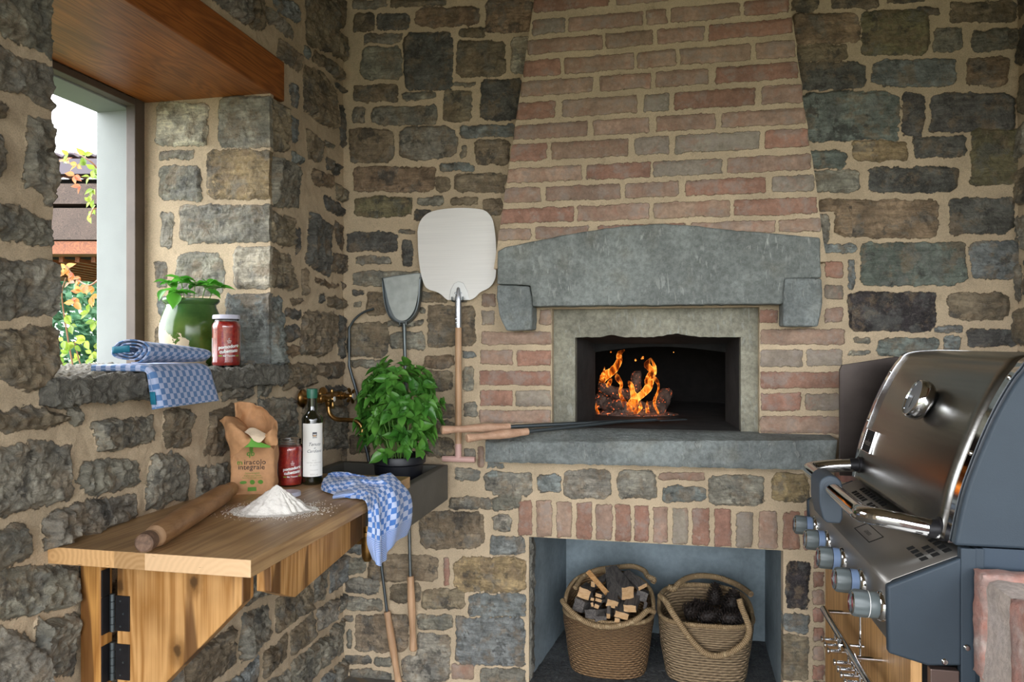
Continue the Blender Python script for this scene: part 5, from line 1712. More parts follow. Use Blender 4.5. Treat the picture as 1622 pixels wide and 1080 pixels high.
# ash shovel
so = thing('ash_shovel', P3(640, 500), 'galvanised metal ash shovel with long rod and wooden grip hanging beside the peel', 'shovel')
oc = [(232, 430), (330, 416), (445, 403), (461, 425), (458, 500), (450, 580), (432, 640), (395, 682), (355, 698), (310, 688), (270, 650), (250, 590), (238, 510)]
pts = [P3(p[0], p[1]) for p in catmull([(*pz(*p), 0) for p in oc + oc[:1]], 90)[:-1]]
MB().prism([(p.x, 2.700, p.z) for p in pts], (0, 0.002, 0)).build('scoop_back', M_STEEL, so, smooth=0, world=True)
rim = [P3(*pz(*p)) for p in oc[1:]]
rimp = [Vector(P3(p[0], p[1])) for p in catmull([(*pz(*p), 0) for p in [oc[0]] + oc[:1:-1][:0] + [(238, 510), (250, 590), (270, 650), (310, 688), (355, 698), (395, 682), (432, 640), (450, 580), (458, 500), (461, 425)]], 60)]
# upstanding side walls of the scoop
c0 = P3(*pz(350, 540))
Gs = []
for k, (dy, sc) in enumerate(((0.0, 1.0), (-0.012, 0.975), (-0.022, 0.93))):
    Gs.append([Vector((c0.x + (p.x - c0.x) * sc, 2.700 + dy, c0.z + (p.z - c0.z) * (sc if k else 1))) for p in rimp])
MB().grid(Gs).build('scoop_wall', M_STEEL, so, smooth=60, solid=0.002, world=True)
ic = [(238, 436), (330, 420), (440, 408), (446, 430), (438, 540), (418, 620), (385, 665), (350, 676), (312, 655), (280, 590), (258, 510)]
pts = [P3(p[0], p[1]) for p in catmull([(*pz(*p), 0) for p in ic + ic[:1]], 70)[:-1]]
def sl(p, k): return Vector((p.x, 2.688 - 0.010 * k, p.z))
zmx = max(p.z for p in pts); zmn = min(p.z for p in pts)
MB().prism([(p.x, 2.696 - 0.014 * (zmx - p.z) / (zmx - zmn), p.z) for p in pts], (0, 0.0015, 0)).build('scoop_face', M_GALV, so, smooth=0, world=True)
r0, r1, r2 = P3(641, 512), P3(650, 912), P3(655, 1030)
MB().tube([(r0.x, 2.684, r0.z + 0.0), (r0.x, 2.688, r0.z - 0.05), (r1.x, YW, r1.z)], [0.010, 0.0072, 0.0062], 14).build('rod', M_STEEL, so, world=True)
def grip(a, b, r=0.0150):
    a, b = Vector(a), Vector(b); L = (b - a).length
    return MB().lathe([(0.0065, 0), (0.0125, 0.001), (0.0135, 0.012), (0.0130, 0.025), (r, L * 0.30), (r * 0.97, L * 0.48), (0.0118, L * 0.72), (0.0120, L * 0.80), (0.0148, L * 0.94), (0.0150, L * 0.985), (0.012, L), (0, L)], 26, a, b - a)
grip((r1.x, YW, r1.z), (r2.x, YW, r2.z)).build('grip', M_BEECH, so, world=True)

# hooked poker
po = thing('hooked_poker', P3(583, 723), 'curved iron rake with long wooden grip hanging in the corner behind the sink', 'poker')
cp = [(592, 489), (575, 495), (560, 508), (548, 532), (547, 555), (556, 590), (566, 625), (568, 650), (575, 690), (583, 723)]
pts = [P3(p[0], p[1]) for p in catmull([(*p, 0) for p in cp], 60)]
pts = [Vector((max(p.x, -1.21), p.y, p.z)) for p in pts]
q1 = P3(613, 968)
MB().tube(pts + [q1], [0.0045] * 30 + [0.0058] * 31, 12).build('iron_rod', M_ROD, po, world=True)
grip(q1, P3(633, 1092)).build('grip', M_BEECH, po, world=True)

# two tools lying on the hearth
def hearth_tool(u0, v0, y0, uj, vj, u1, v1, y1, name, label, flat):
    a, e = on_y(u0, v0, y0), on_y(u1, v1, y1)
    # the wooden part ends at the given pixel column
    t = 0
    best = min(range(200), key=lambda k: abs((lambda p: 811 + FPX * ((p.x * cos(YAW) + p.y * sin(YAW)) / (-p.x * sin(YAW) + p.y * cos(YAW))))(a.lerp(e, k / 200)) - uj))
    j = a.lerp(e, best / 200)
    r = thing(name, a, label, 'oven tool', 'oven tools lying on the hearth')
    g_ = grip(j, a, 0.0165); g_.build('grip', M_BEECHX, r, world=True)
    m = MB().tube([j, e], 0.0072, 14)
    m.build('iron_rod', M_ROD, r, world=True)
    d_ = (e - j).normalized(); s_ = Vector((d_.y, -d_.x, 0))
    m = MB().obox(e + d_ * 0.05, d_ * 0.06, s_ * (0.045 if flat else 0.012), Vector((0, 0, 0.0022)))
    m.build('tool_head', M_ROD, r, world=True, smooth=0, bevel=0.001)
hearth_tool(699, 681, 2.44, 807, 677, 1040, 664.5, 2.90, 'oven_rake', 'wooden-handled iron tool on the hearth, rear one reaching furthest left', True)
hearth_tool(739, 694, 2.42, 836, 688, 985, 667, 2.82, 'oven_brush', 'wooden-handled iron tool on the hearth, front one with the lower grip', False)
# ================================================================ FIRE
def fire():
    g = N('glowing_log')
    n = g.noise(55, 6, 0.7, dist=1.0)
    base = g.scale(rgb('#6a5a50'), g.ramp(g.noise(25, 5), .3, .7, .5, 1.3))
    hot = g.ramp(g.noise(70, 5, 0.7), 0.60, 0.68)
    zz = g.n('SeparateXYZ'); g.l(g.obj(), zz.inputs[0])
    M_HOT = g.bsdf(base, 0.9, 0, g.bump(n, 0.9, 0.01), Emission_Color=(1.0, 0.16, 0.03, 1), Emission_Strength=g.math('MULTIPLY', hot, 2.2))
    spots = [((-0.262, 3.40, 1.035), (-0.14, 3.30, 1.03), 0.038, 'thick charred log at the bottom left of the fire'),
             ((-0.150, 3.33, 1.030), (-0.02, 3.38, 1.032), 0.032, 'charred log at the bottom right of the fire'),
             ((-0.285, 3.34, 1.120), (-0.10, 3.42, 1.078), 0.026, 'smoking log lying across the left of the fire'),
             ((-0.130, 3.45, 1.060), (-0.115, 3.40, 1.185), 0.024, 'upright split log at the back of the fire'),
             ((-0.030, 3.33, 1.028), (0.020, 3.45, 1.090), 0.034, 'rounded log at the right edge of the fire'),
             ((-0.290, 3.36, 1.045), (-0.265, 3.44, 1.105), 0.026, 'short log end at the left edge of the fire')]
    for k, (a, b_, r, lab) in enumerate(spots):
        a, b_ = Vector(a), Vector(b_)
        m = MB()
        pts = [a.lerp(b_, t) + Vector((0, 0, 0.006 * sin(t * 5 + k))) for t in np.linspace(0, 1, 12)]
        m.tube(pts, [r * (0.75 if i in (0, 11) else 1) for i in range(12)], 18)
        m.v = [tuple(Vector(v) + Vector((mnoise.noise(Vector(v) * 35), mnoise.noise(Vector(v) * 35 + Vector((4, 0, 0))), mnoise.noise(Vector(v) * 35 + Vector((0, 4, 0))))) * r * 0.38) for v in m.v]
        o = m.build('burning_log', M_HOT, None, smooth=60)
        tag(o, lab, 'log', 'logs burning in the oven')
    # ash bed
    rows = []
    for i in range(14):
        row = []
        for q in range(40):
            a = 2 * pi * q / 40; r = i / 13
            row.append(Vector((-0.13 + 0.20 * r * cos(a), 3.36 + 0.14 * r * sin(a), 1.005 + 0.018 * (1 - r) ** 0.7 * (1 + mnoise.noise(Vector((r * 9 * cos(a), r * 9 * sin(a), 0)))))))
        rows.append(row)
    ga = N('ash_and_embers')
    h2 = ga.ramp(ga.noise(60, 5, 0.7), 0.60, 0.66)
    MA = ga.bsdf(ga.scale(rgb('#8b7f78'), ga.ramp(ga.noise(40, 6), .3, .7, .4, 1.2)), 0.95, 0, ga.bump(ga.noise(60, 6), 1, 0.01), Emission_Color=(1, 0.2, 0.05, 1), Emission_Strength=ga.math('MULTIPLY', h2, 1.8))
    o = MB().grid(rows, closed_u=True).build('ash_bed', MA, None)
    tag(o, 'bed of grey ash with glowing embers under the burning logs', 'ash', None, 'stuff')
    # flames: thin curling sheets of burning gas
    fl = thing('fire_flames', (-0.14, 3.32, 1.03), 'bright orange flames curling up from the logs in the oven', 'flames')
    gf = N('flame')
    lw = gf.n('LayerWeight'); lw.inputs['Blend'].default_value = 0.5
    at = gf.attr('glow_mask').outputs['Fac']
    em = gf.n('Emission')
    nz = gf.noise(30, 4, 0.6, vec=gf.mapping(gf.obj(), scale=(1.4, 1, 0.22)), dist=0.8)
    cr = gf.n('ValToRGB')
    cr.color_ramp.elements[0].position = 0.0; cr.color_ramp.elements[0].color = (0.75, 0.07, 0.003, 1)
    cr.color_ramp.elements[1].position = 1.0; cr.color_ramp.elements[1].color = (1.0, 0.50, 0.10, 1)
    e = cr.color_ramp.elements.new(0.5); e.color = (1.0, 0.20, 0.012, 1)
    k = gf.math('MULTIPLY', gf.math('ADD', gf.math('MULTIPLY', lw.outputs['Facing'], 0.5), gf.math('MULTIPLY', gf.ramp(nz, 0.35, 0.65), 0.6)), 1.0)
    gf.l(k, cr.inputs[0]); gf.l(cr.outputs[0], em.inputs['Color'])
    gf.put(em.inputs['Strength'], gf.math('MULTIPLY_ADD', k, 1.5, 0.45))
    tr = gf.n('BsdfTransparent'); mx = gf.n('MixShader')
    gf.put(mx.inputs[0], gf.math('MULTIPLY', gf.ramp(k, 0.15, 0.80, 0.12, 0.95), at))
    gf.l(tr.outputs[0], mx.inputs[1]); gf.l(em.outputs[0], mx.inputs[2]); gf.l(mx.outputs[0], gf.out.inputs[0])
    zf = lambda x, y: (900 + x / 5.593, 520 + y / 5.593)
    T = [  # control points in the crop of the fire, with half-width
        ([(500, 190, 5), (455, 225, 24), (450, 290, 30), (400, 370, 38), (330, 420, 44), (300, 470, 30), (290, 500, 8)], 3.36),
        ([(420, 395, 6), (440, 440, 26), (470, 500, 16), (460, 560, 14), (480, 630, 20), (530, 700, 34), (580, 735, 25), (620, 750, 6)], 3.30),
        ([(530, 465, 6), (555, 500, 26), (570, 560, 26), (590, 620, 44), (560, 690, 50), (520, 730, 20)], 3.28),
        ([(735, 260, 4), (700, 320, 30), (740, 380, 30), (720, 450, 44), (710, 520, 40), (660, 580, 34), (610, 620, 34), (570, 690, 25), (540, 730, 6)], 3.31),
        ([(745, 400, 4), (780, 460, 18), (800, 500, 10), (795, 560, 10), (770, 620, 14), (765, 680, 12), (795, 740, 10), (800, 780, 3)], 3.27),
        ([(735, 265, 5), (765, 340, 16), (770, 400, 12), (750, 430, 5)], 3.33),
        ([(370, 425, 3), (375, 460, 16), (355, 500, 22), (340, 520, 6)], 3.29),
        ([(320, 340, 2), (318, 380, 10), (300, 430, 22), (300, 470, 8)], 3.33),
        ([(665, 245, 3), (660, 262, 12), (645, 272, 3)], 3.33), ([(597, 268, 3), (597, 282, 9), (597, 295, 3)], 3.34),
        ([(380, 203, 2), (378, 210, 7), (376, 217, 2)], 3.34), ([(510, 134, 1), (509, 139, 4), (508, 144, 1)], 3.34), ([(934, 207, 1), (934, 212, 4), (934, 217, 1)], 3.34),
        ([(250, 640, 2), (250, 700, 10), (265, 760, 10), (240, 800, 3)], 3.28), ([(700, 640, 3), (700, 700, 16), (705, 760, 18), (700, 790, 4)], 3.27),
        ([(640, 650, 3), (640, 700, 20), (600, 740, 24), (600, 770, 5)], 3.28)]
    for idx, (C, y) in enumerate(T):
        n = 10 * len(C)
        path = catmull(C, n)
        m = MB(); rows = []; heat = []
        for i, (u, v, w) in enumerate(path):
            pu, pv = zf(u, v)
            p = on_y(pu, pv, y)
            w = max(w, 0.5) / 5.593 * y / FPX
            nx = np.array(path[min(i + 1, n - 1)]) - np.array(path[max(i - 1, 0)])
            L = sqrt(nx[0] ** 2 + nx[1] ** 2) + 1e-6
            s = Vector((-nx[1] / L, 0, -nx[0] / L)) * -1
            row = []
            for q in range(12):
                a = 2 * pi * q / 12
                ww = w * 0.85 * (1 + 0.22 * mnoise.noise(Vector((i * 0.35, idx, q > 6))))
                row.append(p + s * ww * cos(a) + Vector((0, 1, 0)) * ww * 0.3 * sin(a) + Vector((0, 0.010 * sin(i * 0.3 + idx), 0)))
                heat.append(min(1, 2.6 * min(i, n - 1 - i) / n + 0.08))
            rows.append(row)
        m.grid(rows, closed_u=True)
        o = m.build('flame', gf.m, fl, smooth=180, world=True)
        a = o.data.attributes.new('glow_mask', 'FLOAT', 'POINT'); a.data.foreach_set('value', heat)
fire()

# ================================================================ BASKETS
def weave_mat(name, c1, c2, fr):
    g = N(name)
    u = g.n('SeparateXYZ'); g.l(g.uv(), u.inputs[0])
    a = g.math('SINE', g.math('MULTIPLY', u.outputs['X'], 2 * pi * fr[0]))
    row = g.math('FLOOR', g.math('MULTIPLY', u.outputs['Y'], fr[1]))
    sh = g.math('MULTIPLY', g.math('MODULO', row, 2.0), pi)
    a = g.math('SINE', g.math('ADD', g.math('MULTIPLY', u.outputs['X'], 2 * pi * fr[0]), sh))
    b_ = g.math('PINGPONG', g.math('MULTIPLY', u.outputs['Y'], fr[1]), 0.5)
    fr_ = g.math('FRACT', g.math('MULTIPLY', u.outputs['Y'], fr[1]))
    bb = g.math('SUBTRACT', 1.0, g.math('MULTIPLY', g.math('ABSOLUTE', g.math('SUBTRACT', fr_, 0.5)), 2.0))
    h = g.math('MULTIPLY', g.math('POWER', bb, 0.6), g.math('MULTIPLY_ADD', a, 0.35, 0.65))
    st = g.noise(1.0, 4, 0.7, vec=g.mapping(g.uv(), scale=(fr[0] * 1.3, fr[1] * 2.2, 1)))
    c = g.mix(g.ramp(st, 0.3, 0.7), c1, c2)
    c = g.mix(g.ramp(g.noise(1.0, 3, 0.6, vec=g.mapping(g.uv(), scale=(fr[0] * 3, fr[1] * 4, 1))), 0.62, 0.72, 0, 0.6), c, rgb('#cdbb9c'))
    c = g.scale(c, g.ramp(h, 0.0, 0.5, 0.6, 1.12))
    return g.bsdf(c, 0.8, 0, g.bump(h, 1.0, 0.010))
M_WEAVE = weave_mat('seagrass_weave', rgb('#9b7a54'), rgb('#6f5235'), (40, 30))
M_WEAVE2 = weave_mat('seagrass_weave_light', rgb('#ab9372'), rgb('#7f694e'), (32, 24))
def rope_mat():
    g = N('wrapped_rope')
    u = g.n('SeparateXYZ'); g.l(g.uv(), u.inputs[0])
    a = g.math('PINGPONG', g.math('ADD', u.outputs['X'], g.math('MULTIPLY', u.outputs['Y'], 1.0)), 0.5)
    c = g.mix(g.ramp(a, 0.0, 0.4), rgb('#66523c'), rgb('#a38963'))
    c = g.mix(g.ramp(g.noise(60, 3), 0.55, 0.7, 0, 0.5), c, rgb('#cbb48d'))
    return g.bsdf(c, 0.75, 0, g.bump(a, 0.8, 0.003))
M_ROPE = rope_mat()
def rope(name, pts, r, root, seg=12, per=0.0065):
    pts = [Vector(p) for p in pts]
    m = MB().tube(pts, r, seg)
    s = 0; uv = []
    for i in range(len(pts)):
        if i: s += (pts[i] - pts[i - 1]).length
        for k in range(seg): uv.append((s / per, k / seg))
    return m.build(name, M_ROPE, root, smooth=60, uvs=uv, world=True)
def basket(center, rx, ry, h, mat, label, name, front_dip, sq, base=0.82, rot=0.0):
    root = thing('woven_basket', center, label, 'basket', None)
    nz, na = 60, 120
    rows, uv = [], []
    def shape(a, t, inset=0.0):
        ca, sa = cos(a), sin(a)
        k = (abs(ca) ** sq + abs(sa) ** sq) ** (-1 / sq)
        s = base + (1 - base) * min(1, t * 1.3) ** 0.6
        z = h * t
        dip = front_dip * (1 - max(0.0, sin(a)) ** 0.8) * t ** 2
        w = 1 + 0.02 * mnoise.noise(Vector((ca * 1.5, sa * 1.5, t * 3 + center[0] * 7)))
        ar = a + rot
        return Vector(((rx - inset) * s * k * w * ca * cos(rot) - (ry - inset) * s * k * w * sa * sin(rot),
                       (rx - inset) * s * k * w * ca * sin(rot) + (ry - inset) * s * k * w * sa * cos(rot), max(0.0, z - dip)))
    for i in range(nz + 1):
        for_t = i / nz
        rows.append([shape(2 * pi * q / na, for_t) for q in range(na)])
        uv += [(q / na, for_t) for q in range(na)]
    # the seam column is duplicated so the weave does not smear
    for r in rows: r.append(r[0].copy())
    uv = [(q / na, i / nz) for i in range(nz + 1) for q in range(na + 1)]
    inner = [[shape(2 * pi * q / na, 1 - i / 20 * 0.93, 0.008) for q in range(na)] for i in range(21)]
    for r in inner: r.append(r[0].copy())
    m = MB().grid(rows); m.grid(inner)
    uv += [(q / na, 1 - i / 20 * 0.93) for i in range(21) for q in range(na + 1)]
    m.add([Vector(p) for p in rows[0][:-1]], [tuple(range(na - 1, -1, -1))]); uv += [(0, 0)] * na
    m.add([Vector(p) for p in inner[-1][:-1]], [tuple(range(na))]); uv += [(0, 0)] * na
    m.build('body', mat, root, smooth=60, uvs=uv)
    rim = [Vector(center) + shape(2 * pi * q / na, 1.0, 0.003) for q in range(na + 1)]
    rope('rim', rim, 0.0085, root)
    return root
BY = 2.93
B1 = (-0.212, BY, 0.041)
r1_ = basket(B1, 0.178, 0.150, 0.330, M_WEAVE, 'woven basket full of split firewood in the niche, the left one', 'b1', 0.105, 2.6)
B2 = (0.160, BY + 0.02, 0.041)
r2_ = basket(B2, 0.178, 0.155, 0.290, M_WEAVE2, 'woven basket with a big drooping handle holding pine cones, the right one', 'b2', 0.055, 3.2)
zb = lambda x, y: (880 + x / 5.07, 880 + y / 5.07)
def hp_(x, y, Y): return on_y(*zb(x, y), Y)
# handles of the left basket: front one lies along the rim, the back one stands up
C = [hp_(55, 360, 2.83), hp_(80, 400, 2.80), hp_(150, 470, 2.775), hp_(260, 540, 2.765), hp_(400, 570, 2.762), hp_(540, 555, 2.765), hp_(660, 505, 2.775), hp_(740, 440, 2.80), hp_(790, 450, 2.83)]
rope('handle', [Vector(p) for p in catmull([tuple(c) for c in C], 70)], 0.0105, r1_, 14)
C = [hp_(160, 260, 2.97), hp_(220, 170, 3.03), hp_(330, 115, 3.07), hp_(470, 95, 3.085), hp_(620, 85, 3.08), hp_(710, 120, 3.05), hp_(740, 165, 3.02), hp_(790, 190, 3.01), hp_(780, 215, 3.0)]
rope('handle', [Vector(p) for p in catmull([tuple(c) for c in C], 70)], 0.0105, r1_, 14)
C = [hp_(840, 320, 2.86), hp_(880, 360, 2.82), hp_(940, 460, 2.78), hp_(1020, 580, 2.765), hp_(1110, 700, 2.76), hp_(1200, 780, 2.758), hp_(1300, 805, 2.757), hp_(1420, 770, 2.758), hp_(1520, 690, 2.765), hp_(1555, 600, 2.78), hp_(1530, 500, 2.79), hp_(1495, 420, 2.80), hp_(1475, 345, 2.81)]
rope('handle', [Vector(p) for p in catmull([tuple(c) for c in C], 100)], 0.0115, r2_, 14)
C = [hp_(900, 245, 2.98), hp_(945, 270, 2.98), hp_(990, 220, 3.0), hp_(1070, 175, 3.05), hp_(1180, 160, 3.08), hp_(1300, 175, 3.09), hp_(1420, 215, 3.07), hp_(1510, 265, 3.02), hp_(1570, 310, 2.97)]
rope('handle', [Vector(p) for p in catmull([tuple(c) for c in C], 80)], 0.0115, r2_, 14)

# firewood: end-face centre in the crop, distance, half sizes, direction into the basket, length, kind
WOOD = [
 ((580, 300), 2.84, 0.025, 0.027, (-0.42, 0.85, 0.18), 0.17, 'thick grey squared log poking out highest of the firewood', 1),
 ((228, 305), 2.86, 0.024, 0.020, (0.10, 0.9, -0.15), 0.12, 'square light-ended log at the left side of the firewood', 1),
 ((185, 400), 2.83, 0.022, 0.024, (0.3, 0.9, -0.25), 0.12, 'dark grey weathered log against the left rim', 0),
 ((455, 388), 2.81, 0.022, 0.016, (-0.1, 0.9, 0.18), 0.15, 'wedge shaped log leaning in the middle of the firewood', 1),
 ((596, 425), 2.79, 0.024, 0.014, (0.12, 0.95, 0.08), 0.12, 'flat light-ended log at the front right of the firewood', 1),
 ((530, 480), 2.78, 0.026, 0.013, (-0.1, 0.95, 0.10), 0.11, 'tilted light-ended log at the front of the firewood', 1),
 ((700, 250), 2.88, 0.020, 0.008, (-0.55, 0.8, 0.12), 0.13, 'thin grey slat against the right rim', 1),
 ((692, 325), 2.88, 0.022, 0.019, (0.0, 0.9, -0.2), 0.09, 'brown round ended log under the grey slat', 0),
 ((280, 470), 2.79, 0.026, 0.018, (0.45, 0.8, -0.2), 0.12, 'dark grey log lying against the front rim', 0),
 ((365, 510), 2.78, 0.022, 0.012, (-0.3, 0.9, 0.1), 0.10, 'dark splintered log at the front rim', 0),
 ((424, 485), 2.78, 0.007, 0.013, (0.0, 0.8, 0.4), 0.10, 'narrow upright stick between the front logs', 1),
 ((495, 520), 2.775, 0.010, 0.009, (0.1, 0.9, 0.1), 0.10, 'short stub at the very front of the firewood', 1),
 ((300, 230), 2.90, 0.009, 0.011, (0.35, 0.8, 0.0), 0.12, 'short square stick behind the left logs', 1),
 ((345, 320), 2.84, 0.013, 0.007, (0.25, 0.95, -0.2), 0.12, 'small kindling stick, the upper of three in the middle', 1),
 ((345, 358), 2.83, 0.014, 0.006, (0.35, 0.9, -0.2), 0.12, 'small kindling stick, the middle of three', 1),
 ((330, 408), 2.81, 0.009, 0.008, (0.1, 0.95, -0.1), 0.10, 'small kindling stick, the lowest of three', 1),
 ((294, 393), 2.82, 0.005, 0.008, (0.1, 0.95, -0.1), 0.10, 'thin kindling splinter beside the dark grey log', 1),
 ((295, 350), 2.84, 0.007, 0.006, (-0.2, 0.9, 0.1), 0.10, 'thin kindling splinter beside the square log', 1),
 ((720, 400), 2.86, 0.006, 0.014, (0.0, 0.8, -0.3), 0.10, 'grey upright splinter at the right rim', 0)]
M_GREYW = wood_mat('grey_weathered_wood', rgb('#6b6560'), rgb('#454140'), 'y', 1.5, 0.85, 8)
M_ENDW = wood_mat('sawn_end', rgb('#c9a67c'), rgb('#b08a5e'), 'x', 4, 0.8, 6)
for (px_, Y, hw, hh_, dr, L, lab, kk) in WOOD:
    p = hp_(*px_, Y)
    d_ = Vector(dr).normalized()
    s_ = Vector((1, 0, 0)); s_ = (s_ - d_ * s_.dot(d_)).normalized()
    rs = random.Random(px_[0]); s_ = Quaternion(d_, rs.uniform(-0.35, 0.35)) @ s_
    u_ = s_.cross(d_).normalized()
    m = MB()
    n = 10
    sec = [(-1, -0.9), (-0.4, -1.0), (0.5, -0.95), (1, -0.85), (0.95, 0), (1.0, 0.85), (0.3, 1.0), (-0.5, 0.9), (-1, 1), (-0.95, 0.1)]
    rows = []
    for i in range(n):
        t = i / (n - 1)
        row = []
        for k, (a, b_) in enumerate(sec):
            q = p + d_ * (L * t) + s_ * hw * a + u_ * hh_ * b_
            j = mnoise.noise(Vector((t * 3, k, px_[0]))) * 0.10
            q += s_ * hw * j * a + u_ * hh_ * j * b_
            row.append(q)
        rows.append(row)
    o_ = len(sec)
    m.grid(rows, closed_u=True)
    m.cur = 1; m.add(rows[0], [tuple(range(o_))]); m.cur = 0; m.add(rows[-1], [tuple(range(o_ - 1, -1, -1))])
    root_p = p
    m.v = [(a - p.x, b_ - p.y, c - p.z) for a, b_, c in m.v]
    o = m.build('firewood_log', [M_GREYW, M_ENDW if kk else M_GREYW], None, smooth=30, bevel=0.001)
    o.location = p
    tag(o, lab, 'firewood', 'split logs in the left basket')
# one long pale stick leaning up
a, b_ = hp_(262, 128, 2.93), hp_(412, 300, 2.85)
m = MB().beam(a, b_, 0.020, 0.012, (0, -1, 0.3)); m.v = [tuple(Vector(v) - a) for v in m.v]
o = m.build('firewood_log', M_LOGEND, None, smooth=0, bevel=0.001); o.location = a
tag(o, 'long pale stick leaning up towards the back rim', 'firewood', 'split logs in the left basket')
# hidden lower logs carry the visible ones
# pine cones
M_CONE = simple('dark_pine_cone', rgb('#241b16'), 0.7, var=0.3, vscale=60)
def cone(center, ax, L, r, lab):
    m = MB(); ax = Vector(ax).normalized(); sx_, sy_, _ = frame(ax)
    m.lathe([(0, 0), (r * 0.5, L * 0.1), (r * 0.62, L * 0.4), (r * 0.4, L * 0.8), (0, L)], 12, (0, 0, 0), ax)
    n = 90
    for k in range(n):
        t = (k + 0.5) / n; a = k * 2.39996
        rr = r * (0.62 * (sin(pi * min(1, t * 1.05 + 0.12)) ** 0.7))
        out_ = sx_ * cos(a) + sy_ * sin(a)
        sd_v = out_.cross(ax)
        b0 = ax * (L * t) + out_ * rr * 0.6
        d_ = (out_ + ax * (0.2 + t * 0.6)).normalized()
        w_ = r * 0.20
        tip = b0 + d_ * r * 0.62
        n_ = d_.cross(sd_v).normalized() * w_ * 0.35
        m.add([b0 - sd_v * w_ * 0.5, b0 + sd_v * w_ * 0.5, tip + sd_v * w_ * 0.8, tip - sd_v * w_ * 0.8, b0 + n_, tip + n_ * 1.3], [(0, 1, 2, 3), (0, 3, 5, 4), (1, 4, 5, 2), (3, 2, 5)])
    o = m.build('pine_cone', M_CONE, None, smooth=0); o.location = center
    tag(o, lab, 'pine cone', 'pine cones in the right basket')
cone(hp_(1275, 400, 2.98), (0.05, 0.1, 1), 0.075, 0.034, 'dark pine cone standing upright at the back of the basket')
cone(hp_(1400, 470, 2.92), (0.15, -0.2, 1), 0.085, 0.042, 'large dark pine cone at the right of the basket')
cone(hp_(1160, 500, 2.87), (0.8, -0.3, 0.4), 0.075, 0.038, 'dark pine cone lying at the front middle of the basket')
cone(hp_(1030, 460, 2.90), (0.9, 0.2, 0.2), 0.075, 0.038, 'dark pine cone lying at the left of the basket')
cone(hp_(1330, 500, 2.86), (0.7, -0.3, 0.2), 0.075, 0.040, 'dark pine cone lying low at the front right of the basket')
cone(hp_(1240, 470, 2.92), (-0.6, 0.4, 0.3), 0.070, 0.036, 'dark pine cone behind the front middle one')

# ================================================================ GRILL
g = N('brushed_stainless')
br_ = g.noise(1.0, 3, 0.6, vec=g.mapping(g.obj(), scale=(140, 1.2, 140)))
M_SS = g.bsdf(g.scale(rgb('#8f8d88'), g.ramp(br_, .3, .7, .94, 1.06)), 0.26, 1.0, g.bump(br_, 0.12, 0.001))
M_SS2 = N('satin_stainless').bsdf(rgb('#a09d98'), 0.45, 1.0)
M_CAST = simple('blue_grey_enamel', rgb('#323c45'), 0.55, 0.0, Specular_IOR_Level=0.3, var=0.03, bump=0.08, bscale=500)
M_KNOB = simple('grey_knob_plastic', rgb('#5d6566'), 0.45)
M_KBLUE = simple('pale_blue_knob_collar', rgb('#7287a8'), 0.4)
M_RED = simple('red_dial', rgb('#8f1420'), 0.3)
M_SLOT = simple('black_slot', rgb('#050505'), 0.9)
M_GRIP = simple('blue_grey_grip', rgb('#3d4751'), 0.55)
YN, YFr = 1.557, 2.30
gr = thing('barbecue_grill', (0.78, 1.93, 0.0), 'large stainless steel gas barbecue with grey end panels built in beside the oven', 'barbecue')
# lid profile (x, z)
pf = [on_y(u, v, 2.30) for u, v in ((1350, 745), (1361, 702), (1374, 664), (1390, 625), (1406, 594), (1421, 572), (1440, 560))]
prof = [(p.x, p.z) for p in pf]
prof[0] = (0.544, 0.935)
prof[-1] = (prof[-1][0], 1.296)
prof += [(0.82, 1.300), (0.95, 1.285), (1.06, 1.22), (1.12, 1.08), (1.13, 0.935)]
sm = catmull([(a, b, 0) for a, b in prof], 90)
LP = [(float(a), float(b)) for a, b, _ in sm]
m = MB()
ys = np.linspace(YN + 0.022, YFr - 0.022, 12)
m.grid([[Vector((a, y, b)) for a, b in LP] for y in ys])
m.build('lid', M_SS, gr, smooth=60, world=True, solid=0.003)
cxl, czl = 0.85, 1.10
def scaled(k): return [(cxl + (a - cxl) * k, 0.932 + (b - 0.932) * k) for a, b in LP]
# grey end panels, near one large in view
for (ya, yb_) in ((YN - 0.020, YN + 0.004), (YFr - 0.004, YFr + 0.020)):
    MB().prism([(a, ya, b) for a, b in scaled(0.995)], (0, yb_ - ya, 0)).build('lid_end_panel', M_CAST, gr, smooth=40, bevel=0.006, bseg=3, world=True)
for (ya, yb_) in ((YN + 0.003, YN + 0.025), (YFr - 0.025, YFr - 0.003)):
    o_ = scaled(1.006); i_ = scaled(0.985)
    m = MB(); m.grid([[Vector((a, ya, b)) for a, b in o_], [Vector((a, yb_, b)) for a, b in o_]]); m.grid([[Vector((a, yb_, b)) for a, b in o_], [Vector((a, yb_, b)) for a, b in i_]]); m.grid([[Vector((a, ya, b)) for a, b in i_], [Vector((a, ya, b)) for a, b in o_]])
    tr = m.build('lid_trim', M_CHROME, gr, smooth=50, world=True)
def lid_at(v, y):
    """lid point whose picture row is v at depth y"""
    best = None
    for i in range(len(LP) // 2 + 5):
        x, z = LP[i]; c = -x * sin(YAW) + y * cos(YAW)
        vv = 545 - FPX * (z - EYE) / c
        if best is None or abs(vv - v) < best[0]:
            a, b = LP[max(i - 1, 0)], LP[i + 1]
            t = Vector((b[0] - a[0], 0, b[1] - a[1])).normalized()
            best = (abs(vv - v), Vector((x, y, z)), Vector((-t.z, 0, t.x)))
    return best[1], best[2]
for y, vs_ in ((YN + 0.014, (600, 715)), (YFr - 0.014, (590, 665))):
    for v in vs_:
        p, n_ = lid_at(v, y)
        MB().lathe([(0, 0.006), (0.004, 0.005), (0.0062, 0.001), (0.0062, -0.002)], 14, p, n_).build('lid_screw', M_CHROME, gr, world=True)
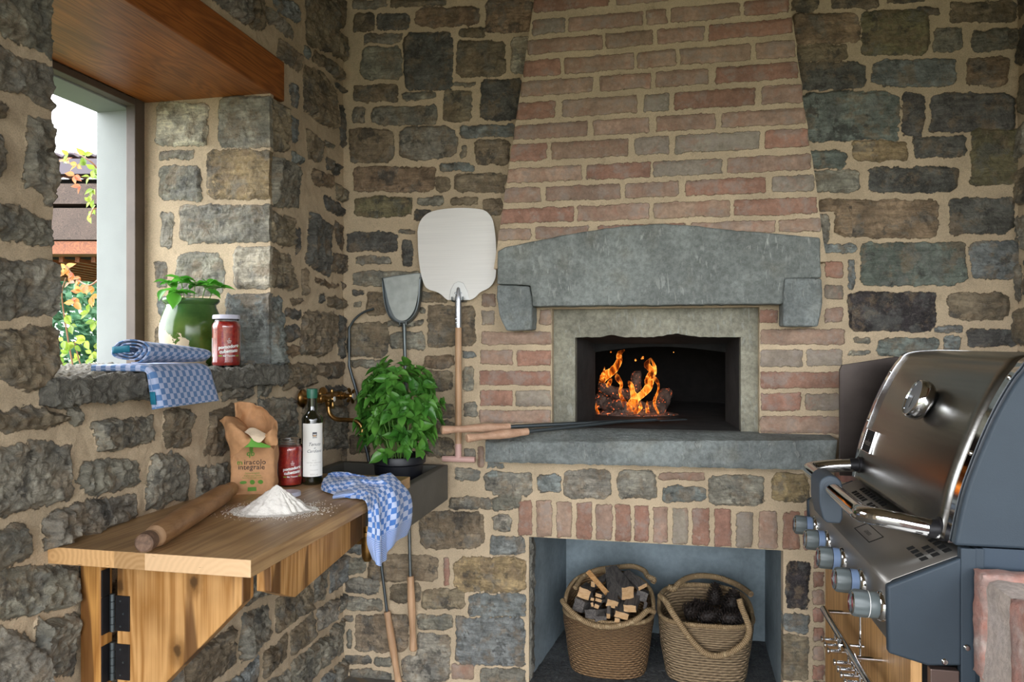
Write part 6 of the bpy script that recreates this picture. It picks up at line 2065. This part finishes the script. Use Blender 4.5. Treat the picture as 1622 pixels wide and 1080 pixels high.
# thermometer
def solve(u, v):
    best = None
    for y in np.linspace(YN + .1, YFr - .1, 120):
        p, n_ = lid_at(v, y)
        uu = 811 + FPX * (p.x * cos(YAW) + p.y * sin(YAW)) / (-p.x * sin(YAW) + p.y * cos(YAW))
        if best is None or abs(uu - u) < best[0]: best = (abs(uu - u), p, n_)
    return best[1], best[2]
p, n_ = solve(1472, 640)
th_ = MB().lathe([(0.022, 0.0), (0.032, 0.002), (0.043, 0.008), (0.048, 0.016), (0.049, 0.026), (0.0475, 0.036), (0.0445, 0.0405), (0.042, 0.040), (0.041, 0.036)], 48, p, n_).build('thermometer', M_CHROME, gr, smooth=60, world=True)
f_ = MB().lathe([(0, 0.0365), (0.0412, 0.0365)], 32, p, n_).build('dial', simple('brushed_dial', rgb('#9aa2ad'), 0.3, 0.8), th_, smooth=0)
f_.data.transform(Matrix.Translation(-Vector(gr.location)))
sx_ = Vector((0, 1, 0)); sy_ = n_.cross(sx_).normalized()
nd = MB().obox(p + n_ * 0.0378 + sy_ * 0.010, sx_ * 0.0009, sy_ * 0.015, n_ * 0.0003).build('needle', M_SLOT, th_, smooth=0)
nd.data.transform(Matrix.Translation(-Vector(gr.location)))
# badge
p, n_ = solve(1379, 700)
tv = n_.cross(Vector((0, 1, 0))).normalized()
if tv.z < 0: tv = -tv
yv = Vector((0, 1, 0))
m = MB()
m.obox(p + n_ * 0.003, yv * 0.040, tv * 0.030, n_ * 0.003)
m.build('badge', M_SLOT, gr, smooth=0, bevel=0.001, world=True)
m = MB()
for s in (-1, 1):
    m.obox(p + n_ * 0.004 + yv * s * 0.041, yv * 0.0014, tv * 0.032, n_ * 0.003)
    m.obox(p + n_ * 0.004 + tv * s * 0.031, yv * 0.042, tv * 0.0014, n_ * 0.003)
m.build('badge_frame', M_CHROME, gr, smooth=0, bevel=0.001, world=True)
# the maker's letters on the badge
vs, fs = text_pts('weber', 0.025, bold=0.0004)
m = MB().add([p + n_ * 0.0066 - yv * a + tv * (b - 0.012) for a, b in vs], fs)
m.build('badge_lettering', simple('badge_grey', rgb('#6d6a66'), 0.4, 0.7), gr, smooth=0, world=True)
# lid handle
zh = 0.963; xh = 0.408
C = [(0.545, 2.245, 0.975), (0.50, 2.245, 0.972), (0.445, 2.243, 0.966), (0.415, 2.228, zh), (0.408, 2.19, zh), (0.408, 2.05, zh), (0.408, 1.85, zh), (0.408, 1.70, zh), (0.413, 1.655, zh), (0.440, 1.628, zh), (0.49, 1.622, 0.955), (0.545, 1.620, 0.945)]
MB().tube([tuple(p) for p in catmull(C, 90)], 0.0185, 24).build('lid_handle', M_CHROME, gr, world=True)
for y, z in ((2.245, 0.975), (1.620, 0.947)):
    MB().lathe([(0.0, 0), (0.024, 0), (0.024, 0.022), (0.019, 0.024), (0.019, 0.045), (0.016, 0.046)], 24, (0.568, y, z), (-1, 0, 0.0)).build('handle_mount', M_BLACKM, gr, world=True)
# soft grip sleeve hanging on the bar
poly = []
for a in np.linspace(0, pi, 14): poly.append((0.408 + 0.027 * cos(a), zh + 0.004 + 0.027 * sin(a)))
poly += [(0.381, 0.925), (0.390, 0.885), (0.400, 0.876), (0.430, 0.876), (0.436, 0.890)]
MB().prism([(a, 1.935, b) for a, b in poly], (0, 0.11, 0)).build('handle_sleeve', M_GRIP, gr, smooth=40, bevel=0.004, bseg=3, world=True)
# control box: end cap, sloping top, front, with a dark gap
CB = [(0.428, 0.849), (0.559, 0.912), (0.559, 0.705), (0.50, 0.700), (0.430, 0.718)]
for ya, yb_ in ((YN - 0.016, YN + 0.004), (2.345, 2.365)):
    MB().prism([(a, ya, b) for a, b in CB], (0, yb_ - ya, 0)).build('control_end_cap', M_CAST, gr, smooth=40, bevel=0.005, bseg=3, world=True)
m = MB()
top = [(0.590, 0.925), (0.560, 0.911), (0.50, 0.884), (0.442, 0.857), (0.434, 0.849), (0.433, 0.840), (0.440, 0.735), (0.446, 0.722), (0.560, 0.722)]
m.grid([[Vector((a, y, b)) for a, b in top] for y in np.linspace(YN + 0.003, 2.346, 6)])
m.build('control_panel', M_SS2, gr, smooth=30, world=True, solid=0.002)
# vent slots in the sloping top
m = MB()
sl_d = Vector((0.560 - 0.442, 0, 0.911 - 0.857)).normalized(); sn_ = Vector((-sl_d.z, 0, sl_d.x))
def slots(y0, n, rows_):
    for k in range(n):
        for r in range(rows_):
            if (k * 3 + r) % 11 == 10: continue
            c = Vector((0.512 + r * 0.021 - 0.0, y0 + k * 0.026, 0.0)); c.z = 0.857 + (c.x - 0.442) * (0.911 - 0.857) / (0.560 - 0.442)
            m.obox(c + sn_ * 0.001, Vector((0, 0.0085, 0)), sl_d * 0.0070, sn_ * 0.0012)
slots(1.60, 4, 3); slots(2.02, 9, 3)
m.build('vent_slots', M_SLOT, gr, smooth=0, world=True)
# engraved plate outline
m = MB()
def lp_(x, y): return Vector((x, y, 0.857 + (x - 0.442) * (0.911 - 0.857) / 0.118)) + sn_ * 0.0018
q = [lp_(0.462, 1.80), lp_(0.492, 1.80), lp_(0.492, 1.93), lp_(0.462, 1.93)]
for i in range(4): m.tube([q[i], q[(i + 1) % 4]], 0.0009, 6)
m.build('engraved_frame', M_SLOT, gr, world=True)
vs, fs = text_pts('GENESIS', 0.012)
MB().add([lp_(0.472, 1.865) - Vector((0, 1, 0)) * a + sl_d * b for a, b in vs], fs).build('engraved_lettering', M_SLOT, gr, smooth=0, world=True)
# knobs
for k, y in enumerate((1.605, 1.755, 1.93, 2.10, 2.265)):
    z = 0.789
    c = Vector((0.438, y, z)); ax = Vector((-1, 0, 0.06)).normalized()
    kb = MB()
    def fl(a, h): return 1 + (0.035 * cos(a * 10) if h > 0.032 else 0)
    kb.lathe([(0.0255, 0.012), (0.0262, 0.016), (0.0262, 0.030), (0.0255, 0.031), (0.0262, 0.033), (0.0262, 0.055), (0.0240, 0.060), (0.0205, 0.0600), (0.0195, 0.0555), (0.0, 0.0555)], 50, c, ax, fl)
    ko = kb.build('knob', M_KNOB, gr, smooth=40, world=True)
    L_ = -Vector(gr.location)
    def sub_(mb, nm, mt, sm=50):
        o = mb.build(nm, mt, ko, smooth=sm); o.data.transform(Matrix.Translation(L_)); return o
    sub_(MB().lathe([(0.0, -0.004), (0.031, -0.004), (0.0315, 0.002), (0.029, 0.009), (0.0245, 0.0135), (0.022, 0.0135)], 36, c, ax), 'knob_bezel', M_CHROME)
    if k: sub_(MB().lathe([(0.02655, 0.0145), (0.02655, 0.031)], 36, c, ax), 'knob_collar', M_KBLUE)
    sub_(MB().lathe([(0.0215, 0.0605), (0.0235, 0.0595), (0.0215, 0.0625), (0.0195, 0.0625), (0.0195, 0.0605)], 32, c, ax), 'face_ring', M_CHROME)
    sub_(MB().lathe([(0, 0.0562), (0.0175, 0.0562)], 28, c, ax), 'dial_face', M_RED, 0)
    m = MB(); m.lathe([(0.0268, 0.030), (0.0268, 0.0312)], 36, c, ax); sub_(m, 'collar_line', M_SLOT if k else M_WHITE)
# cabinet under the control box
MB().box(0.575, 0.600, YN - 0.012, YN + 0.02, 0.0, 0.93).box(0.558, 0.585, YN - 0.015, YN + 0.004, 0.0, 0.93).build('side_frame', M_CAST, gr, smooth=0, bevel=0.002, world=True)
MB().box(0.59, 1.14, YN - 0.005, YN + 0.01, 0.0, 0.93).build('side_panel', simple('dark_blue_steel', rgb('#36424e'), 0.5, 0.4), gr, smooth=0, world=True)
MB().box(0.50, 1.13, YN + 0.06, 2.345, 0.0, 0.71).build('cabinet', simple('dark_cabinet', rgb('#2c2a28'), 0.6), gr, smooth=0, world=True)
yy = [YN + 0.01, 1.945, 2.345]
for k in range(2):
    MB().box(0.478, 0.499, yy[k] + 0.002, yy[k + 1] - 0.002, 0.02, 0.70).build('wooden_door', M_DOORW, gr, smooth=0, bevel=0.002, world=True)
p = on_y(1499, 1046, YN)
MB().box(0.505, 0.556, YN - 0.014, YN + 0.005, 0.0, 0.694).build('brown_steel_post', simple('brownish_steel', rgb('#6d5c56'), 0.35, 0.6), gr, smooth=0, bevel=0.002, world=True)
for v, u in ((1026, 1532), (1048, 1497)):
    q = on_y(u, v, YN - 0.016)
    MB().lathe([(0, 0.004), (0.0045, 0.003), (0.0065, 0)], 14, q, (0, -1, 0)).build('panel_screw', M_CHROME, gr, world=True)
# towel rail with pegs and a hanging hook
xr, zr = 0.418, 0.617
MB().tube([(xr, 2.07, zr), (xr, 1.15 + 0.42, zr)], 0.0088, 16).build('rail', M_CHROME, gr, world=True)
for y in (2.05, 1.76, 1.60):
    MB().tube([(xr, y, zr), (0.480, y, zr)], 0.0055, 12).build('rail_post', M_CHROME, gr, world=True)
for y in (1.935, 1.90, 1.865, 1.80, 1.765, 1.735, 1.70):
    c = Vector((xr - 0.0, y, zr - 0.030))
    MB().lathe([(0, -0.006), (0.0045, -0.006), (0.0045, 0.020), (0.0045, 0.026), (0.0075, 0.030), (0.0075, 0.033), (0, 0.034)], 16, c, (-1, 0, 0)).tube([(xr, y, zr - 0.03), (xr, y, zr)], 0.003, 8).build('peg', M_CHROME, gr, world=True)
m = MB()
m.tube([tuple(p) for p in catmull([(xr + 0.03, 1.82, zr + 0.09), (xr + 0.03, 1.82, zr + 0.02), (xr + 0.03, 1.82, zr - 0.03)], 20)], 0.003, 10)
m.lathe([(0.0, -0.004), (0.016, -0.004), (0.017, 0.0), (0.013, 0.003), (0, 0.004)], 20, (xr - 0.012, 1.83, zr), (-1, 0.4, 0)).tube([(xr - 0.01, 1.83, zr), (xr + 0.04, 1.83, zr)], 0.004, 10)
m.build('rail_hook', M_CHROME, gr, world=True)
# dark heat shield behind the far end
sp = [on_y(u, v, 2.50) for u, v in ((1330, 586), (1334, 578), (1420, 565))]
sp = [(p.x, p.z) for p in sp] + [(0.95, 1.27), (0.95, 0.90), (on_y(1330, 762, 2.50).x, 0.90)]
MB().prism([(a, 2.50, b) for a, b in sp], (0, 0.012, 0)).build('heat_shield', simple('dark_bronze_steel', rgb('#453d39'), 0.4, 0.7, var=0.15, vscale=14), gr, smooth=0, bevel=0.001, world=True)

# ledge of red bricks under the far end of the grill
def brick_mat(name, c1, c2):
    g = N(name)
    c = g.mix(g.ramp(g.noise(14, 6, 0.65), .35, .65), c1, c2)
    c = g.mix(g.ramp(g.noise(9, 5, 0.6, vec=g.mapping(g.obj(), loc=(3, 3, 3))), .5, .65, 0, .75), c, rgb('#b9ada5'))
    c = g.scale(c, g.ramp(g.noise(90, 6), .3, .7, .85, 1.12))
    return g.bsdf(c, 0.9, 0, g.bump(g.noise(70, 8, 0.7), 0.7, 0.006))
M_BRK = brick_mat('pier_brick', rgb('#a8786a'), rgb('#977f77'))
M_BRKM = brick_mat('pier_mortar', rgb('#b9aba0'), rgb('#a79b92'))
# low brick wall in the near right corner
pr = bpy.data.objects.new('wall_low', None); COL.objects.link(pr); pr.location = (0.575, 1.3, 0); pr['kind'] = 'structure'
xw = 0.578
rough_box(xw + 0.003, 1.5, 0.93, 1.535, 0.0, 0.888, 0.02, 0.004, 14, 3).build('mortar_core', M_BRKM, pr, world=True)
ybs = [(1.487, 1.538), (1.300, 1.385), (1.215, 1.285), (1.13, 1.2), (1.05, 1.115), (0.95, 1.03)]
m_ = MB()
for k, (a, b_) in enumerate(ybs):
    z0s = [(0.700, 0.897)] if k % 2 == 0 else [(0.66, 0.892)]
    for (za, zb_) in z0s + [(0.46, z0s[0][0] - 0.02), (0.22, 0.44), (0.0, 0.20)]:
        bb = rough_box(xw - 0.004, xw + 0.11, a, b_, za, zb_, 0.010, 0.0035, 22, k, 0.004)
        m_.add(bb.v, bb.f)
    for x_ in (0.71, 0.84, 0.97, 1.10, 1.23, 1.36):
        bb = rough_box(x_ - 0.012, x_ + 0.10, a, b_, 0.80, 0.894, 0.014, 0.0035, 22, k, 0.004)
        m_.add(bb.v, bb.f)
m_.build('bricks', M_BRK, pr, smooth=60, world=True)
# brick plinth the cabinet stands against, seen as a strip behind the knobs
lb = rough_box(0.580, 0.640, 2.60, 2.71, 0.86, 0.905, 0.012, 0.003, 20, 8, 0.003)
lb.v = [(x, y, z) for x, y, z in lb.v]
o = lb.build('trim_2', M_BRK, None, world=True); o['kind'] = 'structure'

# ================================================================ OUTSIDE THE WINDOW
M_TILE = simple('clay_roof_tiles', rgb('#5e545b'), 0.7, var=0.2, vscale=5)
M_FASC = simple('mauve_fascia', rgb('#4c414a'), 0.5)
M_SOFF = wood_mat('larch_soffit', rgb('#8e4d28'), rgb('#6a351a'), 'y', 0.5, 0.6, 8)
C8 = 7.0
def W8(u, v, c=C8): return on_c(u, v, c)
o0 = W8(124, 400)
pv = thing('garden_pavilion', o0, 'timber garden pavilion with tiled roof seen through the window', 'pavilion')
dirx = (W8(200, 300) - W8(60, 300)); dirx.z = 0; dirx.normalize()
dep = Vector((-dirx.y, dirx.x, 0))
if dep.y < 0: dep = -dep
def slab(name, v0, v1, d0, d1, mat, ext=1.6, tilt=0.0, par=pv):
    c0 = W8(124, v0); c1 = W8(124, v1)
    m = MB()
    A = []
    for s in (-ext, ext):
        for (p, z) in ((d0, c0.z + tilt * s), (d1, c0.z + tilt * s), (d1, c1.z + tilt * s), (d0, c1.z + tilt * s)):
            A.append(c0 * 1.0 + dirx * s + dep * p - Vector((0, 0, c0.z)) + Vector((0, 0, z)))
    m.add(A, [(0, 1, 2, 3), (7, 6, 5, 4), (0, 4, 5, 1), (1, 5, 6, 2), (2, 6, 7, 3), (3, 7, 4, 0)])
    return m.build(name, mat, par, smooth=0, world=True)
# roof: rolls of tiles sloping back
rt_ = []
e0 = W8(124, 248)
for i in range(161):
    s = -1.6 + 3.2 * i / 160
    row = []
    for j in range(10):
        t = j / 9
        row.append(e0 + dirx * s + dep * (t * 1.2) + Vector((0, 0, 0.06 * t + 0.035 * abs(sin(s * 20)) + 0.01 * s)))
    rt_.append(row)
MB().grid(rt_).build('roof_tiles', M_TILE, pv, world=True, solid=0.02)
slab('fascia', 252, 276, -0.02, 0.05, M_FASC, tilt=0.01)
slab('dark_backing', 274, 405, 0.26, 0.34, M_SOOT)  # dark sheet added to close bright gaps between the beams, not soot
slab('tie_beam', 290, 322, 0.02, 0.20, M_EXTW)
slab('ring_beam', 330, 380, -0.02, 0.22, M_EXTW)
slab('lower_beam', 382, 402, 0.0, 0.25, M_EXTO)
m = MB()
a0_, a1_ = W8(124, 405), W8(124, 476)
for k in range(-8, 9):
    p = a0_ + dirx * (k * 0.16) + dep * 0.25; q_ = a1_ + dirx * (k * 0.16 + 0.5) + dep * 2.2 + Vector((0, 0, 0.35))
    m.beam(p, q_, 0.05, 0.07)
m.build('rafters', M_EXTO, pv, smooth=0, world=True)
m = MB(); P0 = a0_ + dep * 0.2 + Vector((0, 0, 0.06)); P1 = a1_ + dep * 2.4 + Vector((0, 0, 0.40))
m.add([P0 - dirx * 1.8, P0 + dirx * 1.8, P1 + dirx * 1.8, P1 - dirx * 1.8], [(0, 1, 2, 3)])
m.build('soffit_boards', M_SOFF, pv, smooth=0, world=True, solid=0.02)
m = MB()
for s in (-1.5, 1.5):
    p = W8(124, 400) + dirx * s + dep * 0.1
    m.box(p.x - 0.08, p.x + 0.08, p.y - 0.08, p.y + 0.08, -0.1, p.z)
m.build('posts', M_EXTO, pv, smooth=0, world=True)
# trees far behind
M_TREE = leaf_mat('tree_leaf', rgb('#6d9670'), rgb('#456f55'), 0.4, 0.6, 2)
R_ = random.Random(21)
c_ = on_c(118, 545, 14.0)
tr_root = thing('leafy_tree', (c_.x, c_.y, -0.1), 'pale green leafy tree in the garden beyond the pavilion', 'tree')
m = MB()
for k in range(9000):
    v = Vector((R_.gauss(0, 1), R_.gauss(0, 1), R_.gauss(0, 1))).normalized()
    q = Vector((v.x * 2.0, v.y * 1.6, v.z * 1.6)) * R_.uniform(0.80, 1.0) * (1 + 0.25 * mnoise.noise(v * 2.5)) + Vector((0, 0, 1.15))
    d_ = Vector((R_.gauss(0, 1), R_.gauss(0, 1), R_.gauss(0, 0.6))).normalized()
    s_ = d_.cross(Vector((R_.random(), R_.random(), 1))).normalized()
    L = R_.uniform(0.12, 0.24)
    m.add([q, q + d_ * L * 0.5 + s_ * L * 0.4, q + d_ * L, q + d_ * L * 0.5 - s_ * L * 0.4], [(0, 1, 2, 3)])
m.build('crown', M_TREE, tr_root, smooth=0)
MB().tube([(0, 0, 0), (0.05, 0, 0.6), (0, 0.05, 1.4)], [0.14, 0.11, 0.06], 12).build('trunk', M_BARK, tr_root)
# climbing rose by the window
M_ROSE = leaf_mat('rose_leaf', rgb('#8ea040'), rgb('#56782a'), 0.45, 0.4, 9)
M_ROSEY = leaf_mat('young_rose_leaf', rgb('#b98b48'), rgb('#a55c4a'), 0.45, 0.4, 9)
rb = on_c(125, 560, 3.1)
ro = thing('rose_bush', (rb.x, rb.y, -0.1), 'climbing rose with yellow green leaves outside the window', 'rose bush')
lo_, ly_, br2 = MB(), MB(), MB()
C3 = 3.1
def Rr(u, v, c=C3): return on_c(u, v, c) - Vector(ro.location)
paths = [[(130, 720), (118, 600), (108, 540), (98, 470), (104, 440)], [(190, 300), (165, 285), (150, 262), (135, 250), (115, 240)], [(185, 420), (160, 440), (140, 452), (120, 440), (104, 420)],
         [(130, 720), (140, 620), (125, 570), (118, 540)], [(190, 350), (170, 340), (150, 330), (142, 345)], [(118, 600), (95, 570), (80, 540)], [(130, 700), (160, 560), (175, 470), (190, 420)], [(190, 420), (195, 350), (190, 290)]]
for k, P_ in enumerate(paths):
    pts = [Rr(u, v, C3 + 0.05 * sin(k * 2 + i)) for i, (u, v) in enumerate(P_)]
    pts = [Vector(p) for p in catmull([tuple(p) for p in pts], 24)]
    if P_[0][1] > 650: pts = [Vector((0.0, 0.0, 0.0))] + pts
    br2.tube(pts, [0.005 - 0.003 * i / len(pts) for i in range(len(pts))], 7)
LE = [(108, 245), (122, 262), (135, 262), (118, 278), (142, 280), (128, 296), (148, 300), (143, 320), (150, 268), (103, 255), (135, 246), (146, 330), (140, 340),
      (104, 425), (115, 432), (128, 440), (135, 452), (128, 462), (110, 448), (122, 472), (144, 470), (148, 455), (118, 480), (100, 436),
      (105, 500), (140, 495), (112, 515), (150, 510), (100, 540), (118, 548), (135, 540), (108, 560), (125, 570), (145, 560), (112, 578), (135, 578), (150, 545), (100, 575)]
for k, (u, v) in enumerate(LE):
    q = Rr(u, v, C3 + R_.uniform(-0.08, 0.08))
    for j in range(3):
        a = R_.uniform(0, 2 * pi)
        d_ = dirx * cos(a) + Vector((0, 0, sin(a) - 0.3)) + dep * R_.uniform(-.6, .2)
        L = R_.uniform(0.030, 0.050)
        tgt = ly_ if (v < 300 and k % 2) or 400 < v < 485 else lo_
        leaf(tgt, q, d_, Vector((R_.uniform(-.5, .5), -1, R_.uniform(0, 1))), L, L * 0.6, 0.5, 0.15)
lo_.build('leaves', M_ROSE, ro, smooth=80); ly_.build('young_leaves', M_ROSEY, ro, smooth=80); br2.build('branches', simple('rose_stem', rgb('#7a5a45'), 0.6), ro)
# lawn
M_LAWN = simple('lawn_green', rgb('#4a5838'), 0.95, var=0.25, vscale=3, bump=0.5)
o = MB().box(-30, -1.94, -8, 30, -0.16, -0.1).build('ground_outside', M_LAWN, smooth=0); o['kind'] = 'structure'
